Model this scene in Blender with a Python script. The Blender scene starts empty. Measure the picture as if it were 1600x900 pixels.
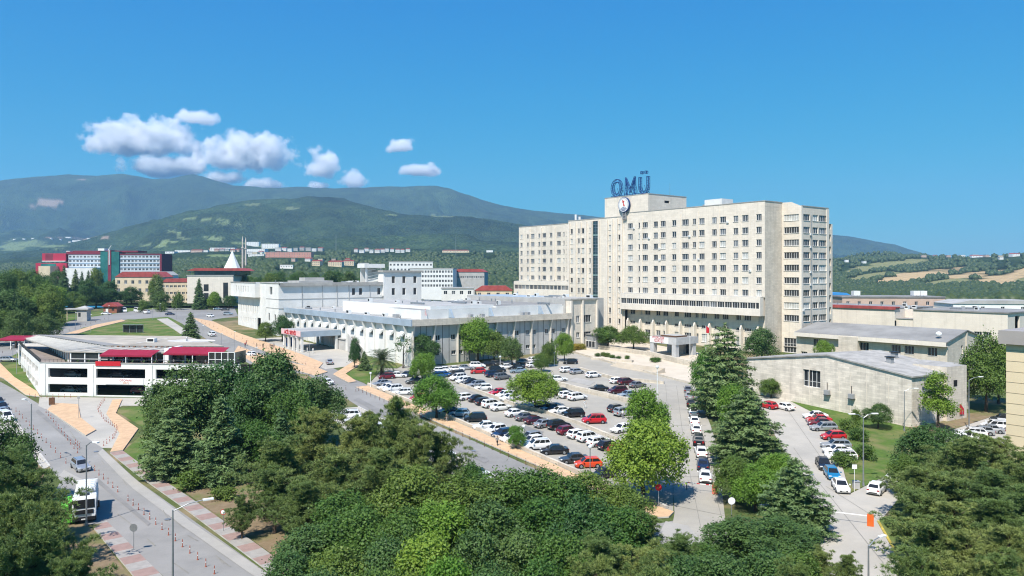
import bpy, bmesh, math, random
import numpy as np
from mathutils import Vector, Matrix, Euler
R = math.radians
PI = math.pi
random.seed(11)
rng = np.random.default_rng(11)
sc = bpy.context.scene
COL = sc.collection

# ---------------------------------------------------------------- camera model (used to read places off the site)
F, CX, HY, CAMZ = 1180.0, 800.0, 427.0, 29.0      # focal length in photo pixels, principal column, horizon row, eye height
KN = [(-400, 0.0), (108, 0.0), (345, 8.3), (440, 9.6), (2000, 9.6)]
def G(Y):
    for (a, za), (b, zb) in zip(KN, KN[1:]):
        if Y <= b: return za + (zb - za) * (Y - a) / (b - a)
    return KN[-1][1]
def slope(Y):
    return (G(Y + 1) - G(Y - 1)) / 2
def P(px, py, h=0.0):
    """ground point (plus height h) seen at a photo pixel"""
    k = (py - HY) / F
    lo, hi = 20.0, 900.0
    for _ in range(50):
        m = (lo + hi) / 2
        if CAMZ - k * m > G(m) + h: lo = m
        else: hi = m
    Y = (lo + hi) / 2
    return Vector(((px - CX) / F * Y, Y, G(Y)))
def XA(px, Y): return (px - CX) / F * Y
def ZA(py, Y): return CAMZ + (HY - py) / F * Y

# ---------------------------------------------------------------- tags
def tag(o, label=None, cat=None, group=None, kind=None):
    if label: o['label'] = label
    if cat: o['category'] = cat
    if group: o['group'] = group
    if kind: o['kind'] = kind
    return o
def empty(name, loc=(0, 0, 0), rz=0.0, label=None, cat=None, group=None):
    o = bpy.data.objects.new(name, None); COL.objects.link(o)
    o.location = loc; o.rotation_euler = (0, 0, rz); o.empty_display_size = 0.3
    return tag(o, label, cat, group)
def link(name, me, parent=None, loc=None, rz=None):
    o = bpy.data.objects.new(name, me); COL.objects.link(o)
    if parent: o.parent = parent
    if loc is not None: o.location = loc
    if rz is not None: o.rotation_euler = (0, 0, rz)
    return o
def copy_tree(o, parent=None):
    c = o.copy(); COL.objects.link(c)
    if parent: c.parent = parent
    for ch in list(KIDS.get(o.name, [])):
        copy_tree(ch, c)
    return c
KIDS = {}
def freeze(o):
    """remember the children of a prototype so copies are cheap"""
    st = [o]
    while st:
        a = st.pop(); KIDS[a.name] = list(a.children); st += list(a.children)

# ---------------------------------------------------------------- materials
MATS = {}
def mat(name, col, rough=0.8, var=0.12, scale=1.0, bump=0.0, bscale=None, metal=0.0, spec=0.3, col2=None, objrand=0.0, coat=0.0, detail=5.0, coords='Object'):
    if name in MATS: return MATS[name]
    m = bpy.data.materials.new(name); m.use_nodes = True; MATS[name] = m
    nt = m.node_tree; N = nt.nodes; L = nt.links
    b = N['Principled BSDF']
    b.inputs['Roughness'].default_value = rough; b.inputs['Metallic'].default_value = metal
    b.inputs['Specular IOR Level'].default_value = spec
    b.inputs['Coat Weight'].default_value = coat; b.inputs['Coat Roughness'].default_value = 0.08
    b.inputs['Base Color'].default_value = (*col, 1)
    if var or bump:
        tc = N.new('ShaderNodeTexCoord'); nz = N.new('ShaderNodeTexNoise')
        L.new(tc.outputs[coords], nz.inputs['Vector'])
        nz.inputs['Scale'].default_value = scale; nz.inputs['Detail'].default_value = detail; nz.inputs['Roughness'].default_value = 0.62
        if var:
            r = N.new('ShaderNodeValToRGB')
            c2 = col2 or tuple(max(0, c * (1 - 2 * var)) for c in col)
            c1 = col if col2 else tuple(min(1, c * (1 + var)) for c in col)
            r.color_ramp.elements[0].position = 0.3; r.color_ramp.elements[1].position = 0.7
            r.color_ramp.elements[0].color = (*c2, 1); r.color_ramp.elements[1].color = (*c1, 1)
            L.new(nz.outputs['Fac'], r.inputs['Fac'])
            src = r.outputs['Color']
            if objrand:
                oi = N.new('ShaderNodeObjectInfo'); hs = N.new('ShaderNodeHueSaturation')
                mp = N.new('ShaderNodeMapRange'); mp.inputs['To Min'].default_value = 1 - objrand; mp.inputs['To Max'].default_value = 1 + objrand
                L.new(oi.outputs['Random'], mp.inputs['Value']); L.new(mp.outputs['Result'], hs.inputs['Value']); L.new(src, hs.inputs['Color'])
                src = hs.outputs['Color']
            L.new(src, b.inputs['Base Color'])
        if bump:
            n2 = N.new('ShaderNodeTexNoise'); L.new(tc.outputs[coords], n2.inputs['Vector'])
            n2.inputs['Scale'].default_value = bscale or scale * 6; n2.inputs['Detail'].default_value = 4
            bp = N.new('ShaderNodeBump'); bp.inputs['Strength'].default_value = bump; bp.inputs['Distance'].default_value = 0.05
            L.new(n2.outputs['Fac'], bp.inputs['Height']); L.new(bp.outputs['Normal'], b.inputs['Normal'])
    return m

def stone(name, col, bw=1.2, bh=0.6, mortar=0.75, var=0.13, streak=0.25, nscale=0.35):
    """cladding slabs with thin joints, patchy stone and rain streaks"""
    if name in MATS: return MATS[name]
    m = bpy.data.materials.new(name); m.use_nodes = True; MATS[name] = m
    N = m.node_tree.nodes; L = m.node_tree.links; b = N['Principled BSDF']
    b.inputs['Roughness'].default_value = 0.85; b.inputs['Specular IOR Level'].default_value = 0.2
    tc = N.new('ShaderNodeTexCoord'); sx = N.new('ShaderNodeSeparateXYZ'); L.new(tc.outputs['Object'], sx.inputs[0])
    ad = N.new('ShaderNodeMath'); L.new(sx.outputs['X'], ad.inputs[0]); L.new(sx.outputs['Y'], ad.inputs[1])
    cb = N.new('ShaderNodeCombineXYZ'); L.new(ad.outputs[0], cb.inputs['X']); L.new(sx.outputs['Z'], cb.inputs['Y'])
    br = N.new('ShaderNodeTexBrick'); L.new(cb.outputs[0], br.inputs['Vector'])
    br.inputs['Scale'].default_value = 1.0; br.inputs['Brick Width'].default_value = bw; br.inputs['Row Height'].default_value = bh
    br.inputs['Mortar Size'].default_value = 0.02; br.inputs['Bias'].default_value = 0.0
    br.inputs['Color1'].default_value = (*[c * (1 + var * .6) for c in col], 1); br.inputs['Color2'].default_value = (*[c * (1 - var * .8) for c in col], 1)
    br.inputs['Mortar'].default_value = (*[c * mortar for c in col], 1)
    nz = N.new('ShaderNodeTexNoise'); L.new(tc.outputs['Object'], nz.inputs['Vector']); nz.inputs['Scale'].default_value = nscale; nz.inputs['Detail'].default_value = 6
    mp = N.new('ShaderNodeMapRange'); mp.inputs['From Min'].default_value = .3; mp.inputs['From Max'].default_value = .7
    mp.inputs['To Min'].default_value = 1 - var * 1.2; mp.inputs['To Max'].default_value = 1 + var * .7
    L.new(nz.outputs['Fac'], mp.inputs['Value'])
    mx = N.new('ShaderNodeMix'); mx.data_type = 'RGBA'; mx.blend_type = 'MULTIPLY'; mx.inputs['Factor'].default_value = 1
    L.new(br.outputs['Color'], mx.inputs['A']); L.new(mp.outputs['Result'], mx.inputs['B'])
    # vertical streaks
    mv = N.new('ShaderNodeMapping'); mv.inputs['Scale'].default_value = (1.1, 1.1, 0.05); L.new(tc.outputs['Object'], mv.inputs['Vector'])
    n2 = N.new('ShaderNodeTexNoise'); L.new(mv.outputs[0], n2.inputs['Vector']); n2.inputs['Scale'].default_value = 1.3; n2.inputs['Detail'].default_value = 4
    m2 = N.new('ShaderNodeMapRange'); m2.inputs['From Min'].default_value = .52; m2.inputs['From Max'].default_value = .75
    m2.inputs['To Min'].default_value = 1; m2.inputs['To Max'].default_value = 1 - streak; L.new(n2.outputs['Fac'], m2.inputs['Value'])
    my = N.new('ShaderNodeMix'); my.data_type = 'RGBA'; my.blend_type = 'MULTIPLY'; my.inputs['Factor'].default_value = 1
    L.new(mx.outputs['Result'], my.inputs['A']); L.new(m2.outputs['Result'], my.inputs['B'])
    L.new(my.outputs['Result'], b.inputs['Base Color'])
    return m

def leafmat(name, c1, c2, trans=0.3, scale=0.7, rand=0.12):
    if name in MATS: return MATS[name]
    m = bpy.data.materials.new(name); m.use_nodes = True; MATS[name] = m
    N = m.node_tree.nodes; L = m.node_tree.links
    for n in list(N): N.remove(n)
    out = N.new('ShaderNodeOutputMaterial')
    tc = N.new('ShaderNodeTexCoord'); nz = N.new('ShaderNodeTexNoise'); L.new(tc.outputs['Object'], nz.inputs['Vector'])
    nz.inputs['Scale'].default_value = scale; nz.inputs['Detail'].default_value = 8; nz.inputs['Roughness'].default_value = .75
    r = N.new('ShaderNodeValToRGB'); r.color_ramp.elements[0].position = .33; r.color_ramp.elements[1].position = .68
    r.color_ramp.elements[0].color = (*c2, 1); r.color_ramp.elements[1].color = (*c1, 1); L.new(nz.outputs['Fac'], r.inputs['Fac'])
    oi = N.new('ShaderNodeObjectInfo'); hs = N.new('ShaderNodeHueSaturation')
    a = N.new('ShaderNodeMapRange'); a.inputs['To Min'].default_value = 1 - rand * 1.4; a.inputs['To Max'].default_value = 1 + rand * 1.4
    L.new(oi.outputs['Random'], a.inputs['Value']); L.new(a.outputs['Result'], hs.inputs['Value'])
    h = N.new('ShaderNodeMath'); h.operation = 'MULTIPLY_ADD'; h.inputs[1].default_value = -.05 * rand / .12; h.inputs[2].default_value = .525
    L.new(oi.outputs['Random'], h.inputs[0]); L.new(h.outputs[0], hs.inputs['Hue'])
    L.new(r.outputs['Color'], hs.inputs['Color'])
    d = N.new('ShaderNodeBsdfPrincipled'); d.inputs['Roughness'].default_value = .55; d.inputs['Specular IOR Level'].default_value = .35
    t = N.new('ShaderNodeBsdfTranslucent'); mx = N.new('ShaderNodeMixShader'); mx.inputs[0].default_value = trans
    L.new(hs.outputs['Color'], d.inputs['Base Color']); L.new(hs.outputs['Color'], t.inputs['Color'])
    L.new(d.outputs[0], mx.inputs[1]); L.new(t.outputs[0], mx.inputs[2]); L.new(mx.outputs[0], out.inputs['Surface'])
    return m

# ---------------------------------------------------------------- mesh builder
class MB:
    def __init__(s): s.v = []; s.f = []; s.m = []
    def face(s, pts, m=0):
        n = len(s.v); s.v += [tuple(p) for p in pts]; s.f.append(tuple(range(n, n + len(pts)))); s.m.append(m)
    def box(s, x0, x1, y0, y1, z0, z1, m=0, top=None):
        n = len(s.v)
        s.v += [(x0, y0, z0), (x1, y0, z0), (x1, y1, z0), (x0, y1, z0), (x0, y0, z1), (x1, y0, z1), (x1, y1, z1), (x0, y1, z1)]
        for q, mm in (((0, 3, 2, 1), m), ((4, 5, 6, 7), m if top is None else top), ((0, 1, 5, 4), m), ((1, 2, 6, 5), m), ((2, 3, 7, 6), m), ((3, 0, 4, 7), m)):
            s.f.append(tuple(n + i for i in q)); s.m.append(mm)
    def prism(s, poly, z0, z1, m=0, top=None, bottom=True):
        """poly: ccw list of (x,y); z1 may be a list per vertex"""
        k = len(poly); n = len(s.v)
        zt = z1 if isinstance(z1, (list, tuple)) else [z1] * k
        zb = z0 if isinstance(z0, (list, tuple)) else [z0] * k
        s.v += [(p[0], p[1], zb[i]) for i, p in enumerate(poly)] + [(p[0], p[1], zt[i]) for i, p in enumerate(poly)]
        for i in range(k):
            j = (i + 1) % k
            s.f.append((n + i, n + j, n + k + j, n + k + i)); s.m.append(m)
        s.f.append(tuple(n + k + i for i in range(k))); s.m.append(m if top is None else top)
        if bottom: s.f.append(tuple(n + i for i in reversed(range(k)))); s.m.append(m)
    def profile(s, pts, axis, a, b, m=0):
        """closed 2D profile extruded along an axis; axis 'y': pts are (x,z); axis 'x': pts are (y,z)"""
        k = len(pts); n = len(s.v)
        for c in (a, b):
            s.v += [((p[0], c, p[1]) if axis == 'y' else (c, p[0], p[1])) for p in pts]
        for i in range(k):
            j = (i + 1) % k; s.f.append((n + i, n + j, n + k + j, n + k + i)); s.m.append(m)
        s.f.append(tuple(n + i for i in reversed(range(k)))); s.m.append(m)
        s.f.append(tuple(n + k + i for i in range(k))); s.m.append(m)
    def tube(s, p0, p1, r0, r1=None, n=6, m=0, caps=True):
        r1 = r0 if r1 is None else r1
        p0 = Vector(p0); p1 = Vector(p1); d = (p1 - p0)
        if d.length < 1e-6: return
        d.normalize(); u = d.orthogonal().normalized(); w = d.cross(u)
        b = len(s.v)
        for p, r in ((p0, r0), (p1, r1)):
            for i in range(n):
                a = 2 * PI * i / n; s.v.append(tuple(p + r * (math.cos(a) * u + math.sin(a) * w)))
        for i in range(n):
            j = (i + 1) % n; s.f.append((b + i, b + j, b + n + j, b + n + i)); s.m.append(m)
        if caps:
            s.f.append(tuple(b + i for i in reversed(range(n)))); s.m.append(m)
            s.f.append(tuple(b + n + i for i in range(n))); s.m.append(m)
    def path(s, pts, rs, n=6, m=0):
        for i in range(len(pts) - 1): s.tube(pts[i], pts[i + 1], rs[i], rs[i + 1], n, m, caps=(i in (0, len(pts) - 2)))
    def ball(s, c, r, m=0, nu=8, nv=6, sz=1.0):
        b = len(s.v); c = Vector(c)
        for j in range(nv + 1):
            t = PI * j / nv
            for i in range(nu):
                a = 2 * PI * i / nu
                s.v.append((c.x + r * math.sin(t) * math.cos(a), c.y + r * math.sin(t) * math.sin(a), c.z + r * sz * math.cos(t)))
        for j in range(nv):
            for i in range(nu):
                k = (i + 1) % nu
                s.f.append((b + j * nu + i, b + (j + 1) * nu + i, b + (j + 1) * nu + k, b + j * nu + k)); s.m.append(m)
    def wall(s, kind, c, u0, u1, v0, v1, holes=(), depth=0.25, m=0, mr=None):
        """F: plane y=c facing -y (u along x); K: plane y=c facing +y; R: plane x=c facing +x (u along y); Lf: plane x=c facing -x. holes (ua,ub,va,vb) are real openings with reveals"""
        mr = m if mr is None else mr
        def T(u, v, d):
            return {'F': (u, c + d, v), 'K': (u, c - d, v), 'R': (c - d, u, v), 'L': (c + d, u, v)}[kind]
        flip = kind in ('K', 'L')
        def Q(pts, mm): s.face(list(reversed(pts)) if flip else pts, mm)
        holes = [h for h in holes if h[0] > u0 - 1e-6 and h[1] < u1 + 1e-6]
        us = sorted({u0, u1, *[h[0] for h in holes], *[h[1] for h in holes]})
        vs = sorted({v0, v1, *[h[2] for h in holes], *[h[3] for h in holes]})
        vs = [v for v in vs if v0 - 1e-6 <= v <= v1 + 1e-6]
        for i in range(len(us) - 1):
            uc = (us[i] + us[i + 1]) / 2
            col = [h for h in holes if h[0] < uc < h[1]]
            st = None
            for j in range(len(vs) - 1):
                vc = (vs[j] + vs[j + 1]) / 2
                inside = any(h[2] < vc < h[3] for h in col)
                if not inside and st is None: st = vs[j]
                if inside and st is not None:
                    Q([T(us[i], st, 0), T(us[i + 1], st, 0), T(us[i + 1], vs[j], 0), T(us[i], vs[j], 0)], m); st = None
            if st is not None: Q([T(us[i], st, 0), T(us[i + 1], st, 0), T(us[i + 1], v1, 0), T(us[i], v1, 0)], m)
        for (a, b, p, q) in holes:
            q = min(q, v1); p = max(p, v0)
            Q([T(a, p, 0), T(b, p, 0), T(b, p, depth), T(a, p, depth)], mr)
            Q([T(a, q, depth), T(b, q, depth), T(b, q, 0), T(a, q, 0)], mr)
            Q([T(a, p, depth), T(a, q, depth), T(a, q, 0), T(a, p, 0)], mr)
            Q([T(b, p, 0), T(b, q, 0), T(b, q, depth), T(b, p, depth)], mr)
    def mesh(s, name, mats, smooth=False):
        me = bpy.data.meshes.new(name)
        me.from_pydata(s.v, [], s.f)
        for m in (mats if isinstance(mats, (list, tuple)) else [mats]): me.materials.append(m)
        if any(s.m): me.polygons.foreach_set('material_index', s.m)
        if smooth: me.polygons.foreach_set('use_smooth', [True] * len(s.f))
        me.update(); return me
    def build(s, name, mats, parent=None, loc=None, rz=None, smooth=False):
        return link(name, s.mesh(name, mats, smooth), parent, loc, rz)

def qmesh(name, V, Fq, mats, mi=None, smooth=False):
    """mesh from numpy arrays; Fq is (n,k)"""
    V = np.asarray(V, np.float32); Fq = np.asarray(Fq, np.int32); n, k = Fq.shape
    me = bpy.data.meshes.new(name); me.vertices.add(len(V)); me.vertices.foreach_set('co', V.ravel())
    me.loops.add(n * k); me.loops.foreach_set('vertex_index', Fq.ravel())
    me.polygons.add(n); me.polygons.foreach_set('loop_start', np.arange(0, n * k, k, dtype=np.int32))
    for m in (mats if isinstance(mats, (list, tuple)) else [mats]): me.materials.append(m)
    if mi is not None: me.polygons.foreach_set('material_index', np.asarray(mi, np.int32))
    if smooth: me.polygons.foreach_set('use_smooth', np.ones(n, bool))
    me.update(calc_edges=True); me.validate(); return me

def text_mesh(name, s, size, ex, m, align='CENTER'):
    c = bpy.data.curves.new(name + '_c', 'FONT'); c.body = s; c.size = size; c.extrude = ex; c.align_x = align; c.align_y = 'CENTER'; c.resolution_u = 3
    o = bpy.data.objects.new(name + '_t', c); COL.objects.link(o)
    dg = bpy.context.evaluated_depsgraph_get()
    me = bpy.data.meshes.new_from_object(o.evaluated_get(dg)); me.name = name
    bpy.data.objects.remove(o); me.materials.clear(); me.materials.append(m); return me

# ---------------------------------------------------------------- palette
TRAV = stone('travertine_cladding', (.72, .645, .545), 1.3, .65, .88, .08, .14, .16)
TRAVW = stone('travertine_pale', (.745, .675, .585), 1.5, .8, .91, .05, .12, .12)
TRAVD2 = stone('travertine_rough', (.69, .625, .535), 1.7, .42, .80, .17, .20, .5)
TRAVD = stone('travertine_weathered', (.65, .58, .485), 1.1, .45, .82, .11, .18, .3)
WHITE = mat('white_render', (.74, .73, .70), .8, .07, .25, .05)
WHITE2 = mat('white_panel', (.78, .78, .76), .7, .04, .3)
GREYW = mat('grey_render', (.44, .43, .41), .85, .10, .3, .05)
CREAM = mat('cream_render', (.66, .55, .39), .8, .08, .3)
ROOFG = mat('grey_roof_felt', (.27, .265, .255), .85, .16, .12, .1, 3)
ROOFL = mat('pale_roof_felt', (.40, .395, .38), .8, .12, .12, .1, 3)
BLUEG = mat('bluegrey_fascia', (.33, .40, .47), .5, .08, .4)
CONC = mat('concrete', (.40, .385, .355), .9, .14, .35, .12, 4)
DARK = mat('interior_shade', (.012, .012, .013), .9, 0)  # near-black base colour stands in for the shade inside openings and recesses
BLACKM = mat('black_metal', (.02, .02, .022), .45, 0)
STEEL = mat('galvanised_steel', (.34, .36, .38), .45, .1, 2, metal=.6)
GREYM = mat('grey_paint', (.30, .31, .32), .5, .05, 2)
WFRAME = mat('white_frame', (.80, .80, .79), .5, 0)
GLASS = mat('window_glass', (.035, .04, .045), .08, .25, .35, spec=.6)
GLASS2 = mat('window_glass_blind', (.16, .17, .18), .12, .3, .4, spec=.6)
GLASS3 = mat('window_curtain', (.50, .50, .47), .25, .2, .6, spec=.5)
GLASSB = mat('tinted_glass', (.02, .055, .065), .07, .3, .5, spec=.7)
REDR = mat('red_roof_tiles', (.36, .075, .07), .75, .15, .3)
REDP = mat('red_paint', (.50, .02, .03), .5, .05, 1)
MAROON = mat('maroon_panel', (.20, .035, .06), .6, .08, .3)
REDAWN = mat('red_awning', (.27, .014, .04), .7, .08, .6)
ORANGE = mat('orange_paving', (.57, .385, .235), .85, .10, .9, .08, 6)
BRICK = mat('brick_wall', (.30, .12, .075), .9, .15, 1.2)
PINKW = mat('pink_render', (.55, .41, .33), .85, .08, .3)
BARK = mat('bark', (.085, .062, .045), .95, .2, 3, .4, 9)
BARKG = mat('grey_bark', (.16, .14, .12), .95, .2, 3, .4, 9)
WOODB = mat('brown_timber', (.13, .065, .035), .8, .15, 2)
BLUEP = mat('blue_paint', (.03, .12, .38), .45, .1, 1.5)
BLUED = mat('navy_paint', (.012, .045, .17), .45, .1, 1.5)
RUBBER = mat('tyre_rubber', (.015, .015, .016), .85, 0)
CARGL = mat('car_glass', (.018, .02, .022), .06, 0, spec=.6)
LAMPW = mat('lamp_lens', (.75, .77, .78), .15, 0, spec=.6)
TAILR = mat('tail_light', (.30, .012, .012), .2, 0, spec=.6)
PLATE = mat('number_plate', (.75, .75, .72), .5, 0)
SOLAR = mat('awning_grey', (.42, .385, .34), .7, .12, .5)

def ground_mat(name, c1, c2, s1, c3, s2, thr=(.45, .6), bump=.25, bs=3.0, rough=.95):
    m = bpy.data.materials.new(name); m.use_nodes = True; MATS[name] = m
    N = m.node_tree.nodes; L = m.node_tree.links; b = N['Principled BSDF']; b.inputs['Roughness'].default_value = rough; b.inputs['Specular IOR Level'].default_value = .15
    g = N.new('ShaderNodeNewGeometry')
    def noise(sc_, det=6, ro=.6):
        n = N.new('ShaderNodeTexNoise'); n.inputs['Scale'].default_value = sc_; n.inputs['Detail'].default_value = det; n.inputs['Roughness'].default_value = ro
        L.new(g.outputs['Position'], n.inputs['Vector']); return n
    def ramp(fac, a, bb, p0, p1):
        r = N.new('ShaderNodeValToRGB'); r.color_ramp.elements[0].position = p0; r.color_ramp.elements[1].position = p1
        r.color_ramp.elements[0].color = a; r.color_ramp.elements[1].color = bb; L.new(fac, r.inputs['Fac']); return r
    r1 = ramp(noise(s1, 8, .7).outputs['Fac'], (*c2, 1), (*c1, 1), .32, .68)
    r2 = ramp(noise(s2).outputs['Fac'], (0, 0, 0, 1), (1, 1, 1, 1), *thr)
    mx = N.new('ShaderNodeMix'); mx.data_type = 'RGBA'; L.new(r2.outputs['Color'], mx.inputs['Factor']); L.new(r1.outputs['Color'], mx.inputs['A'])
    mx.inputs['B'].default_value = (*c3, 1); L.new(mx.outputs['Result'], b.inputs['Base Color'])
    bp = N.new('ShaderNodeBump'); bp.inputs['Strength'].default_value = bump; bp.inputs['Distance'].default_value = .1
    L.new(noise(bs, 5).outputs['Fac'], bp.inputs['Height']); L.new(bp.outputs['Normal'], b.inputs['Normal'])
    return m
GRASS = ground_mat('lawn_grass', (.105, .165, .032), (.055, .105, .022), 1.6, (.20, .18, .08), .16, (.45, .68))
ROUGHG = ground_mat('rough_ground', (.10, .125, .04), (.06, .085, .028), .8, (.24, .185, .11), .07, (.48, .66))
SOIL = ground_mat('bare_soil', (.25, .19, .12), (.17, .125, .075), .9, (.13, .145, .05), .15, (.5, .68))
ASPH = ground_mat('asphalt', (.25, .243, .23), (.205, .20, .19), .35, (.30, .29, .275), .05, (.4, .75), .1, 8, .9)
ASPHD = ground_mat('asphalt_dark', (.27, .262, .248), (.225, .22, .21), .4, (.31, .30, .285), .06, (.45, .7), .1, 8, .9)
LOT = ground_mat('car_park_surface', (.385, .36, .31), (.32, .30, .262), .28, (.285, .27, .24), .055, (.45, .68), .1, 7, .92)
CONCG = ground_mat('concrete_paving', (.45, .42, .37), (.37, .35, .31), .22, (.32, .305, .275), .06, (.5, .75), .1, 7, .92)
PLAZA = ground_mat('stone_plaza', (.58, .51, .415), (.50, .435, .345), .3, (.44, .38, .30), .09, (.5, .72), .1, 7, .9)
KERB = mat('kerb_concrete', (.50, .475, .43), .9, .12, .8)

def stripes_mat(name, a, b_, w, ang):
    m = bpy.data.materials.new(name); m.use_nodes = True
    N = m.node_tree.nodes; L = m.node_tree.links; b = N['Principled BSDF']; b.inputs['Roughness'].default_value = .9
    g = N.new('ShaderNodeNewGeometry'); d = N.new('ShaderNodeVectorMath'); d.operation = 'DOT_PRODUCT'
    L.new(g.outputs['Position'], d.inputs[0]); d.inputs[1].default_value = (math.cos(ang) / w, math.sin(ang) / w, 0)
    fr = N.new('ShaderNodeMath'); fr.operation = 'FRACT'; L.new(d.outputs['Value'], fr.inputs[0])
    gt = N.new('ShaderNodeMath'); gt.operation = 'GREATER_THAN'; gt.inputs[1].default_value = .5; L.new(fr.outputs[0], gt.inputs[0])
    nz = N.new('ShaderNodeTexNoise'); nz.inputs['Scale'].default_value = 1.5; nz.inputs['Detail'].default_value = 6; L.new(g.outputs['Position'], nz.inputs['Vector'])
    mx = N.new('ShaderNodeMix'); mx.data_type = 'RGBA'; L.new(gt.outputs[0], mx.inputs['Factor']); mx.inputs['A'].default_value = (*a, 1); mx.inputs['B'].default_value = (*b_, 1)
    m2 = N.new('ShaderNodeMix'); m2.data_type = 'RGBA'; m2.blend_type = 'MULTIPLY'; m2.inputs['Factor'].default_value = 1
    mp = N.new('ShaderNodeMapRange'); mp.inputs['To Min'].default_value = .7; mp.inputs['To Max'].default_value = 1.25; L.new(nz.outputs['Fac'], mp.inputs['Value'])
    L.new(mx.outputs['Result'], m2.inputs['A']); L.new(mp.outputs['Result'], m2.inputs['B']); L.new(m2.outputs['Result'], b.inputs['Base Color'])
    return m
# ---------------------------------------------------------------- camera, sun, sky
cam = bpy.data.cameras.new('camera'); co = bpy.data.objects.new('camera', cam); COL.objects.link(co); sc.camera = co
cam.sensor_width = 36; cam.lens = 36 * F / 1600; cam.shift_y = -(450 - HY) / 1600; cam.clip_start = 1; cam.clip_end = 60000
co.location = (0, 0, CAMZ); co.rotation_euler = (R(90), 0, 0)
SUN_EL = R(55); SD = Vector((-.42, -.91)).normalized()
sd = Vector((SD.x * math.cos(SUN_EL), SD.y * math.cos(SUN_EL), math.sin(SUN_EL)))
sl = bpy.data.lights.new('sun', 'SUN'); sl.energy = 5.0; sl.angle = R(.53); sl.color = (1, .935, .855)
so = bpy.data.objects.new('sun', sl); COL.objects.link(so); so.rotation_euler = sd.to_track_quat('Z', 'Y').to_euler(); so.location = (-80, -60, 200)
w = bpy.data.worlds.new('World'); sc.world = w; w.use_nodes = True
nt = w.node_tree; bg = nt.nodes['Background']; sky = nt.nodes.new('ShaderNodeTexSky'); sky.sky_type = 'NISHITA'; sky.sun_disc = False
sky.sun_elevation = SUN_EL; sky.sun_rotation = math.atan2(SD.x, SD.y); sky.altitude = 150; sky.air_density = 1.25; sky.dust_density = .35; sky.ozone_density = 4.5
tn = nt.nodes.new('ShaderNodeMix'); tn.data_type = 'RGBA'; tn.blend_type = 'MULTIPLY'; tn.inputs['Factor'].default_value = 1; tn.inputs['B'].default_value = (.043, .096, .124, 1)
nt.links.new(sky.outputs[0], tn.inputs['A']); gm = nt.nodes.new('ShaderNodeGamma'); gm.inputs['Gamma'].default_value = 1.5; nt.links.new(tn.outputs['Result'], gm.inputs['Color'])
t2 = nt.nodes.new('ShaderNodeMix'); t2.data_type = 'RGBA'; t2.blend_type = 'MULTIPLY'; t2.inputs['Factor'].default_value = 1; t2.inputs['B'].default_value = (11, 11, 11, 1); nt.links.new(gm.outputs[0], t2.inputs['A']); sr_ = nt.nodes.new('ShaderNodeSeparateColor'); cr_ = nt.nodes.new('ShaderNodeCombineColor'); nt.links.new(t2.outputs['Result'], sr_.inputs[0])
for ch_, a_, p_ in (('Red', .50, 1.685), ('Green', 1.40, .53), ('Blue', 3.75, .12)):
    q_ = nt.nodes.new('ShaderNodeMath'); q_.operation = 'POWER'; q_.inputs[1].default_value = p_; u_ = nt.nodes.new('ShaderNodeMath'); u_.operation = 'MULTIPLY'; u_.inputs[1].default_value = a_
    nt.links.new(sr_.outputs[ch_], q_.inputs[0]); nt.links.new(q_.outputs[0], u_.inputs[0]); nt.links.new(u_.outputs[0], cr_.inputs[ch_])
nt.links.new(cr_.outputs[0], bg.inputs[0]); bg.inputs[1].default_value = .102
vs = sc.view_settings; sc.display_settings.display_device = 'sRGB'; vs.view_transform = 'Standard'; vs.look = 'None'; vs.gamma = 1; vs.exposure = .55; vs.use_curve_mapping = False
cy = sc.cycles; cy.max_bounces = 10; cy.diffuse_bounces = 3; cy.glossy_bounces = 2; cy.transmission_bounces = 3; cy.transparent_max_bounces = 8; cy.volume_bounces = 8
cy.use_denoising = True; cy.filter_width = 1.15; cy.use_adaptive_sampling = True; cy.adaptive_threshold = .015; cy.sample_clamp_indirect = 6; cy.caustics_reflective = False; cy.caustics_refractive = False
try: cy.denoiser = 'OPENIMAGEDENOISE'
except Exception: pass

# ---------------------------------------------------------------- haze (real air in one closed box)
hm = bpy.data.materials.new('haze_air'); hm.use_nodes = True
for n in list(hm.node_tree.nodes):
    if n.type == 'BSDF_PRINCIPLED': hm.node_tree.nodes.remove(n)
pv = hm.node_tree.nodes.new('ShaderNodeVolumePrincipled'); pv.inputs['Color'].default_value = (.40, .69, 1, 1); pv.inputs['Density'].default_value = 7.4e-5; pv.inputs['Anisotropy'].default_value = .1
hm.node_tree.links.new(pv.outputs[0], hm.node_tree.nodes['Material Output'].inputs['Volume'])
b = MB(); b.box(-10500, 10500, -320, 9900, -40, 1160)
hz = b.build('haze', hm); tag(hz, kind='stuff')

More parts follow.
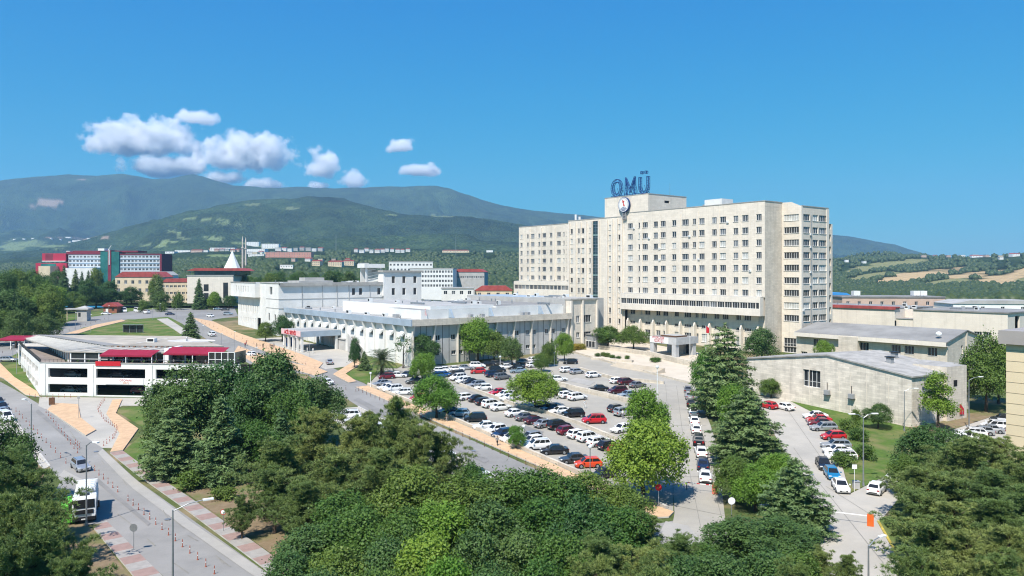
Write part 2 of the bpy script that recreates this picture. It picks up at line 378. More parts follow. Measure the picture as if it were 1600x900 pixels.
# ---------------------------------------------------------------- far terrain: a height field with the hills where they stand
PROF = {
 425: [(-600, 478), (1900, 478)],
 600: [(-300, 458), (300, 455), (500, 452), (800, 470), (1250, 474), (1340, 486), (1900, 488)],
 950: [(-300, 441), (200, 441), (400, 431), (500, 430), (620, 440), (800, 445), (1300, 464), (1600, 463), (1900, 460)],
 1500: [(-300, 426), (0, 426), (250, 418), (365, 410), (420, 405), (520, 409), (640, 415), (800, 415), (1300, 440), (1450, 442), (1600, 428), (1900, 420)],
 2000: [(-300, 413), (0, 416), (150, 405), (320, 394), (420, 392), (520, 392), (640, 392), (800, 393), (1300, 419), (1450, 416), (1600, 404), (1900, 400)],
 2700: [(-300, 405), (0, 405), (150, 395), (300, 388), (420, 388), (640, 387), (800, 388), (1300, 403), (1400, 400), (1500, 398), (1600, 395), (1900, 388)],
 3300: [(-300, 400), (0, 398), (100, 388), (200, 376), (340, 362), (430, 360), (520, 360), (650, 364), (800, 372), (900, 378), (1300, 407), (1900, 406)],
 4600: [(-300, 392), (0, 390), (100, 380), (175, 361), (245, 341), (284, 328), (341, 313), (394, 314), (437, 312), (481, 306), (512, 304), (547, 313), (590, 322), (634, 330), (700, 335), (760, 343), (811, 352), (900, 368), (1000, 380), (1300, 412), (1900, 412)],
 6000: [(-300, 370), (0, 362), (200, 350), (400, 345), (700, 350), (900, 365), (1200, 395), (1300, 402), (1500, 416), (1900, 416)],
 8000: [(-300, 292), (0, 284), (50, 279), (110, 276), (150, 279), (192, 274.5), (219, 279), (240, 283), (268, 282.5), (300, 275.5), (330, 283), (365, 293), (400, 295), (440, 296), (470, 294), (520, 297), (560, 296), (620, 294), (680, 294), (700, 296), (750, 312), (800, 325), (860, 333), (900, 336), (1000, 345), (1150, 358), (1300, 371), (1330, 374), (1400, 385), (1435, 395), (1480, 406), (1900, 412)],
 9600: [(-300, 395), (1900, 420)],
}
DS = sorted(PROF)
_prof = {d: (np.array([p[0] for p in PROF[d]], float), np.array([p[1] for p in PROF[d]], float)) for d in DS}
def _hash(i, j, s):
    n = np.sin(i * 127.1 + j * 311.7 + s * 74.7) * 43758.5453; return n - np.floor(n)
def vnoise(x, y, s=0):
    xi = np.floor(x); yi = np.floor(y); fx = x - xi; fy = y - yi; fx = fx * fx * (3 - 2 * fx); fy = fy * fy * (3 - 2 * fy)
    a = _hash(xi, yi, s); b_ = _hash(xi + 1, yi, s); c = _hash(xi, yi + 1, s); d = _hash(xi + 1, yi + 1, s)
    return (a * (1 - fx) + b_ * fx) * (1 - fy) + (c * (1 - fx) + d * fx) * fy
def fbm(x, y, s=0, o=4):
    t = 0; a = .5
    for k in range(o): t = t + a * (vnoise(x * 2 ** k, y * 2 ** k, s + k) - .5); a *= .5
    return t
def TZ(X, Y):
    """terrain height beyond the campus"""
    X = np.asarray(X, float); Y = np.asarray(Y, float)
    px = CX + F * X / Y; Yc = np.clip(Y, 425, 9600); z = np.zeros_like(Yc)
    zs = {d: CAMZ + (HY - np.interp(px, *_prof[d])) / F * d for d in DS}
    for a, b_ in zip(DS, DS[1:]):
        m = (Yc >= a) & (Yc <= b_); t = (Yc - a) / (b_ - a); s = t * t * (3 - 2 * t) if a >= 3300 else t
        z = np.where(m, zs[a] * (1 - s) + zs[b_] * s, z)
    amp = np.clip((Y - 700) / 3000, 0, 1)
    z = z + amp * (fbm(X / 900, Y / 900, 3, 5) * 70 * np.maximum(np.clip((4650 - Y) / 700, .3, 1), np.clip((Y - 6900) / 900, 0, .8)) + np.abs(fbm(X / 520, Y / 620, 9, 5)) * -460 * np.clip((4600 - Y) / 900, 0, 1) * np.clip((Y - 2400) / 900, .15, 1) + 6)
    z = z + np.clip((Y - 2500) / 1500, 0, 1) * (fbm(X / 130, Y / 130, 61, 3) * 22)
    ridge = np.clip((Y - 4200) / 2500, 0, 1)
    z = z + ridge * np.abs(fbm(X / 700 + Y / 2600, Y / 1700, 21, 4)) * -1500 * np.clip((7900 - Y) / 1500, 0, 1)
    return z
FIELDS = [  # px, py, half width, half height, colour
 (415, 383, 26, 6, 0), (375, 380, 18, 3.5, 0), (335, 372, 18, 5, 0), (230, 383, 30, 4.5, 0), (262, 377, 16, 3, 0), (285, 372, 14, 2.6, 1), (320, 343, 44, 4, 0), (360, 350, 24, 2.5, 0),
 (270, 362, 12, 3, 0), (396, 320, 22, 3, 1), (455, 326, 12, 3, 1), (690, 338, 22, 3.5, 1), (610, 336, 14, 2, 0), (40, 380, 40, 8, 0), (80, 384, 34, 4, 0), (20, 388, 24, 5, 0), (160, 371, 12, 3, 2), (110, 372, 40, 3, 2),
 (62, 321, 26, 4, 2), (80, 313, 24, 4, 2), (40, 327, 16, 3, 2), (120, 280, 20, 2, 2), (8, 349, 10, 1.5, 0), (180, 330, 10, 3, 0),
 (1400, 412, 58, 4, 3), (1450, 428, 72, 4.5, 4), (1530, 427, 60, 4, 4), (1395, 440, 45, 4, 4), (1560, 437, 50, 6, 4), (1340, 436, 26, 4, 3), (1365, 430, 40, 3, 3), (1480, 442, 40, 4, 3), (1600, 425, 40, 5, 4), (1590, 440, 30, 5, 3), (1420, 434, 30, 3, 0), (1340, 423, 24, 2, 3),
 (470, 400, 60, 4, 0), (420, 408, 30, 3, 3), (440, 425, 50, 2, 2), (350, 400, 30, 3, 0),
]
FCOL = [(.155, .20, .085), (.13, .16, .075), (.27, .205, .15), (.22, .22, .10), (.47, .345, .19)]
ncol, nrow = 460, 300
tt = np.linspace(-.92, .92, ncol); yy = np.concatenate([425 * (2700 / 425) ** np.linspace(0, 1, 150), np.geomspace(2700, 9600, 151)[1:]])
TY, TT = np.meshgrid(yy, tt, indexing='ij'); TX = TT * TY
Zt = TZ(TX, TY); pxs = CX + F * TT; pys = HY - F * (Zt - CAMZ) / TY
tint = np.zeros((TX.size, 4), np.float32)
wob = fbm(TX / 130, TY / 190, 40, 5).ravel() * 3.2
for fx, fy, fw, fh, k in FIELDS:
    fh = fh * (1.35 if fx > 1250 else .85)
    d = ((pxs - fx) / fw) ** 2 + ((pys - fy - (pxs - fx) * (-.10 if fx > 1250 else .03)) / fh) ** 2
    mk = np.clip((1.0 + wob - d.ravel()) * 2.2, 0, 1) * ((TY.ravel() > 620))
    if fy > 395: mk = mk * (TY.ravel() < 2900)
    upd = mk > tint[:, 3]
    tint[upd, :3] = FCOL[k]; tint[upd, 3] = mk[upd]
idx = np.arange(TX.size).reshape(TX.shape)
quads = np.stack([idx[:-1, :-1], idx[:-1, 1:], idx[1:, 1:], idx[1:, :-1]], -1).reshape(-1, 4)
m = bpy.data.materials.new('hill_forest'); m.use_nodes = True
N = m.node_tree.nodes; L = m.node_tree.links; bs = N['Principled BSDF']; bs.inputs['Roughness'].default_value = .95; bs.inputs['Specular IOR Level'].default_value = .05
g = N.new('ShaderNodeNewGeometry')
def _nz(s, det=8, ro=.7):
    n = N.new('ShaderNodeTexNoise'); n.inputs['Scale'].default_value = s; n.inputs['Detail'].default_value = det; n.inputs['Roughness'].default_value = ro; L.new(g.outputs['Position'], n.inputs['Vector']); return n
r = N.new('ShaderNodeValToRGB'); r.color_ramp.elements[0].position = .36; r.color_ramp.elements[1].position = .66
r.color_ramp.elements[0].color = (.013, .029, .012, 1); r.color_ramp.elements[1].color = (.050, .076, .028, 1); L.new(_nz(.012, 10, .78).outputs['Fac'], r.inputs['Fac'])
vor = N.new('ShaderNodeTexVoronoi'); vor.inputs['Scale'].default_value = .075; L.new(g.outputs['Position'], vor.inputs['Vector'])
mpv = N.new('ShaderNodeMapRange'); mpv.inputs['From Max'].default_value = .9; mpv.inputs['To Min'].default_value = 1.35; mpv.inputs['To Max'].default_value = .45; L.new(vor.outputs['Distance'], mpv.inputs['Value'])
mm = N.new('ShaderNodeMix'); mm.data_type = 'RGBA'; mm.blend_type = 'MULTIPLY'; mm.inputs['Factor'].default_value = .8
bigv = N.new('ShaderNodeMapRange'); bigv.inputs['From Min'].default_value = .3; bigv.inputs['From Max'].default_value = .7; bigv.inputs['To Min'].default_value = .45; bigv.inputs['To Max'].default_value = 1.75; L.new(_nz(.0022, 7, .65).outputs['Fac'], bigv.inputs['Value'])  # broad tone patches: mixed woodland, and painted stand-in for shading of the folds
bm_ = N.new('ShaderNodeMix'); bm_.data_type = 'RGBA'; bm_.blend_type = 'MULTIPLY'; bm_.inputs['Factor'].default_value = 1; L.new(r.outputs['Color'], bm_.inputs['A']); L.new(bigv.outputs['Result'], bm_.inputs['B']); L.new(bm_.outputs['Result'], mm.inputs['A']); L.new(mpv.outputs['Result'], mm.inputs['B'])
at = N.new('ShaderNodeAttribute'); at.attribute_name = 'field'
n3 = _nz(.02, 6, .7); ms = N.new('ShaderNodeMath'); ms.operation = 'MULTIPLY_ADD'; ms.inputs[1].default_value = 1.6; ms.inputs[2].default_value = -.5; L.new(n3.outputs['Fac'], ms.inputs[0])
ma = N.new('ShaderNodeMath'); ma.operation = 'MULTIPLY'; ma.use_clamp = True; L.new(at.outputs['Alpha'], ma.inputs[0])
mb_ = N.new('ShaderNodeMath'); mb_.operation = 'ADD'; mb_.use_clamp = True; L.new(ms.outputs[0], mb_.inputs[0]); L.new(at.outputs['Alpha'], mb_.inputs[1]); L.new(mb_.outputs[0], ma.inputs[1])
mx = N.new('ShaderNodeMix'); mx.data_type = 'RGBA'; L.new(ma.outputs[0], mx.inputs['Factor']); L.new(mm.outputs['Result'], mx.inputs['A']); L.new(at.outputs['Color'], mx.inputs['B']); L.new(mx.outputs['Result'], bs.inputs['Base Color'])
bp = N.new('ShaderNodeBump'); bp.inputs['Strength'].default_value = .9; bp.inputs['Distance'].default_value = 9; L.new(vor.outputs['Distance'], bp.inputs['Height']); bp.invert = True; L.new(bp.outputs['Normal'], bs.inputs['Normal'])
HILLM = m
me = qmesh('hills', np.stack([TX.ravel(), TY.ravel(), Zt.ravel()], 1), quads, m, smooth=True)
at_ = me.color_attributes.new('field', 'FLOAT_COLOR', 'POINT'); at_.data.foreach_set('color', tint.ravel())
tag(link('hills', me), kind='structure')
fieldmask = tint[:, 3].reshape(TX.shape)

# ---------------------------------------------------------------- ground sheet and paved surfaces
LIFT = [0]; FINE = [0]
def sheet(name, pts, m, world=False, skirt=0.0, lift=None, kind='structure'):
    """a surface laid on the site; pts are photo pixels on the ground or world xy"""
    if lift is None:
        if name in ('joint', 'road_crack', 'asphalt_patch', 'manhole_cover'): FINE[0] += 1; lift = .046 + .0006 * FINE[0]
        else: LIFT[0] += 1; lift = .0038 * LIFT[0]
    xy = [(p[0], p[1]) if world else tuple(P(*p))[:2] for p in pts]
    bm = bmesh.new()
    f = bm.faces.new([bm.verts.new((x, y, 0)) for x, y in xy]); f.normal_update()
    if f.normal.z < 0: f.normal_flip()
    bmesh.ops.triangulate(bm, faces=bm.faces[:])
    for ky, _ in KN[1:-1]:
        bmesh.ops.bisect_plane(bm, geom=bm.verts[:] + bm.edges[:] + bm.faces[:], plane_co=(0, ky, 0), plane_no=(0, 1, 0))
    for v in bm.verts: v.co.z = G(v.co.y) + lift + skirt
    mats = [m]
    if skirt:
        ed = [e for e in bm.edges if len(e.link_faces) == 1]
        rr = bmesh.ops.extrude_edge_only(bm, edges=ed)
        for v in [q for q in rr['geom'] if isinstance(q, bmesh.types.BMVert)]: v.co.z -= skirt + .05
        for q in rr['geom']:
            if isinstance(q, bmesh.types.BMFace): q.material_index = 1
        bmesh.ops.recalc_face_normals(bm, faces=bm.faces[:]); mats = [m, KERB]
    me = bpy.data.meshes.new(name); bm.to_mesh(me); bm.free()
    for q in mats: me.materials.append(q)
    o = link(name, me); tag(o, kind=kind); return o
def lerp2(a, b, t): return (a[0] + (b[0] - a[0]) * t, a[1] + (b[1] - a[1]) * t)
sheet('ground', [(-900, -300), (900, -300), (900, 432), (-900, 432)], ROUGHG, world=True, lift=0)
sheet('lawn', [(-60, 575), (-60, 530), (60, 500), (300, 470), (330, 490), (250, 520), (60, 560)], GRASS)
# junction and upper road to the hall
sheet('road', [(-120, 578), (-20, 540), (60, 514), (130, 497), (200, 487), (262, 481), (330, 483), (365, 478), (372, 494), (330, 500), (372, 527), (420, 545), (470, 560), (520, 575), (560, 594), (590, 610), (662, 656), (740, 689), (835, 732), (930, 774), (1000, 803), (1030, 818), (1060, 812), (1140, 828), (1120, 870), (1060, 960), (960, 960), (900, 860), (785, 750), (660, 687), (560, 635), (515, 606), (480, 585), (440, 580), (400, 574), (355, 549), (318, 527), (285, 506), (262, 495), (200, 500), (130, 515), (60, 537), (10, 560), (-20, 580), (-60, 610), (-120, 620)], ASPH)
sheet('road', [(320, 960), (500, 955), (400, 883), (220, 755), (152, 693), (131, 681), (72, 638), (20, 607), (-40, 575), (-80, 600), (-30, 630), (0, 637), (22, 656), (77, 729), (95, 752), (72, 792), (118, 822), (165, 817)], ASPHD)
sheet('forecourt', [(60, 634), (62, 620), (232, 622), (230, 634), (192, 634), (176, 640), (192, 668), (175, 700), (160, 700), (131, 681), (72, 640)], CONCG)
sheet('car_park_surface', [(574, 603), (600, 574), (640, 571), (700, 571), (800, 563), (862, 553), (890, 556), (960, 575), (1040, 597), (1050, 640), (1050, 700), (1052, 800), (1012, 786), (872, 730), (700, 655)], LOT)
sheet('car_park_surface', [(500, 640), (560, 636), (660, 690), (785, 752), (870, 790), (840, 830), (740, 790), (600, 720)], CONCG)
sheet('road', [(862, 553), (890, 549), (960, 568), (1086, 602), (1110, 664), (1122, 702), (1135, 830), (1150, 880), (1040, 880), (1054, 802), (1052, 758), (1045, 676), (1038, 600), (960, 578)], LOT)
sheet('car_park_surface', [(1180, 618), (1236, 622), (1272, 646), (1300, 690), (1318, 735), (1328, 772), (1398, 736), (1412, 770), (1375, 815), (1395, 860), (1420, 910), (1450, 985), (1280, 985), (1285, 900), (1278, 800), (1240, 730), (1205, 670)], CONCG)
sheet('car_park_surface', [(1440, 690), (1470, 678), (1560, 648), (1610, 640), (1620, 720), (1500, 722)], CONCG)
sheet('stone_plaza', [(862, 553), (868, 540), (905, 528), (960, 528), (1100, 552), (1102, 600), (1086, 602), (960, 569), (892, 548)], PLAZA)
sheet('yard', [(-60, 625), (0, 640), (24, 660), (76, 730), (60, 736), (-10, 700), (-80, 680)], CONCG)
sheet('soil_verge', [(20, 690), (70, 735), (60, 780), (150, 830), (205, 905), (250, 990), (60, 990), (-80, 800)], SOIL)
sheet('soil_verge', [(290, 770), (330, 740), (420, 720), (460, 760), (430, 800), (480, 900), (430, 870)], SOIL)
sheet('lawn', [(176, 640), (232, 634), (300, 640), (330, 720), (280, 770), (215, 740), (192, 706), (230, 672)], GRASS)
sheet('lawn', [(5, 572), (52, 560), (62, 612), (56, 614), (20, 592)], GRASS)
sheet('lawn', [(92, 529), (130, 512), (200, 499), (245, 500), (300, 520), (290, 536), (120, 540)], GRASS)
sheet('lawn', [(372, 566), (400, 582), (470, 590), (500, 600), (520, 640), (400, 700), (330, 640)], GRASS)
sheet('lawn', [(1225, 622), (1272, 618), (1300, 640), (1420, 668), (1440, 690), (1400, 735), (1330, 770), (1318, 735), (1300, 690), (1272, 646)], GRASS)
sheet('lawn', [(1372, 815), (1400, 800), (1520, 900), (1540, 985), (1452, 985), (1420, 905), (1395, 856)], GRASS)
sheet('lawn', [(1470, 678), (1420, 668), (1480, 650), (1570, 640), (1560, 648)], SOIL)
sheet('lawn', [(527, 582), (560, 560), (640, 566), (620, 576), (600, 575), (574, 601)], GRASS)
sheet('lawn', [(300, 470), (372, 466), (366, 478), (330, 484), (290, 480)], GRASS)
SW = stripes_mat('striped_paving', (.30, .205, .178), (.32, .30, .275), 4.4, math.atan2(-26.3, 22.8))
sheet('sidewalk', [(172, 709), (192, 706), (293, 777), (400, 852), (500, 925), (560, 975), (520, 975), (400, 880), (276, 787)], SW, skirt=.12)
sheet('sidewalk', [(147, 828), (166, 816), (253, 902), (315, 968), (285, 975), (210, 904)], SW, skirt=.12)
sheet('footpath', [(176, 626), (191, 625), (181, 647), (216, 671), (192, 705), (172, 708), (187, 679), (166, 648)], ORANGE, skirt=.12)
sheet('traffic_island', [(74, 641.7), (84, 631), (122, 633), (126, 654), (150, 673), (134, 682)], ORANGE, skirt=.13)
sheet('footpath', [(-60, 560), (-6, 562), (22, 590), (58, 613), (62, 621), (40, 618), (5, 592), (-40, 575)], ORANGE, skirt=.12)
sheet('footpath', [(556, 606), (574, 604), (700, 655.5), (872, 730.5), (960, 768), (1012, 788), (1053, 802), (1045, 810), (1025, 811), (1000, 797), (835, 727), (662, 652)], ORANGE, skirt=.13)
sheet('footpath', [(366, 551), (400, 570), (440, 573), (492, 588), (512, 582), (500, 577), (456, 568), (410, 556), (372, 541)], ORANGE, skirt=.12)
sheet('footpath', [(300, 497), (334, 503), (372, 521), (420, 537), (470, 554), (505, 568), (496, 578), (440, 560), (372, 534), (330, 515)], ORANGE, skirt=.12)
sheet('footpath', [(520, 586), (560, 561), (574, 563), (540, 585), (557, 597), (545, 599)], ORANGE, skirt=.12)
sheet('footpath', [(96, 524), (150, 508), (190, 500), (196, 502), (150, 513), (110, 526)], ORANGE, skirt=.12)
sheet('footpath', [(245, 499), (262, 498), (318, 534), (302, 536), (270, 514)], CONCG, skirt=.1)
sheet('forecourt', [(388, 530), (440, 527), (520, 543), (578, 551), (548, 572), (508, 577), (470, 558), (420, 540)], CONCG, lift=.034)
# slab joints and patched seams on the concrete lanes
def seam(name, a, b_, wd=.09, m=None):
    A = P(*a); B = P(*b_); d = (B - A).normalized(); n = Vector((-d.y, d.x, 0)) * wd / 2
    sheet(name, [(A + n)[:2], (B + n)[:2], (B - n)[:2], (A - n)[:2]], m or MATS.get('joint') or mat('joint', (.25, .24, .215), .95, .1, 1), world=True)
for a, b_ in [((1057, 603), (1067, 680)), ((1067, 680), (1083, 765)), ((1083, 765), (1096, 830)), ((1040, 601), (1047, 690)), ((1047, 690), (1054, 800)), ((1112, 752), (1133, 828)), ((1052, 790), (1131, 806)), ((1050, 745), (1108, 745)), ((1044, 665), (1104, 665)), ((1042, 640), (1098, 640)), ((1240, 700), (1380, 880)), ((1290, 760), (1372, 812)), ((1230, 640), (1300, 740))]: seam('joint', a, b_)
for a, b_ in [((700, 600), (812, 640)), ((840, 650), (955, 700)), ((640, 612), (760, 655)), ((850, 590), (960, 625))]: seam('joint', a, b_, .1)
WPAINT = mat('road_paint', (.62, .62, .60), .8, .2, 2)
PATCH = ground_mat('asphalt_patch', (.225, .22, .21), (.19, .186, .18), .6, (.26, .25, .24), .2, (.45, .7), .1, 8, .9)
PATCHL = ground_mat('asphalt_patch_light', (.36, .345, .315), (.31, .298, .275), .6, (.38, .36, .33), .2, (.45, .7), .1, 8, .9)
for q in [[(160, 702), (221, 757), (300, 817), (400, 885), (500, 957), (482, 957), (384, 892), (286, 823), (208, 764), (153, 708)], [(100, 735), (130, 750), (122, 760), (92, 744)]]: sheet('asphalt_patch', q, PATCHL)
for q in [[(60, 640), (128, 700), (124, 703), (55, 644)], [(150, 745), (235, 818), (231, 822), (145, 749)], [(560, 622), (640, 664), (632, 668), (552, 625)], [(700, 690), (764, 720), (757, 724), (694, 694)], [(1040, 815), (1075, 822), (1100, 850), (1060, 858), (1030, 835)], [(420, 560), (470, 572), (462, 577), (412, 564)], [(960, 700), (1005, 716), (990, 728), (944, 710)], [(820, 665), (850, 675), (842, 682), (812, 671)], [(900, 590), (930, 597), (920, 603), (888, 595)]]: sheet('asphalt_patch', q, PATCH if q[0][0] < 900 else PATCHL)
rr_ = random.Random(3)
for a, b_ in [((90, 660), (205, 765)), ((180, 800), (330, 930)), ((240, 790), (400, 925)), ((600, 640), (760, 715)), ((350, 535), (440, 572)), ((660, 672), (800, 736))]:
    for k in range(5):
        t = rr_.uniform(0, .85); q0 = lerp2(a, b_, t); q1 = lerp2(a, b_, t + rr_.uniform(.05, .14)); seam('road_crack', (q0[0] + rr_.uniform(-6, 6), q0[1]), (q1[0] + rr_.uniform(-6, 6), q1[1]), rr_.uniform(.05, .10))
for q in [(262, 812), (150, 706), (640, 672), (1062, 720), (1268, 742), (880, 640), (1020, 640), (740, 705)]:
    p_ = P(*q); sheet('manhole_cover', [(p_.x + .38 * math.cos(i * PI / 5), p_.y + .38 * math.sin(i * PI / 5)) for i in range(10)], STEEL, world=True)
# ================================================================ vegetation prototypes
LEAF_MID = leafmat('leaf_green', (.15, .245, .042), (.060, .120, .022), .32)
LEAF_DARK = leafmat('leaf_dark_green', (.112, .205, .05), (.046, .098, .027), .3)
LEAF_LIGHT = leafmat('leaf_fresh_green', (.215, .365, .045), (.10, .20, .027), .38)
LEAF_OLIVE = leafmat('needle_olive', (.235, .305, .082), (.098, .148, .045), .24, 1.1)
LEAF_CEDAR = leafmat('needle_bluegreen', (.195, .295, .10), (.085, .145, .055), .24, 1.0)
LEAF_PALM = leafmat('palm_frond', (.115, .15, .055), (.05, .075, .028), .2, 1.0)
LEAF_YEL = leafmat('leaf_yellow', (.40, .30, .03), (.20, .19, .03), .25, 1.2)

def unit(v): return v / np.maximum(np.linalg.norm(v, axis=-1, keepdims=True), 1e-9)
def leaf_quads(c, nrm, L, W, rg, droop=None):
    """diamond leaves at c facing nrm"""
    n = len(c); t = unit(np.cross(nrm, rg.normal(size=(n, 3)))); b = np.cross(nrm, t)
    L = L * rg.uniform(.65, 1.3, (n, 1)); W = W * rg.uniform(.65, 1.3, (n, 1))
    V = np.stack([c - t * L, c + b * W + nrm * W * .25, c + t * L, c - b * W + nrm * W * .25], 1)
    return V.reshape(-1, 3)
def quads_of(nv): return np.arange(nv, dtype=np.int32).reshape(-1, 4)

def crown_broad(seed, R_, H, nl, ncl, npc, ls, lowcut=-.85, gap=.0, shape='round'):
    """leafy crown: lobes -> clumps -> leaves; base of the crown at z=0"""
    rg = np.random.default_rng(seed)
    d = unit(rg.normal(size=(nl, 3))); d[:, 2] = np.where(d[:, 2] < lowcut, -d[:, 2], d[:, 2])
    rad = rg.uniform(.42, .72, nl)[:, None]
    zc = d[:, 2:3] * rad
    if shape == 'cone': d[:, :2] *= np.clip(1.15 - (zc + .6) / 1.35, .22, 1.1)
    nlow = max(2, nl // 4); ai = np.arange(nlow) * 2 * PI / nlow + seed
    d[:nlow] = np.stack([np.cos(ai) * .8, np.sin(ai) * .8, np.full(nlow, -.62)], 1); rad[:nlow] = .66; d[nlow] = (0, 0, .62); rad[nlow] = .9
    lc = d * rad * np.array([R_, R_, H / 2]); lr = rg.uniform(.30, .46, nl) * R_
    if shape == 'cone': lr *= .8
    C = []; Nn = []
    for i in range(nl):
        n = int(ncl * 1.25 * (lr[i] / (.4 * R_)) ** 2)
        q = unit(rg.normal(size=(n, 3))); q[:, 2] = np.where(q[:, 2] < -.45, -q[:, 2] * .6, q[:, 2]); q = unit(q)
        p = lc[i] + q * lr[i] * rg.uniform(.72, 1.08, (n, 1)) * np.array([1, 1, min(1.15, H / (2 * R_) + .15)])
        C.append(p); Nn.append(q)
    C = np.concatenate(C); Nn = np.concatenate(Nn)
    # drop clumps buried inside other lobes
    keep = np.ones(len(C), bool)
    for i in range(nl):
        dd = np.linalg.norm((C - lc[i]) / np.array([1, 1, min(1.15, H / (2 * R_) + .15)]), axis=1); keep &= ~(dd < lr[i] * .62)
    if gap: keep &= rg.uniform(size=len(C)) > gap
    C = C[keep]; Nn = Nn[keep]
    k = len(C); cr = rg.uniform(.26, .62, (k, 1, 1)) * .95
    off = rg.normal(size=(k, npc, 3)) * cr * .62
    P_ = C[:, None] + off + Nn[:, None] * rg.uniform(-.3, .6, (k, npc, 1)) * cr
    nm = unit(Nn[:, None] * .75 + np.array([0, 0, .45]) + rg.normal(size=(k, npc, 3)) * .6)
    V = leaf_quads(P_.reshape(-1, 3), nm.reshape(-1, 3), ls * .5, ls * .32, rg)
    V[:, 2] += H / 2
    return V
def trunk_mesh(name, h, r, seed, m, spread=1.2, top=.55, limbs=4):
    rg = random.Random(seed); b = MB(); pts = [Vector((0, 0, -.3))]; rs = [r * 1.35]
    for i in range(1, 6):
        t = i / 5; pts.append(Vector((rg.uniform(-.12, .12) * t * spread, rg.uniform(-.12, .12) * t * spread, h * t))); rs.append(r * (1 - .72 * t))
    b.path(pts, rs, 7)
    for k in range(limbs):
        t = rg.uniform(top - .12, .85); p = pts[0].lerp(pts[-1], t); a = rg.uniform(0, 2 * PI); l = spread * rg.uniform(.7, 1.2)
        q = p + Vector((math.cos(a) * l * .5, math.sin(a) * l * .5, l * .5)); e = q + Vector((math.cos(a) * l * .5, math.sin(a) * l * .5, l * .6))
        b.path([p, q, e], [r * .42, r * .28, r * .08], 5)
    return b.mesh(name, m, True)

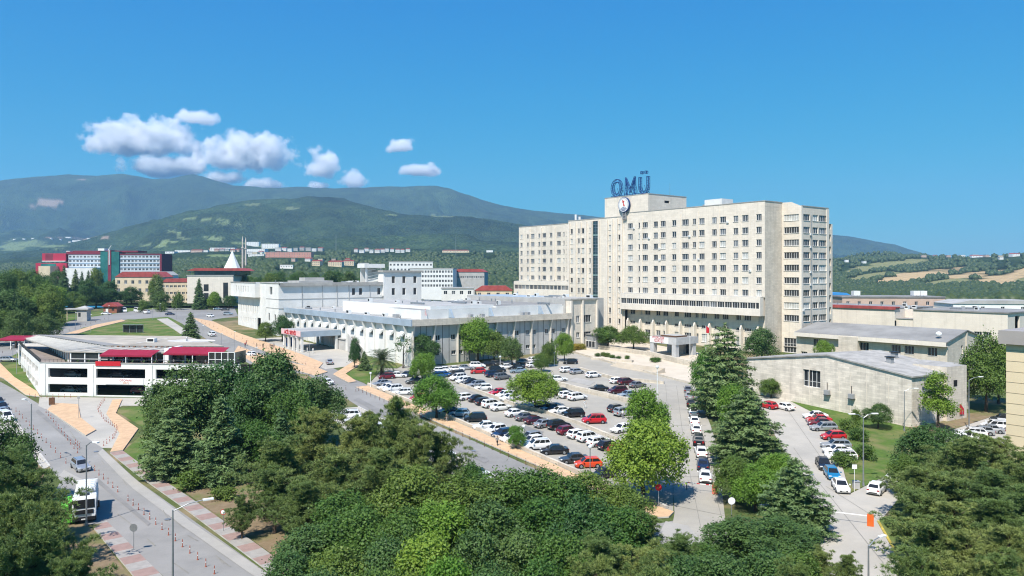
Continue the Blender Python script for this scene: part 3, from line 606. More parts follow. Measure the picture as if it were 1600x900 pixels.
def tree_proto(kind, seed):
    """returns (crown mesh, trunk mesh, nominal height, nominal radius)"""
    rg = np.random.default_rng(seed)
    if kind in ('mid', 'dark', 'light', 'column', 'sparse'):
        R_, H, base = 4.0, 7.4, .9
        lm = {'mid': LEAF_MID, 'dark': LEAF_DARK, 'light': LEAF_LIGHT, 'column': LEAF_LIGHT, 'sparse': LEAF_DARK}[kind]
        ls = .27
        if kind == 'column': R_, H, base = 2.9, 9.6, 1.4; V = crown_broad(seed, R_, H, 16, 56, 15, ls, -.9, .05, 'cone')
        elif kind == 'sparse': R_, H, base = 3.0, 5.0, 3.2; V = crown_broad(seed, R_, H, 7, 14, 10, .36, -.3, .35)
        elif kind == 'light': V = crown_broad(seed, R_, H, 17, 74, 16, .28, -.95, .03)
        else: V = crown_broad(seed, R_, H, 16, 70, 16, ls, -.95, .05)
        V[:, 2] += base
        return qmesh('crown', V, quads_of(len(V)), lm), trunk_mesh('trunk', base + H * .62, .24, seed, BARKG if kind == 'sparse' else BARK, R_ * .42), base + H, R_
    if kind == 'bush':
        R_, H = 1.6, 2.2
        V = crown_broad(seed, R_, H, 9, 26, 12, .26, -.2, .05); V[:, 2] -= .1
        return qmesh('crown', V, quads_of(len(V)), LEAF_MID), trunk_mesh('trunk', 1.2, .08, seed, BARK, .5), H, R_
    if kind in ('cedar', 'spruce'):
        H = 12.0; R_ = 4.2 if kind == 'cedar' else 2.9; nb = 15 if kind == 'cedar' else 20
        C = []; Nn = []; LL = []; b = MB(); b.tube((0, 0, -.3), (0, 0, H * .97), .26, .03, 7)
        for k in range(nb):
            t = (k + .4) / nb; z0 = .9 + (H - 1.3) * t ** .95
            Lb = R_ * (1 - t) ** (.66 if kind == 'cedar' else .8) * (1 if t > .12 else .75 + 2 * t) + .25
            nbr = max(5, int(11 * (1 - t) + 4))
            for j in range(nbr):
                a = 2 * PI * (j + rg.uniform(-.3, .3)) / nbr + k * 1.3; l = Lb * rg.uniform(.72, 1.15); z = z0 + rg.uniform(-.25, .25)
                dz = (.10 if kind == 'cedar' else -.28) * l; ns = max(8, int(l * 15))
                s = rg.uniform(.12, 1, ns) ** .75; wid = .10 + .17 * l * np.sin(np.clip(s, .05, .97) * PI) ** .8
                u = rg.normal(size=ns) * wid * .8
                zz = z + dz * s - (.16 if kind == 'cedar' else .30) * l * s ** 2.2 + rg.normal(size=ns) * .06 - np.abs(u) * .22
                x = np.cos(a) * l * s - np.sin(a) * u; y = np.sin(a) * l * s + np.cos(a) * u
                C.append(np.stack([x, y, zz], 1)); Nn.append(unit(np.array([[np.cos(a) * .35, np.sin(a) * .35, 1.0]]) + rg.normal(size=(ns, 3)) * .38))
                b.tube((0, 0, z), (math.cos(a) * l * .8, math.sin(a) * l * .8, z + dz * .7 - .1 * l), .05 * (1 - t) + .015, .01, 4, caps=False)
        C = np.concatenate(C); Nn = np.concatenate(Nn)
        rep = 3; C = np.repeat(C, rep, 0) + rg.normal(size=(len(C) * rep, 3)) * np.array([.17, .17, .07]); Nn = unit(np.repeat(Nn, rep, 0) + rg.normal(size=(len(Nn) * rep, 3)) * .35)
        V = leaf_quads(C, Nn, .26, .075, rg)
        tip = leaf_quads(np.stack([rg.normal(size=60) * .08, rg.normal(size=60) * .08, H - rg.uniform(0, 1.0, 60)], 1), unit(rg.normal(size=(60, 3))), .22, .06, rg)
        V = np.concatenate([V, tip])
        return qmesh('crown', V, quads_of(len(V)), LEAF_CEDAR), b.mesh('trunk', BARK), H, R_
    if kind == 'pine':
        H, R_ = 10.0, 3.8; b = MB(); b.path([(0, 0, -.3), (.15, .1, H * .4), (-.1, .2, H * .75), (.05, .1, H * .95)], [.28, .2, .12, .03], 7)
        T = []; D = []
        nb = 10
        for k in range(nb):
            t = (k + .3) / nb; z0 = H * (.20 + .76 * t); Lb = R_ * (1.0 - t) ** .6 * (.85 + .4 * math.sin(t * 9 + seed)) + .35
            for j in range(6 if t < .8 else 4):
                a = 2 * PI * (j + rg.uniform(-.35, .35)) / 6 + k * .9; l = Lb * rg.uniform(.6, 1.2); up = rg.uniform(.12, .5) + .5 * t
                d0 = np.array([math.cos(a), math.sin(a), up]); p0 = np.array([0, 0, z0])
                e = p0 + d0 * l + np.array([0, 0, .25 * l])
                b.path([tuple(p0), tuple(p0 + d0 * l * .5), tuple(e)], [.06 * (1 - t) + .025, .03, .012], 4)
                for sc_, rc_ in ((1.0, .34), (.80, .46), (.56, .46), (.34, .34)):
                    n = int(7 + 20 * rc_ * (.5 + .35 * l)); rr2 = rc_ * (.5 + .30 * l) * rg.uniform(.8, 1.2)
                    cc = p0 + d0 * l * (sc_ + rg.uniform(-.06, .06)) + np.array([0, 0, .25 * l * sc_ ** 2 + .1]) + rg.normal(size=3) * .12
                    q_ = unit(rg.normal(size=(n, 3))); q_[:, 2] = np.abs(q_[:, 2]) * .9 - .15
                    T.append(cc + q_ * rr2 * rg.uniform(.55, 1.05, (n, 1)) * np.array([1.15, 1.15, .75])); D.append(unit(q_ * .8 + d0 * .25 + np.array([0, 0, .5]) + rg.normal(size=(n, 3)) * .3))
        T = np.concatenate(T); D = np.concatenate(D); n = len(T); nb_ = 11
        dirs = unit(D[:, None] * .75 + rg.normal(size=(n, nb_, 3)) * .62); ln = rg.uniform(.2, .42, (n, nb_, 1))
        sd_ = unit(np.cross(dirs, rg.normal(size=(n, nb_, 3)))) * .028
        c = T[:, None]; V = np.stack([c - sd_ + 0 * dirs, c + sd_ + 0 * dirs, c + dirs * ln + sd_ * .35, c + dirs * ln - sd_ * .35], 2).reshape(-1, 3)
        return qmesh('crown', V, quads_of(len(V)), LEAF_OLIVE), b.mesh('trunk', BARK), H, R_
    if kind == 'palm':
        b = MB(); b.path([(0, 0, -.2), (.05, 0, 1.2), (0, .05, 2.6)], [.42, .36, .42], 9)
        V = []
        for k in range(64):
            a = k * 2.39996; el = R(78 - 95 * (k / 63)) ; l = rg.uniform(2.9, 3.7); n = 22
            s = np.linspace(.08, 1, n); ang = el - s ** 1.6 * R(65)
            r = np.cumsum(np.cos(ang)) * l / n; z = np.cumsum(np.sin(ang)) * l / n + 2.6
            c = np.stack([np.cos(a) * r, np.sin(a) * r, z], 1); side = np.array([-np.sin(a), np.cos(a), 0]); up = np.stack([-np.sin(ang) * np.cos(a), -np.sin(ang) * np.sin(a), np.cos(ang)], 1); fw = np.stack([np.cos(ang) * np.cos(a), np.cos(ang) * np.sin(a), np.sin(ang)], 1)
            ll = .62 * np.sin(np.clip(s, .1, .95) * PI)[:, None] ** .5
            for sg in (-1, 1):
                tip = c + (side * sg * .8 + fw * .55 - up * .12) * ll + rg.normal(size=(n, 3)) * .04
                V.append(np.stack([c, c + fw * .10, tip + fw * .02, tip], 1).reshape(-1, 3))
        V = np.concatenate(V); return qmesh('crown', V, quads_of(len(V)), LEAF_PALM), b.mesh('trunk', BARK, True), 5.2, 3.6

PROTO = {}
def protos(kind, n):
    PROTO[kind] = [tree_proto(kind, 100 * (i + 1) + sum(map(ord, kind))) for i in range(n)]
for k_, n_ in (('mid', 5), ('dark', 4), ('light', 4), ('column', 2), ('sparse', 2), ('bush', 4), ('cedar', 3), ('spruce', 2), ('pine', 4), ('palm', 1)): protos(k_, n_)
KNAME = {'mid': ('broadleaf_tree', 'tree'), 'dark': ('broadleaf_tree', 'tree'), 'light': ('broadleaf_tree', 'tree'), 'column': ('broadleaf_tree', 'tree'), 'sparse': ('sparse_tree', 'tree'),
         'bush': ('shrub', 'shrub'), 'cedar': ('cedar_tree', 'tree'), 'spruce': ('spruce_tree', 'tree'), 'pine': ('pine_tree', 'tree'), 'palm': ('palm_tree', 'palm')}
KN_I = {}
def tree(kind, px, Y, ztop, rad, label, group=None, leaf=None, X=None):
    """ztop: photo row of the crown's top"""
    pr = PROTO[kind]; KN_I[kind] = KN_I.get(kind, -1) + 1; cm, tm, h0, r0 = pr[KN_I[kind] % len(pr)]
    x = XA(px, Y) if X is None else X; g0 = G(Y) if Y < 430 else float(TZ(x, Y)); h = max(1.0, ZA(ztop, Y) - g0)
    nm, cat = KNAME[kind]
    e = empty(nm, (x, Y, g0 - .05), random.uniform(0, 2 * PI), label, cat, group)
    s = (rad * 1.08 / r0 * random.uniform(.95, 1.08), rad / r0 * random.uniform(.95, 1.08), h / h0 * 1.0)
    for n_, me in (('crown', cm), ('trunk', tm)):
        o = link(n_, me, e); o.scale = s
    return e

T = tree
# ---- the copse between the two roads
CP = 'trees of the copse between the left road and the orange footpath'
T('dark', 292, 118, 572, 5.9, 'tall dark broad tree in front of the white garage corner', CP)
T('dark', 342, 121, 570, 5.9, 'wide dark tree with its crown before the red terrace awning', CP)
T('dark', 428, 122, 556, 6.0, 'tallest dark round tree of the copse, below the silver junction car', CP)
T('dark', 385, 116, 600, 4.6, 'dark tree filling the gap between the two tallest copse crowns', CP)
T('dark', 497, 124, 590, 3.9, 'dark tree at the copse edge beside the parked white cars', CP)
T('mid', 462, 116, 612, 4.2, 'medium green tree under the tallest dark tree of the copse', CP)
T('dark', 262, 113, 612, 3.4, 'low dark tree over the lawn at the copse\'s road end', CP)
T('cedar', 270, 107, 632, 4.6, 'olive cedar with flat spreading tiers beside the striped sidewalk', CP)
T('spruce', 346, 105, 616, 4.3, 'pointed grey-green spruce with drooping boughs in front of dark trees', CP)
T('spruce', 440, 111, 640, 2.9, 'slim silvery spruce between dark trees and olive pines', CP)
T('mid', 402, 109, 655, 3.6, 'bright round bushy tree beside the slim silvery spruce', CP)
T('bush', 303, 101.5, 738, 2.0, 'small yellow-green bush tree above the striped sidewalk', CP)
T('bush', 350, 97, 762, 1.4, 'low round bush behind the bare soil strip of the copse', CP)
# pines of the copse
for px, Y, zt, rd, lb in [(490, 97, 652, 4.6, 'olive pine nearest the slim silvery spruce'), (438, 90, 690, 4.4, 'olive pine over the bare soil, left edge of the pine band'), (560, 95, 655, 4.3, 'olive pine standing in front of the white parked cars'),
                          (622, 94, 628, 4.2, 'tallest pine with bare twigs sticking up before the asphalt road'), (690, 93, 682, 3.2, 'thin wispy pine top in front of the road kerb'), (428, 84, 738, 2.9, 'low olive pine beside the striped sidewalk and soil'),
                          (525, 86, 712, 4.4, 'wide olive pine in the middle of the pine band'), (600, 86, 705, 4.3, 'shaggy olive pine below the tallest twiggy pine'), (655, 90, 672, 3.8, 'olive pine beside the grey parked van'), (478, 80, 755, 3.4, 'olive pine under the left edge pine, over sunlit grass'), (378, 82, 778, 1.5, 'small pine on the sunny lawn by the sidewalk'), (585, 101, 648, 3.0, 'slender pine touching the road edge beside white cars')]:
    T('pine', px, Y, zt, rd, lb, 'olive pines of the copse')
# broad canopy in front
FR = 'green canopy of broadleaf trees at the bottom of the view'
fl = 'broadleaf tree in the closed green canopy across the bottom of the photo'
for i, (k, px, Y, zt, rd) in enumerate([('mid', 545, 78, 765, 4.2), ('mid', 640, 80, 738, 4.4), ('mid', 715, 80, 742, 4.2), ('mid', 790, 82, 738, 4.3), ('mid', 852, 82, 728, 4.3), ('mid', 915, 82, 738, 4.0), ('mid', 975, 81, 765, 3.4), ('mid', 735, 92, 722, 2.6),
     ('dark', 490, 69, 822, 3.6), ('mid', 565, 69, 800, 3.8), ('mid', 630, 69, 790, 3.8), ('light', 705, 70, 785, 3.6), ('dark', 770, 70, 792, 3.8), ('mid', 840, 71, 780, 3.9), ('dark', 905, 71, 778, 3.7), ('mid', 965, 71, 800, 3.4),
     ('dark', 455, 63, 868, 2.8), ('mid', 530, 62, 850, 3.3), ('dark', 600, 62, 842, 3.4), ('light', 670, 61, 840, 3.2), ('dark', 745, 62, 838, 3.4), ('dark', 815, 62, 836, 3.4), ('mid', 880, 62, 838, 3.4), ('light', 700, 54, 880, 2.8), ('mid', 575, 54, 890, 3), ('mid', 640, 53, 895, 3), ('dark', 770, 54, 886, 3), ('mid', 850, 54, 884, 3), ('dark', 500, 55, 895, 2.8),
     ('mid', 1085, 71, 845, 2.6), ('dark', 1150, 74, 814, 3.8), ('dark', 1222, 76, 812, 3.6), ('dark', 1120, 62, 868, 3.2), ('dark', 1190, 62, 866, 3.2), ('mid', 1255, 63, 868, 2.6), ('dark', 1060, 61, 880, 2.8)]):
    T(k, px, Y, zt, rd, {'mid': 'green ', 'dark': 'dark ', 'light': 'bright '}[k] + fl, {'mid': 'green ', 'dark': 'dark ', 'light': 'bright '}[k] + FR)
for px, Y, zt, rd in [(1000, 72, 812, 3.2), (940, 63, 846, 3.0), (1010, 61, 858, 3.0), (1060, 67, 838, 2.4), (930, 54, 885, 2.8), (1010, 53, 892, 2.8), (1280, 66, 862, 2.0), (1325, 64, 868, 1.6), (1240, 56, 890, 2.2)]:
    T('pine', px, Y, zt, rd, 'olive scrub pine mixed into the bottom canopy below the ramp junction', 'olive scrub pines below the ramp junction')
# left bottom pines
LP = 'dark olive pines in the bottom corner by the truck'
for px, Y, zt, rd, k in [(15, 78, 712, 3.8, 'pine'), (40, 72, 742, 3.4, 'pine'), (20, 64, 775, 3.4, 'pine'), (70, 63, 800, 3.0, 'pine'), (50, 56, 840, 3.2, 'pine'), (118, 58, 862, 2.4, 'pine'), (95, 53, 880, 2.6, 'pine'), (5, 54, 850, 3, 'pine'), (-30, 70, 740, 4, 'pine'), (42, 80, 735, 2.6, 'pine')]:
    T(k, px, Y, zt, rd, 'dark olive pine in the clump beside the white truck', LP)
T('dark', 2, 94, 652, 3.6, 'dark leafy tree at the photo edge beside the parked vans')
T('mid', 18, 86, 700, 3.0, 'leafy tree between the photo-edge dark tree and the pine clump')
# ---- car park and ramp
T('light', 1004, 97, 652, 5.5, 'big bright plane tree at the foot of the car park by the ramp barrier')
T('light', 1013, 121, 606, 3.6, 'bright tree behind the big plane tree, beside the ramp lane')
T('light', 682, 144, 588, 4.6, 'bright round tree on the footpath edge of the car park')
T('light', 836, 152, 581, 5.2, 'pale bright tree in the middle of the car park')
T('light', 660, 182, 550, 3.2, 'yellow-green tree beside the palm and blue cars')
T('light', 806, 122, 665, 1.5, 'small thin yellow-green tree among the front row cars')
T('light', 747, 214, 499, 5.2, 'tall light tree against the grey hall wall', None)
T('mid', 772, 212, 518, 4.2, 'green tree right beside the tall light tree at the hall wall')
T('dark', 800, 206, 528, 3.9, 'dark round tree at the hall wall over parked cars')
T('dark', 664, 207, 524, 3.9, 'dark tree at the corner of the white hall')
T('sparse', 630, 204, 526, 3.2, 'sparse thin tree with bare trunk at the white hall wall')
T('palm', 597, 193, 541, 5.2, 'feathery palm on the lawn beside the dark red car')
T('spruce', 569, 200, 548, 1.7, 'small dark conifer beside the palm')
T('dark', 554, 204, 531, 1.9, 'small round tree beside the outside stairs of the hall')
T('mid', 415, 262, 505, 3.3, 'round light tree at the emergency entrance of the white block')
T('dark', 441, 262, 493, 4.0, 'dark round tree behind the emergency canopy')
T('mid', 856, 206, 533, 1.8, 'upright shrub tree at the end of the hall wall')
T('spruce', 862, 212, 528, 1.6, 'narrow dark tree against the last bay of the hall')
T('light', 882, 216, 522, 2.5, 'pale loose shrub tree between hall and glass stair tower')
T('mid', 846, 198, 553, 2.2, 'green bush tree over the top row cars')
T('mid', 950, 242, 508, 4.6, 'wide green tree left of the entrance portico')
T('mid', 990, 240, 508, 4.8, 'green tree touching the entrance portico')
T('dark', 1190, 208, 514, 4.9, 'dark round tree against the blank tower wall')
T('cedar', 1132, 146, 504, 6.6, 'tallest cedar, in front of the hospital beside the ramp')
T('light', 1102, 160, 545, 3.4, 'bright tree tucked behind the tallest cedar')
T('light', 1150, 128, 600, 3.2, 'bright tree between the two big cedars')
T('cedar', 1166, 114, 602, 5.6, 'second big cedar, halfway down the ramp')
T('mid', 1150, 96, 715, 3.0, 'mid green tree under the second big cedar')
T('light', 1180, 92, 728, 3.0, 'bright drooping tree at the ramp foot beside the barrier')
T('light', 1216, 97, 712, 3.0, 'bright tree beside the last cedar of the ramp row')
T('cedar', 1244, 84, 714, 4.4, 'last cedar of the ramp row, over the gatehouse')
T('mid', 1205, 164, 590, 2.8, 'bushy small tree at the windowed end of the stone hall')
T('light', 1287, 205, 530, 2.3, 'small light tree before the long grey-roofed wing')
# ---- right side
T('column', 1466, 134, 570, 3.1, 'tall light column-shaped tree at the stone hall corner')
T('mid', 1541, 150, 526, 5.0, 'large green tree beside the beige building at the photo edge')
T('mid', 1560, 158, 545, 4.2, 'green tree behind the large green one at the photo edge')
T('dark', 1372, 136, 632, 2.4, 'clipped round dark bush against the stone hall')
for i, (px, Y, zt, rd, lb) in enumerate([(1330, 133, 657, 1.6, 'loose bush behind the red car row'), (1342, 127, 671, 1.5, 'spreading bush by the first lamp on the lawn'), (1352, 116, 697, 1.4, 'bush with reddish twigs at the lamp foot'), (1318, 113, 708, 1.7, 'bush beside the white cars on the lawn'), (1337, 139, 641, .7, 'slim little conifer bush at the stone wall')]):
    T('bush', px, Y, zt, rd, lb)
T('dark', 1440, 103, 670, 4.0, 'dark broad tree beside the white hatchback on the right')
T('dark', 1480, 104, 672, 4.0, 'dark tree below the row of white vans')
T('mid', 1412, 98, 708, 2.0, 'lower dark green tree over the lone white hatchback')
RP = 'olive pines of the mass in the bottom right corner'
for px, Y, zt, rd in [(1438, 90, 730, 3.8), (1510, 92, 688, 4.4), (1560, 95, 690, 3.6), (1475, 84, 742, 4.2), (1545, 82, 735, 4.2), (1600, 84, 712, 4.2), (1438, 76, 775, 3.4), (1490, 73, 790, 4.0), (1560, 72, 782, 4.0), (1620, 74, 770, 4), (1458, 65, 822, 3.4), (1510, 63, 835, 3.6), (1575, 62, 828, 3.6), (1440, 56, 872, 3), (1500, 55, 880, 3), (1570, 54, 875, 3.2), (1610, 62, 842, 3)]:
    T('pine', px, Y, zt, rd, 'olive pine in the thick pine mass of the bottom right corner', RP)
# ---- the wood at the upper left
WD = 'trees of the wood beside the upper road'
rs_ = random.Random(4)
for k, px, Y, zt, rd in [(k, px, Y * 1.27 if px >= 84 else Y, zt, rd * 1.12 if px >= 84 else rd) for k, px, Y, zt, rd in [('dark', 10, 262, 455, 6), ('dark', 45, 268, 470, 5.5), ('mid', 75, 272, 460, 6), ('dark', 25, 245, 488, 5), ('dark', 70, 258, 492, 5), ('dark', 100, 300, 480, 4.5), ('mid', -10, 250, 480, 6), ('dark', 8, 320, 428, 7), ('mid', 40, 315, 448, 6.5), ('mid', 70, 310, 440, 6.5), ('light', 88, 300, 448, 6), ('mid', 115, 318, 455, 5.5), ('dark', 135, 330, 440, 6), ('dark', 150, 335, 447, 6), ('dark', 170, 360, 440, 5.5), ('mid', 28, 360, 425, 6.5), ('mid', 60, 370, 428, 6), ('spruce', 100, 370, 414, 4), ('spruce', 118, 378, 420, 3.6), ('spruce', 128, 385, 424, 3), ('spruce', 138, 390, 422, 3), ('mid', 148, 395, 420, 5), ('dark', 175, 340, 452, 5), ('spruce', 178, 380, 436, 3.5), ('mid', 160, 345, 462, 4), ('dark', 205, 345, 450, 5.5), ('mid', 198, 350, 455, 5), ('spruce', 205, 372, 444, 3.4), ('mid', 120, 305, 470, 4), ('light', 55, 296, 468, 5), ('dark', 15, 292, 466, 5.5), ('dark', 48, 385, 424, 6), ('dark', 85, 400, 424, 6), ('mid', -20, 340, 430, 7), ('dark', -15, 290, 455, 7)]]:
    T(k, px, Y, zt, rd, {'dark': 'dark leafy', 'mid': 'mid green leafy', 'light': 'bright leafy', 'spruce': 'dark pointed conifer'}[k] + ' tree in the wood beside the upper road', {'dark': 'dark leafy ', 'mid': 'mid green ', 'light': 'bright ', 'spruce': 'conifer '}[k] + WD)
for k, px, Y, zt, rd, lb in [(k, px, Y * 1.17 if px != 298 else Y, zt, rd * 1.1, lb) for k, px, Y, zt, rd, lb in [('dark', 250, 352, 455, 4.6, 'round dark tree on the lawn before the cream building'), ('mid', 243, 372, 430, 4, 'tree in front of the cream gabled building'), ('spruce', 248, 366, 428, 3, 'conifer between gabled and red-roofed cream buildings'), ('spruce', 311, 352, 434, 3.4, 'pointed tree in front of the cream wing'), ('light', 335, 350, 457, 3.6, 'yellow-green tree beside the cream building\'s dark window'), ('dark', 358, 356, 462, 4.2, 'dark tree at the white block\'s far corner'), ('mid', 322, 355, 465, 3, 'small green tree beside the yellow-green one'), ('bush', 277, 350, 460, 2.4, 'bush on the lawn by the cream wing'), ('bush', 224, 332, 470, 2, 'bush beside the white vans'), ('bush', 252, 335, 474, 2, 'small dark bush on the upper lawn'),
                             ('spruce', 298, 252, 487, 3.0, 'lone dark conifer beside the garage roof')]]:
    T(k, px, Y, zt, rd, lb)
# clumps behind the white block and hospital
BK = 'tree line behind the white block'
for i in range(26):
    px = 385 + i * 8.4 + rs_.uniform(-4, 4); Y = rs_.uniform(455, 560)
    T(rs_.choice(['dark', 'mid', 'dark']), px, Y, rs_.uniform(424, 436) if px < 560 else rs_.uniform(428, 440), rs_.uniform(5, 7), 'tree of the dark tree line showing over the white block\'s roof', BK)
# flower shrubs of the forecourt
for px, py, rd, lf in [(885, 551, 1.5, 1), (893, 549, 1.1, 1), (900, 547, 1.6, 1), (908, 546, 1.5, 1), (934, 557, .8, 0), (943, 557, 1.0, 0), (949, 558, 1.0, 0), (957, 560, .8, 0), (967, 562, .7, 0), (979, 561, .8, 0), (1028, 565, .9, 0), (1022, 566, 1.1, 0), (930, 544, 1.2, 0), (945, 543, 1.2, 0), (862, 560, 2.0, 0), (852, 562, 1.8, 0)]:
    p = P(px, py); e = T('bush', px, p.y, py - (1.9 * rd) * F / p.y * .62, rd, 'yellow flowering shrub on the forecourt edge' if lf else 'little green shrub in the stone forecourt beds', 'yellow shrubs of the forecourt' if lf else 'green shrubs of the forecourt beds')
    if lf:
        c_ = [q for q in e.children if q.name.startswith('crown')]
        me_ = MATS.get('_ybush') or c_[0].data.copy(); MATS['_ybush'] = me_; me_.materials.clear(); me_.materials.append(LEAF_YEL); c_[0].data = me_

# far woodland nobody could count: one object
def forest(name, zones, seed):
    rg = np.random.default_rng(seed); base = bmesh.new(); bmesh.ops.create_icosphere(base, subdivisions=1, radius=1); bv = np.array([v.co[:] for v in base.verts]); bf = np.array([[v.index for v in f.verts] for f in base.faces]); base.free()
    VV = []; FF = []; k0 = 0
    for (xa, xb, Ya, Yb, n) in zones:
        px = rg.uniform(xa, xb, n); Y = Ya * (Yb / Ya) ** rg.uniform(0, 1, n); X = (px - CX) / F * Y
        ti = (X / Y + .92) / 1.84 * (ncol - 1); yi = np.searchsorted(yy, Y).clip(0, nrow - 1)
        keep = fieldmask[yi, np.clip(ti.astype(int), 0, ncol - 1)] < .25
        for (fa, fb, fY) in FARPOS: keep &= ~((px > fa - 5) & (px < fb + 5) & (Y > fY * .80) & (Y < fY + 40))
        X, Y = X[keep], Y[keep]; n = len(X); z = TZ(X, Y)
        r = rg.uniform(2.6, 5.2, n) * (1 + (Y - 500) / 3500)
        v = bv[None] * (r[:, None] * rg.uniform(.7, 1.25, (n, len(bv))))[:, :, None] * np.array([1, 1, 1.1])
        v = v + np.stack([X, Y, z + r * .55], 1)[:, None]
        VV.append(v.reshape(-1, 3)); FF.append((bf[None] + (np.arange(n) * len(bv))[:, None, None] + k0).reshape(-1, 3)); k0 += n * len(bv)
    m = leafmat('far_foliage', (.062, .098, .030), (.020, .042, .015), .1, .05, .1)
    o = link(name, qmesh(name, np.concatenate(VV), np.concatenate(FF), m)); tag(o, kind='stuff')
# ================================================================ windows
WCACHE = {}
def win_mesh(w, h, n, kind=0, sill=True, trans=False):
    """a window: pane set back, white frame, mullions, sill; faces -y, centred on its opening, y=0 is the pane"""
    key = (round(w, 2), round(h, 2), n, kind, sill, trans)
    if key in WCACHE: return WCACHE[key]
    b = MB(); t = .075
    b.face([(-w / 2, 0, -h / 2), (w / 2, 0, -h / 2), (w / 2, 0, h / 2), (-w / 2, 0, h / 2)], 0)
    for x0, x1, z0, z1 in [(-w / 2, w / 2, h / 2 - t, h / 2), (-w / 2, w / 2, -h / 2, -h / 2 + t), (-w / 2, -w / 2 + t, -h / 2 + t, h / 2 - t), (w / 2 - t, w / 2, -h / 2 + t, h / 2 - t)]:
        b.box(x0, x1, -.07, .02, z0, z1, 1)
    for i in range(1, n):
        x = -w / 2 + w * i / n; b.box(x - t * .55, x + t * .55, -.06, .02, -h / 2 + t, h / 2 - t, 1)
    if trans: b.box(-w / 2 + t, w / 2 - t, -.055, .02, -h * .18, -h * .18 + t * .8, 1)
    if sill: b.box(-w / 2 - .1, w / 2 + .1, -.36, .0, -h / 2 - .10, -h / 2 - .005, 2)
    me = b.mesh('window', [(GLASS, GLASS2, GLASS3, DARK)[kind], WFRAME, KERB]); WCACHE[key] = me; return me
ROT = {'F': 0, 'R': PI / 2, 'K': PI, 'L': -PI / 2}
WR = random.Random(5)
class Wins:
    """windows of one building: openings for the walls plus the window parts"""
    def __init__(s, root, depth=.24): s.root = root; s.L = []; s.depth = depth
    def add(s, kind, c, u, v, w, h, n=2, g=None, sill=True, trans=False):
        s.L.append((kind, c, u, v, w, h, n, WR.choices([0, 1, 2], [.70, .21, .09])[0] if g is None else g, sill, trans)); return (u - w / 2, u + w / 2, v - h / 2, v + h / 2)
    def done(s, cap=100, name='window'):
        mw = s.root.matrix_basis if s.root.parent is None else Matrix()
        mw = Matrix.LocRotScale(s.root.location, s.root.rotation_euler, None)
        def pos(q):
            k, c, u, v = q[:4]; d = s.depth
            return {'F': (u, c + d, v), 'K': (u, c - d, v), 'R': (c - d, u, v), 'L': (c + d, u, v)}[k]
        def size(q):
            p = mw @ Vector(pos(q)); return q[4] * q[5] / max(p.y, 10) ** 2
        s.L.sort(key=size, reverse=True); rest = MB()
        for i, q in enumerate(s.L):
            me = win_mesh(q[4], q[5], q[6], q[7], q[8], q[9])
            if i < cap: link(name, me, s.root, pos(q), ROT[q[0]])
            else:
                M = Matrix.Translation(pos(q)) @ Matrix.Rotation(ROT[q[0]], 4, 'Z')
                for f in me.polygons: rest.face([M @ me.vertices[j].co for j in f.vertices], {GLASS: 0, GLASS2: 1, GLASS3: 2, WFRAME: 3, KERB: 4, DARK: 5}[me.materials[f.material_index]])
        if rest.v: tag(rest.build('small_windows', [GLASS, GLASS2, GLASS3, WFRAME, KERB, DARK], s.root), kind='stuff')
def sx(px, Ax=77.0, Ay=230.0):
    """local x on a facade plane through (Ax,Ay) running along the shared site axis"""
    u = px - CX; return -(F * Ax - Ay * u) / (715.7 + .795 * u)
EX = Vector((.6065, -.795, 0)); EY = Vector((.795, .6065, 0)); ANG = math.atan2(-.795, .6065)
def sr(px, A):
    """local y on a plane through A running along EY"""
    u = px - CX; return (u * A[1] - F * A[0]) / (F * .795 - .6065 * u)

# ================================================================ hospital
A0 = Vector((77, 230, G(230)))
hosp = empty('hospital_building', A0, ANG, 'tall beige stone hospital block with rows of windows and letters on its roof', 'hospital')
gz = -2.0; z0 = A0.z
def H(z): return z - z0
W_ = Wins(hosp)
ROWS = [46.2 - 3.88 * k for k in range(7)]
cols = [(165, 50, 3), (258, 16, 1), (320, 54, 3), (430, 44, 2), (507, 52, 3), (622, 44, 2), (738, 70, 4), (832, 34, 2), (910, 57, 3), (1040, 50, 3), (1130, 62, 3), (1265, 50, 3), (1362, 67, 4), (1505, 56, 3)]
CX_ = []
for zx, w, n in cols:
    a = sx(960 + (zx - w / 2) * .15); b_ = sx(960 + (zx + w / 2) * .15); CX_.append(((a + b_) / 2, min(b_ - a, 3.4), n))
holes = []
for x, w, n in CX_:
    for z in ROWS: holes.append(W_.add('F', 0, x, H(z), w, 1.95, n))
wl = MB()
XT = -72.7; XE = -89.9; TOP = H(51.0)
wl.wall('F', 0, -58.7, 0, H(21.65), TOP, holes, .24, 0)
# lower recessed wall with tall windows
lh = []
for x, w, n in CX_:
    lh.append(W_.add('F', 1.3, x, H(15.1), w, 1.9, n)); lh.append(W_.add('F', 1.3, x, H(11.3), w, 1.0, n, 0)); lh.append(W_.add('F', 1.3, x, H(7.6), w, 2.7, n, None, True, True))
wl.wall('F', 1.3, -58.7, 0, gz, H(16.2), lh, .24, 0)
# stair tower in front plane with narrow windows
th = []
for zx in (1222, 1340):
    for z in [H(46.2 - 3.88 * k) for k in range(10)]: th.append(W_.add('F', 0, sx(800 + zx * .125), z, 1.1, 2.0, 1, WR.choice([0, 0, 2, 2])))
for zx, w in ((745, 1.3), (836, 1.3), (886, 1.5), (975, 1.0)):
    for z in [H(45.6 - 3.88 * k) for k in range(10)]: th.append(W_.add('F', 0, sx(800 + zx * .125), z, w, 2.0, 1, WR.choice([0, 0, 2])))
xg0, xg1 = sx(926), sx(934.8)
wl.wall('F', 0, XE, -58.7, gz, H(49.8), th + [(xg0, xg1, H(5.5), H(49.0))], .3, 0)
wl.wall('L', XE, 0, 21.3, gz, H(49.8)); 
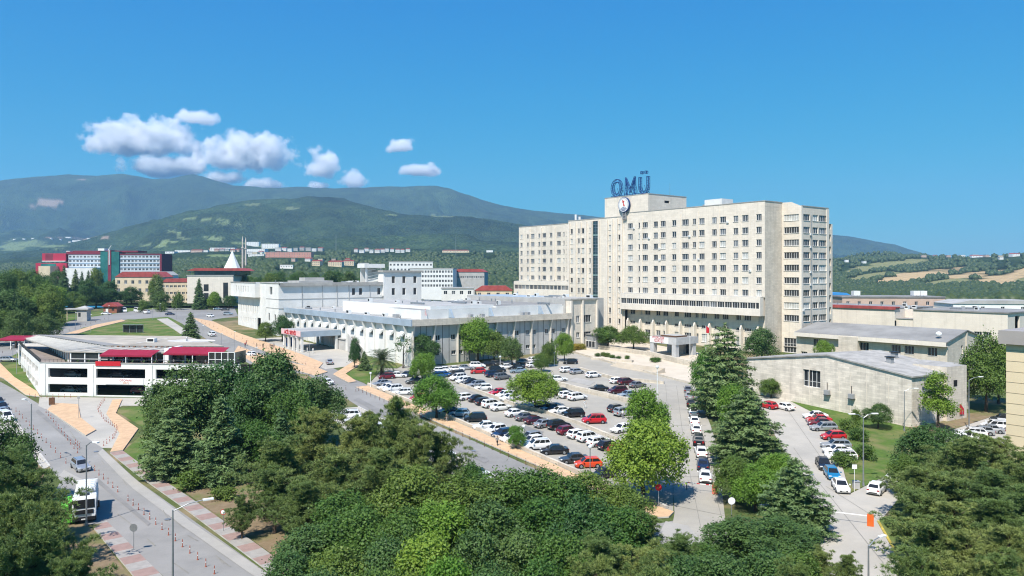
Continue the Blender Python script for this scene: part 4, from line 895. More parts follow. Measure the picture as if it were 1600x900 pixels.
# main right-hand wall steps: blank wall, window bay, end face
YB = 9.1; XC = 6.6; YD = YB + 15.2
bay = []
for k in range(9): bay.append(W_.add('F', YB, 3.2, H(46.2 - 3.88 * k), 5.1, 1.95, 6))
bay.append(W_.add('F', YB, 3.2, H(7.7), 5.1, 2.6, 5, 0, True, True)); bay.append(W_.add('F', YB, 3.2, H(4.9) + .6, 5.1, 1.9, 5, 0))
wl.wall('F', YB, 0, XC, gz, H(49.5), bay, .24, 0)
wl.face([(0, YB, H(49.5)), (XC, YB, H(49.5)), (3.2, YB, TOP), (0, YB, TOP)], 0)
wl.wall('R', 0, 0, YB, gz, TOP, [], .2, 1)
eh = []
for u, w, n in ((2.3, 3.6, 3), (7.1, 3.1, 3), (11.4, 4.2, 4)):
    for k in range(9): eh.append(W_.add('R', XC, YB + u + .6, H(46.2 - 3.88 * k), w, 1.95, n))
wl.wall('R', XC, YB, YD, gz, H(49.5), eh, .24, 0)
wl.wall('R', XC - 1.0, YD, YD + 4.2, gz, H(44.8), [(YD + .5, YD + 3.4, H(46.2 - 3.88 * k) - 1.2 - 1.9, H(46.2 - 3.88 * k) + 1.0 - 1.9) for k in range(0, 9)], 1.4, 0)
wl.box(XC - 3, XC - 2.6, YD + .2, YD + 4, gz, H(44), 2)
wl.wall('K', YD + 4.2, -90, XC - 1, gz, H(44.8)); wl.wall('K', YD, -58.7, XC, gz, H(49.5))
# left wing, set back
LY = 21.3; LX0, LX1 = -149.4, -90.0
lw = []
LC = [(118, 27, 3), (200, 28, 2), (258, 43, 3), (340, 25, 2), (402, 47, 3), (488, 30, 2), (585, 46, 3), (648, 15, 1), (688, 17, 1)]
LA = A0 + EY * LY
def sxl(px): return sx(px, LA.x, LA.y)
for zx, w, n in LC:
    a = sxl(800 + (zx - w / 2) * .125); b_ = sxl(800 + (zx + w / 2) * .125)
    for k in range(6): lw.append(W_.add('F', LY, (a + b_) / 2, H(46.4 - 3.88 * k), min(b_ - a, 3), 1.95, n))
wl.wall('F', LY, LX0, LX1, gz, TOP, lw, .24, 0)
wl.wall('L', LX0, LY, LY + 26, gz, TOP); wl.wall('K', LY + 26, LX0, -60, gz, TOP)
# roofs
rf = MB()
rf.prism([(-58.7, .02), (0, .02), (0, YB + .02), (3.2, YB + .02), (XC - .4, YB + 3), (XC - .4, YD), (-58.7, YD)], H(49.4), H(49.45), 0)
rf.prism([(LX0 + .3, LY + .3), (-60, LY + .3), (-60, LY + 25.7), (LX0 + .3, LY + 25.7)], H(50.2), H(50.25), 0)
rf.box(XE + .3, -58.7, .3, LY + .3, H(49.0), H(49.1), 0)
rf.box(XC - 4.8, XC - 1.1, YD, YD + 4, H(44.3), H(44.4), 0)
rf.build('roof', [ROOFG], hosp)
cp = MB()
cp.box(-58.75, .12, -.12, .38, TOP, TOP + .22); cp.box(-.25, .14, .38, YB, TOP, TOP + .22); cp.box(XE - .1, -58.8, -.12, .4, H(49.8), H(50.05)); cp.box(LX0 - .1, LX1, LY - .12, LY + .4, TOP, TOP + .22)
cp.box(XC - .3, XC + .14, YB + .1, YD + .1, H(49.5), H(49.75)); cp.build('coping', [CONC], hosp)
wl.build('wall', [TRAV, TRAVD, DARK], hosp)
# ribs on the facades
rb = MB()
for px in (289, 471, 685, 873, 1087, 1313): x = sx(960 + px * .15); rb.box(x - .14, x + .14, -.16, .05, H(21.7), H(49.4))
for px in (1195, 1260, 1320, 1380): x = sx(800 + px * .125); rb.box(x - .22, x + .22, -.5, .05, gz, H(49.2))
for px in (720, 800, 862, 935, 1000, 1090): x = sx(800 + px * .125); rb.box(x - .25, x + .25, -.5, .05, gz, H(49.0))
for px in (222, 370, 535, 700): x = sxl(800 + px * .125); rb.box(x - .3, x + .3, LY - .4, LY + .05, H(26), H(50.0))
rb.box(XC - .5, XC + .15, YB - .15, YB + .6, gz, H(49.4)); rb.box(XC - .2, XC + .16, YD - 1.2, YD + .2, gz, H(49.3))
rb.tube((XC + .12, YB + 5.2, gz), (XC + .12, YB + 5.2, H(47)), .1, .1, 6, 1)
rb.build('pilaster', [TRAVW, STEEL], hosp)['kind'] = 'stuff'
# sloping fins under the projecting band
for i in range(10):
    x = -57.6 + i * 6.1; f = MB(); f.profile([(1.4, gz), (-.2, gz), (-.2, H(11.6)), (.5, H(12.9)), (1.4, H(12.9))], 'x', x - .26, x + .26); f.build('fin', [TRAVW], hosp)
# projecting glazed bands
def band(x0, x1, yw, pr, zb, zt, wz0, wz1, step, inner=0.0):
    b = MB(); hs = [(x0 + .5 + 3 * i * step, min(x1 - .4, x0 + .5 + 3 * (i + 1) * step - .12), wz0, wz1) for i in range(int((x1 - x0 - .9) / step / 3) + 1) if x0 + .5 + 3 * i * step < x1 - .8]
    b.wall('F', yw - pr, x0, x1, zb, zt, hs, .22, 0); b.wall('R', x1, yw - pr, yw + inner, zb, zt); b.wall('L', x0, yw - pr, yw + inner, zb, zt)
    b.face([(x0, yw - pr, zb), (x0, yw + inner, zb), (x1, yw + inner, zb), (x1, yw - pr, zb)]); b.face([(x0, yw - pr, zt), (x1, yw - pr, zt), (x1, yw + .0, zt + .25), (x0, yw + .0, zt + .25)], 1)
    o = b.build('glazed_band', [TRAVW, CONC], hosp)
    for h in hs:
        w = h[1] - h[0]; link('window', win_mesh(w, wz1 - wz0, max(1, round(w / step * 1.0)), WR.choice([0, 0, 1]), False), o, ((h[0] + h[1]) / 2, yw - pr + .22, (wz0 + wz1) / 2), 0)
band(-59.6, -.5, 0, 1.7, H(15.95), H(21.65), H(18.1), H(20.0), .95, 1.4)
band(LX0 - 1.2, LX1, LY, 2.2, H(18.2), H(25.2), H(21.6), H(23.6), .95)
# glazed stair strip
gs = MB(); gs.box(xg0, xg1, .2, .24, H(5.5), H(49.0), 0)
nz_ = 34
for i in range(nz_ + 1): z = H(5.5) + i * (H(49) - H(5.5)) / nz_; gs.box(xg0, xg1, .1, .2, z - .06 - (.5 if i % 6 == 0 else 0), z + .06, 1 if i % 6 else 2)
for x in (xg0 + .05, (xg0 * .45 + xg1 * .55), xg1 - .05): gs.box(x - .07, x + .07, .08, .2, H(5.5), H(49), 1)
gs.build('stair_glazing', [GLASSB, STEEL, mat('spandrel_green', (.18, .27, .26), .3, .1, .5)], hosp)
# roof penthouse
PX0, PX1 = sx(945), sx(1013); PT = H(57.2)
pt = MB(); pt.wall('F', -.01, PX0, PX1, H(49.9), PT, [], .2); pt.wall('R', PX1, 0, 20.6, H(49.4), PT, [(8.5, 11.2, H(54.4), H(55.3))], .3); pt.wall('L', PX0, 0, 20.6, H(49), PT); pt.wall('K', 20.6, PX0, PX1, H(49), PT); pt.box(PX0 + .3, PX1 - .3, .3, 20.3, PT - .6, PT - .5, 1); pt.box(PX0 - .1, PX1 + .1, -.1, .25, PT, PT + .2, 2); pt.box(PX1 - .25, PX1 + .12, .25, 20.7, PT, PT + .2, 2); pt.box(PX1 - .32, PX1 - .3, 8.5, 11.2, H(54.4), H(55.3), 3)
pt.build('penthouse', [TRAV, ROOFG, CONC, BLACKM], hosp)
ph = MB(); ph.box(sx(1077) , sx(1104), 8, 14, H(49.4), H(54.0)); ph.box(sx(1077) - 1.6, sx(1077), 9, 12, H(49.4), H(52.6), 1); ph.build('lift_house', [WHITE, GREYM], hosp)
mst = MB(); mst.tube((PX1 - .5, 12, PT - .6), (PX1 - .5, 12, PT + 4.5), .06, .03, 5, 0); mst.tube((XC - 3, YD + 2, H(44.3)), (XC - 3, YD + 2, H(47.5)), .06, .04, 5, 0); mst.tube((XC - 4.6, YD + 2, H(46.6)), (XC - .6, YD + 2, H(46.6)), .05, .05, 5, 0); mst.build('roof_antenna', [STEEL], hosp)
W_.done(100)
# base stations on the left wing roof
for px in (891, 897):
    x = sx(px) ; b = MB(); b.tube((0, 0, 0), (0, 0, 2.4), .07, .07, 6, 1); b.box(-.35, .35, -.3, .3, 1.0, 3.4 if px < 895 else 2.4, 0)
    p = A0 + EX * x + EY * 3.0; o = empty('antenna_box', (p.x, p.y, 49.1), ANG, ('larger' if px < 895 else 'smaller') + ' white antenna box on the hospital roof beside the glass strip', 'antenna'); b.build('cabinet', [WHITE2, STEEL], o)

# ---- rooftop letters: blue lattice frames
sg = empty('rooftop_sign', A0 + EX * sx(984) + Vector((0, 0, PT + .2)), ANG, 'blue lattice letters standing on the hospital penthouse roof', 'sign')
def lattice(name, strokes, ox, h=6.3, closed=False, wd=.95):
    b = MB()
    for pts, cl in strokes:
        pts = [Vector((p[0], 0, p[1])) for p in pts]; n = len(pts)
        L_, R_2 = [], []
        for i, p in enumerate(pts):
            a = pts[(i - 1) % n] if (cl or i) else p; c = pts[(i + 1) % n] if (cl or i < n - 1) else p
            d1 = (p - a).normalized() if (p - a).length > 1e-6 else (c - p).normalized(); d2 = (c - p).normalized() if (c - p).length > 1e-6 else d1
            nn = Vector((-(d1.z + d2.z), 0, d1.x + d2.x)).normalized(); k = min(1.7, 1 / max(.45, nn.dot(Vector((-d1.z, 0, d1.x)))))
            L_.append(p + nn * wd / 2 * k); R_2.append(p - nn * wd / 2 * k)
        for dy in (0, .7):
            o = Vector((ox, dy, 0))
            for i in range(n if cl else n - 1):
                j = (i + 1) % n
                for Q in (L_, R_2): b.tube(Q[i] + o, Q[j] + o, .115, .115, 5, 0)
                seg = max(1, round((pts[j] - pts[i]).length / 1.0))
                for s_ in range(seg):
                    t0, t1 = s_ / seg, (s_ + 1) / seg; q0 = L_[i].lerp(L_[j], t0) if s_ % 2 == 0 else R_2[i].lerp(R_2[j], t0); q1 = R_2[i].lerp(R_2[j], t1) if s_ % 2 == 0 else L_[i].lerp(L_[j], t1)
                    b.tube(q0 + o, q1 + o, .05, .05, 4, 1)
            if not cl:
                for e in (0, n - 1): b.tube(L_[e] + o, R_2[e] + o, .115, .115, 5, 0)
        for i in range(n):
            for Q in (L_, R_2): b.tube(Q[i] + Vector((ox, 0, 0)), Q[i] + Vector((ox, .7, 0)), .05, .05, 4, 1)
    b.build(name, [BLUED, BLUEP], sg)
Oo = [(2.25 * math.cos(a), 3.2 + 2.75 * math.sin(a)) for a in [2 * PI * i / 20 for i in range(20)]]
lattice('letter', [(Oo, True)], sx(963) - sx(984), wd=1.0)
lattice('letter', [([(-2.1, .3), (-2.1, 6.0), (0, 1.6), (2.1, 6.0), (2.1, .3)], False)], 0, wd=.85)
Uu = [(-1.9, 6.0), (-1.9, 2.3)] + [(1.9 * math.cos(a), 2.3 + 1.9 * math.sin(a)) for a in [PI + PI * i / 8 for i in range(1, 8)]] + [(1.9, 2.3), (1.9, 6.0)]
lattice('letter', [(Uu, False), ([(-1.0, 7.2), (-1.0, 8.0)], False), ([(1.0, 7.2), (1.0, 8.0)], False)], sx(1005.5) - sx(984), wd=.9)
b = MB()
for i in range(14): x = sx(955) - sx(984) + i * 1.35; b.tube((x, .1, -.25), (x, .1, .5), .06, .06, 4); b.tube((x, 1.8, -.25), (x, .5, 3.2), .06, .06, 4)
b.tube((sx(955) - sx(984), .3, .3), (sx(1012) - sx(984), .3, .3), .09, .09, 5); b.build('support_frame', [BLUED], sg)
# ---- round emblem board
em = empty('emblem_board', A0 + EX * sx(977.5) + EY * -1.1 + Vector((0, 0, ZA(319.5, 275) - z0)), ANG, 'round white emblem board with a red figure above blue lines on the hospital', 'sign')
b = MB(); n = 32; rr = 2.75
ring = [(rr * math.cos(2 * PI * i / n), rr * math.sin(2 * PI * i / n)) for i in range(n)]
for k, (r0, ya, yb, mi) in enumerate(((1.0, 0, .8, 1), (.93, -.06, 0.0, 0))):
    v = len(b.v); b.v += [(x * r0, ya, z * r0) for x, z in ring] + [(x * r0, yb, z * r0) for x, z in ring]
    b.f.append(tuple(v + i for i in range(n))); b.m.append(mi); b.f.append(tuple(v + n + i for i in reversed(range(n)))); b.m.append(mi)
    for i in range(n): j = (i + 1) % n; b.f.append((v + j, v + i, v + n + i, v + n + j)); b.m.append(mi)
b.build('disc', [WHITE2, BLUED], em)
b = MB()
fig = [(-.62, 1.75), (-.42, 1.82), (-.12, 1.25), (.1, 1.5), (.42, 1.35), (.5, 1.0), (.2, .92), (.28, .35), (.62, -.15), (.7, -.62), (.05, -.55), (-.12, .05), (-.02, .45), (-.22, .78), (-.5, .6), (-.42, 1.0), (-.5, 1.3)]
b.profile([(x, z) for x, z in fig], 'y', -.13, -.065); b.build('red_figure', [mat('emblem_red', (.55, .06, .04), .5, .05, 1)], em)
b = MB()
for x0, x1, z in ((-.5, .2, -.92), (-1.3, 1.3, -1.18), (-1.5, 1.5, -1.5), (-1.1, 1.1, -1.8), (-.6, .6, -2.1)): b.box(x0, x1, -.1, -.064, z - .07, z + .07)
for i in range(40): a = 2 * PI * i / 40; b.box(2.25 * math.cos(a) - .06, 2.25 * math.cos(a) + .06, -.1, -.064, 2.25 * math.sin(a) - .12, 2.25 * math.sin(a) + .12)
b.build('blue_lettering', [BLUED], em)
b = MB(); 
for x in (-.7, 0, .7): b.box(x - .1, x + .1, .2, .9, -5.4, -2.3)
for z in (-5.2, -4.2, -3.2): b.box(-.8, .8, .3, .8, z, z + .15)
b.build('bracket', [GREYM], em)

# ---- entrance portico
PA = P(1052, 555); pa = empty('entrance_portico', (PA.x, PA.y, PA.z), ANG, 'flat-roofed grey entrance portico with a white and red sign', 'portico')
k = PA.y / F
pl, pr_ = -40 * k * 1.0, 34 * k
b = MB(); hr = ZA(526, PA.y) - PA.z; hb = ZA(536.5, PA.y) - PA.z
b.box(-6.2, 4.2, -3.6, 6.5, hb, hr, 0, 1); b.build('roof_slab', [mat('grey_stone', (.47, .47, .47), .8, .08, .6), ROOFG], pa)
b = MB(); b.box(-3.6, 2.4, -1.6, 3.5, hr + .0, hr + .45, 0, 1); b.build('roof_light', [WOODB, ROOFL], pa)
for x, y in ((-5.4, -2.8), (3.2, -2.8), (-5.4, 5.0), (3.2, 5.0), (-.6, 5.0)):
    b = MB(); b.box(x - .75, x + .75, y - .75, y + .75, -.5, hb - .002); b.build('column', [MATS['grey_stone']], pa)
b = MB(); b.box(-6.0, 1.2, -3.72, -3.6, hb + .15, hr - .1); b.build('sign_board', [WHITE2], pa)
link('sign_lettering', text_mesh('sign_lettering', 'POLİKLİNİK', .85, .02, REDP), pa, (-2.6, -3.76, hb + 1.75)).rotation_euler = (PI / 2, 0, 0)
link('sign_lettering', text_mesh('sign_lettering', 'GİRİŞİ', 1.15, .02, REDP), pa, (-2.4, -3.76, hb + .8)).rotation_euler = (PI / 2, 0, 0)
b = MB(); b.box(-3.8, 2.2, 5.9, 6.4, -.2, hb - .01); b.build('glass_doors', [GLASS], pa)
# ================================================================ white hall (low, finned, with grey gable end)
HC = Vector((-27, 205.8, G(205.8))); hall = empty('low_hall_building', HC, ANG, 'low white and grey hall with finned walls and a wide flat roof', 'hall')
def Hh(z): return z - HC.z
hw = Wins(hall, .3); ET = Hh(16.4); EB = Hh(14.6)
LEN = 93.0; DEP = 57.0
fh = []
fx = [-3.2 - 6.35 * i for i in range(14)]
for i in range(14): fh.append(hw.add('F', 0, fx[i] - 2.2, Hh(11.6), 1.7, 1.5, 2)); 
wl = MB(); wl.wall('F', 0, -LEN, 0, -2, EB + .2, fh, .3, 0)
px_s = [644.5, 677.8, 714.6, 744, 774, 802.4, 829.7, 859.4, 885.6]
ys = [sr(p, HC) for p in px_s]
rh = []
for i in range(8):
    a, c = ys[i], ys[i + 1]
    rh.append(hw.add('R', 0, a + 1.35, Hh(11.0), 1.5, 1.5, 2)); rh.append(hw.add('R', 0, c - 1.35, Hh(11.0), 1.5, 1.5, 2))
    if i > 0: rh.append(hw.add('R', 0, a + 1.2, Hh(6.6), 1.3, 1.2, 2, 0)); rh.append(hw.add('R', 0, c - 1.25, Hh(6.6), 1.5, 1.2, 2, 0))
wl.wall('R', 0, 0, DEP, -2, EB + .2, rh, .3, 1)
wl.wall('L', -LEN, 0, DEP, -2, EB); wl.wall('K', DEP, -LEN, 0, -2, EB)
wl.build('wall', [WHITE, mat('pale_grey_concrete', (.50, .49, .47), .85, .10, .25, .05)], hall)
b = MB(); b.box(-LEN, 1.25, -1.25, -.9, EB, ET, 0); b.box(-LEN, 1.25, -.9, 0.05, EB - .001, EB + .15, 0); b.build('eave', [BLUEG], hall)
b = MB(); b.box(.9, 1.25, -.9, DEP, EB, ET, 0); b.box(0, .9, 0, DEP, EB, EB + .15, 0); b.build('eave', [TRAVD], hall)
b = MB(); b.box(-LEN, .9, -.9, DEP, ET - .45, ET - .3, 0); b.build('roof', [ROOFL], hall)
for x in fx:
    b = MB(); b.profile([(0.05, -2), (-.5, -2), (-.5, Hh(12.2)), (-1.2, EB), (.05, EB)], 'x', x - .3, x + .3); b.build('fin', [WHITE], hall)
    b = MB(); b.profile([(.02, Hh(12.9)), (-1.0, Hh(12.3)), (-1.0, Hh(11.5)), (-.85, Hh(11.5)), (.02, Hh(12.4))], 'x', x - 3.3, x - 1.1); b.build('window_hood', [WHITE2], hall)
for y in ys:
    b = MB(); b.profile([(-.05, -2), (.45, -2), (.45, Hh(12.0)), (1.2, EB), (-.05, EB)], 'y', y - .22, y + .22)
    b.build('fin', [TRAVW], hall)
b = MB()
for i in range(8):
    for t in (.36, .64): y = ys[i] + (ys[i + 1] - ys[i]) * t; b.box(0, .05, y - .06, y + .06, -2, EB)
b.build('panel_joint', [BLACKM], hall)
# upper tiers of the roof
b = MB(); b.box(-62, -4, 8, 30, ET - .4, Hh(19.6), 0, 1); b.build('roof_storey', [WHITE2, ROOFL], hall)
b = MB(); b.box(-50, -2.5, 30, 56.0, ET - .4, Hh(19.2), 0, 1); b.build('roof_storey', [WHITE, ROOFG], hall)
b = MB(); b.box(-22, -2.4, 4, 56.6, ET - .4, Hh(18.7), 0, 1); b.build('roof_storey', [WHITE, ROOFG], hall)
b = MB(); b.box(-58, -2.0, 56.7, 74, -2, Hh(20.8), 0, 1); b.build('rear_storey', [GREYW, BLUEG], hall)
for y in (13, 27, 46):
    b = MB(); b.profile([(-2.38, ET), (-.2, ET), (-1.6, Hh(18.8)), (-2.38, Hh(18.8))], 'y', y, y + .5); b.build('roof_buttress', [BLUEG], hall)
for x, y in ((-1.4, 20), (-1.2, 39), (-1.2, 41), (-16, 3.2), (-14.5, 3.0), (-1.3, 24)):
    b = MB(); b.box(x - .6, x + .6, y - .5, y + .5, ET - .31, ET + .7); b.build('roof_unit', [GREYM], hall)
hw.done(60)
# block joining the hall to the tower
JB = HC + EY * 57.2; jb = empty('link_block', (JB.x, JB.y, JB.z), ANG, 'narrow three-storey stone block joining the hall to the hospital tower', 'building')
jw = Wins(jb); b = MB(); jh = []
for z in (14.3, 9.2): 
    jh.append(jw.add('R', 0, 3.4, z - 3.4, 1.4, 2.2 if z > 10 else 1.7, 2)); jh.append(jw.add('R', 0, 7.5, z - 3.4, 3.2, 2.4 if z > 10 else 1.8, 3))
jh.append(jw.add('R', 0, 7.5, 1.4, 3.0, 1.2, 3)); b.wall('R', 0, 0, 12, -2, Hh(20.8), jh, .25); b.wall('F', 0, -20, 0, Hh(15.9), Hh(20.8)); b.wall('K', 12, -20, 0, -2, Hh(20.8)); b.box(-20, -.1, .1, 11.9, Hh(20.4), Hh(20.5), 1)
b.build('wall', [TRAV, ROOFL], jb); b = MB()
for y in (.3, 5.2, 11.6): b.box(-.1, .55, y - .3, y + .3, -2, Hh(20.3))
b.build('pilaster', [TRAVW], jb); jw.done()
b = MB(); b.box(-20, .5, -.15, 12.3, Hh(20.5), Hh(20.9)); b.build('coping', [CONC], jb)

# ================================================================ tall white block
KW = Vector((-85.2, 278.8, G(278.8))); wb = empty('white_block_building', KW, ANG, 'tall white panelled block with an overhanging top storey and tower', 'building')
def Hw(z): return z - KW.z
ww = Wins(wb); TW = Hw(25.2); b = MB(); k1 = []
for i in range(11): k1.append(ww.add('F', 0, -47.5 + i * 2.15, Hw(14.6), .75, 3.0, 1, 0, False)); k1.append(ww.add('F', 0, -47.5 + i * 2.15, Hw(10.0), .55, 2.0, 1, 2, False))
k1.append(ww.add('F', 0, -15.5, Hw(14.0), 2.0, 2.8, 1, 0, False)); k1.append((-26, -22, -1, Hw(11.4)))
b.wall('F', 0, -50, -13, -2, Hw(19.6), k1, .3)
k2 = [ww.add('F', -2.2, -45 + i * 2.9, Hw(22.6), .9, 2.6, 1, 0, False) for i in range(6)]
b.wall('F', -2.2, -53, -22.5, Hw(19.5), TW, k2, .3); b.wall('R', -22.5, -2.2, 0, Hw(19.5), TW); b.wall('L', -53, -2.2, 40, Hw(19.5), TW); b.face([(-53, -2.2, Hw(19.5)), (-53, 30, Hw(19.5)), (-22.5, 30, Hw(19.5)), (-22.5, -2.2, Hw(19.5))])
k3 = [ww.add('F', -1.0, -8, Hw(22.4), 2.9, 3.0, 1, 1, False), ww.add('F', -1.0, -10, Hw(12.5), 1.6, 3.0, 1, 0, False), ww.add('F', -1.0, -3.5, Hw(12.5), 1.6, 2.4, 1, 0, False)]
b.wall('F', 0, -22.5, -13, Hw(19.6), TW); b.wall('F', -1.0, -13, 0, -2, TW, k3, .3); b.wall('L', -13, -1, 0, -2, TW)
k4 = [ww.add('R', 0, y, Hw(21.8), 1.4, 2.8, 1, 0, False) for y in (29, 32, 40, 43)] + [ww.add('R', 0, 10.5, Hw(15.6), 1.5, 2.2, 1, 0, False)]
b.wall('R', 0, -1.0, 57, -2, TW, k4, .3); b.wall('K', 57, -50, 0, -2, TW); b.wall('L', -50, 0, 57, -2, Hw(19.6))
b.build('wall', [WHITE], wb); b = MB(); b.box(-52.8, .7, .1, 57, TW - .5, TW - .35); b.build('roof', [ROOFL], wb)
b = MB(); b.box(-53.2, -22.4, -2.4, -1.9, TW, TW + .3); b.box(-13.1, .9, -1.2, -.7, TW, TW + .3); b.box(.0, .9, -.7, 57, TW - .9, TW + .3); b.box(-22.4, -13.1, -.2, .3, TW, TW + .3); b.build('coping', [CONC], wb)
b = MB()
for z in (19.3, 15.9): b.box(.0, .12, -1, 57, Hw(z), Hw(z) + .2); b.box(-13, 0, -1.1, -1.0, Hw(z), Hw(z) + .2)
for y in (8, 16, 22, 27, 36, 46): b.box(0, .14, y - .12, y + .12, -2, TW - .9)
b.build('string_course', [GREYW], wb)
TWA, TWB = sr(597, KW), sr(656, KW)
t = MB(); tk = [ww.add('R', 1.2, y, z, 1.5, 2.9, 1, 0, False) for y in (TWA + 4.5, (TWA + TWB) / 2 + .6, TWB - 3) for z in (Hw(26.4), Hw(21.6))]
t.wall('R', 1.2, TWA, TWB, -2, Hw(29.6), tk, .3); t.wall('F', TWA, -12, 1.2, Hw(20), Hw(29.6)); t.wall('K', TWB, -12, 1.2, Hw(20), Hw(29.6)); t.box(-12, 1.0, TWA + .1, TWB - .1, Hw(29.2), Hw(29.3), 1); t.box(-12, 1.9, TWA - .6, TWB + .6, Hw(29.6), Hw(30.2), 2)
t.build('tower', [WHITE, ROOFL, CONC], wb)
t = MB(); ya = sr(577, KW); yb_ = sr(602, KW); t.box(-3.5, -3.2, ya, ya + .8, TW, Hw(31.2)); t.box(-3.5, -3.2, yb_ - .8, yb_, TW, Hw(31.2)); t.box(-8, -7.6, ya, yb_, TW, Hw(31)); t.box(-8.6, -2.2, ya - 1, yb_ + 1, Hw(31.2), Hw(32.8)); t.box(-3.55, -3.4, ya + .8, yb_ - .8, TW, Hw(26.8))
for i in range(5): t.tube((-3.3, ya + 1, TW + i * 1.2), (-3.3, yb_ - 1, TW + i * 1.2 + 1.0), .12, .12, 4)
t.build('belfry', [WHITE], wb)
b = MB(); b.box(-20, -8, 10, 24, TW - .35, TW + .9); b.box(-18, -12, 14, 22, TW + .9, TW + 2.1); b.build('roof_plant', [GREYW], wb)
ww.done()
# ================================================================ stone hall on the right (gabled, almost windowless)
B1 = Vector((72.5, 137, G(137))); dv = Vector((.5, -.866)); SANG = math.atan2(dv.y, dv.x)
sh = empty('stone_hall_building', B1, SANG, 'low gabled stone hall with one big gridded window and a grey roof', 'hall')
def Hs(z): return z - B1.z
b = MB(); ex0 = -38.9; rx = -17.8; DEPS = 17.0
zl, zr, za = Hs(9.7), Hs(10.2), Hs(12.4)
sw = Wins(sh, .3)
wx = -13.7
hl = [sw.add('F', 0, -21.5, Hs(7.3), 4.2, 3.5, 4, 0, False, True)]
b.wall('F', 0, ex0, 0, -3, zl, hl, .3)
b.face([(ex0, 0, zl), (0, 0, zl), (0, 0, zr), (rx, 0, za)]); b.wall('R', 0, 0, 10, -3, zr, [(3.2, 9.2, Hs(6.2), Hs(8.2))], .3); b.wall('L', ex0, 0, DEPS, -3, zl); b.wall('K', DEPS, ex0, 0, -3, zl)
b.box(-.5, -.32, 3, 9.4, Hs(6.1), Hs(8.3), 1)
b.build('wall', [TRAVD2 if 'TRAVD2' in globals() else TRAVW, GREYM], sh)
SHING = mat('grey_shingle', (.38, .365, .34), .9, .16, .5, .25, 5)
b = MB()
b.profile([(rx, za + .02), (.35, zr - .12), (.35, zr + .14), (rx, za + .28)], 'y', -.3, DEPS); b.profile([(ex0 - .35, zl - .05), (rx - .005, za + .02), (rx - .005, za + .28), (ex0 - .35, zl + .2)], 'y', -.3, DEPS)
b.build('roof', [SHING], sh)
for x, y in ((-8.5, 6.5), (-11.5, 12.5)):
    zz = za - (x - rx) / -rx * 0 - (x - rx) * (za - zr) / (-rx); c = MB(); c.box(x - .5, x + .5, y - .5, y + .5, zz - .1, zz + 1.3, 0); c.box(x - .7, x + .7, y - .7, y + .7, zz + 1.3, zz + 1.5, 1); c.build('roof_vent', [GREYM, BLACKM], sh)
for x in (-17.5, -12.0):
    c = MB(); c.box(x - .55, x + .55, -.75, -.15, Hs(4.6), Hs(5.5), 0); c.tube((x - .2, -.12, Hs(5.5)), (x - .2, -.12, Hs(7)), .07, .07, 5, 1); c.box(x - .6, x + .6, -.8, 0, Hs(4.5), Hs(4.6), 1); c.build('air_unit', [GREYM, BLACKM], sh)
for x in (-22, -15, -12.5, -9, -4.5): 
    c = MB(); c.box(x - .05, x + .05, -.03, .02, -2, Hs(9.6)); c.build('cladding_joint', [TRAV], sh)
sw.done()
# stepped rear part of the hall
c = MB(); c.box(-6, .6, 10.01, 16.6, -3, Hs(11.4), 0, 1); c.box(-13, -3.6, 17.31, 25, -3, Hs(10.3), 0, 1); c.box(-13.3, -3.3, 17.32, 25.3, Hs(10.3), Hs(10.6), 1); c.box(.6, .63, 12.2, 13.4, Hs(7.6), Hs(8.8), 2); c.build('rear_wing', [TRAVD, SHING, DARK], sh)
c = MB(); c.box(-3.6, -3.55, 19.5, 23, Hs(6.2), Hs(8.2)); c.build('painted_opening', [DARK], sh)  # solid panel without a hole; its black paints the shade of an opening

# long grey-roofed wing behind it
RA = Vector((109.8, 190.5, G(190.5))); lw_ = empty('long_wing_building', RA, ANG, 'long low stone wing with a dark grey pitched roof and gable end', 'building')
lz = Hw_ = lambda z: z - RA.z
b = MB(); q = Wins(lw_, .3); hs = []
for x, w in ((-3.6, 2.4), (-9.4, 2.4), (-12.8, 2.4), (-21.5, 2.6), (-35.5, 2.2)): hs.append(q.add('F', 0, x, lz(8.9), w, 2.2, 3, 0))
hs.append(q.add('F', 0, -39.5, lz(5.2), 2.0, 1.6, 3, 0))
b.wall('F', 0, -42, 0, -3, lz(11.6), hs, .3); g_ = q.add('R', 0, 8.6, lz(9.2), 1.1, 2.2, 1, 0); b.wall('R', 0, 0, 22, -3, lz(11.6), [g_], .3); b.face([(0, 0, lz(11.6)), (0, 22, lz(11.6)), (0, 11, lz(14.0))]); b.wall('K', 22, -42, 0, -3, lz(11.6)); b.box(-.6, .25, 10.7, 11.6, -3, lz(13.6)); b.box(-28, -22.5, -1.6, 0, -3, lz(11.4)); b.build('wall', [TRAVD], lw_)
b = MB(); b.profile([(-1.3, lz(11.4)), (11, lz(14.0)), (11, lz(14.25)), (-1.3, lz(11.68))], 'x', -42, .4); b.profile([(11.01, lz(14.0)), (22.6, lz(11.5)), (22.6, lz(11.75)), (11.01, lz(14.25))], 'x', -42, .4); b.build('roof', [ROOFG], lw_)
b = MB(); b.box(-42, .3, -1.45, -1.3, lz(10.5), lz(11.6)); b.box(-42, .3, -1.3, .02, lz(10.5), lz(10.6)); b.build('eave', [TRAVW], lw_)
b = MB(); b.tube((-2.6, 2.0, lz(12)), (-2.6, 2.0, lz(13.0)), .08, .08, 6, 1); b.ball((-2.7, 1.6, lz(13.4)), .75, 0, 10, 6, .9); b.build('satellite_dish', [WHITE2, STEEL], lw_)
q.done()
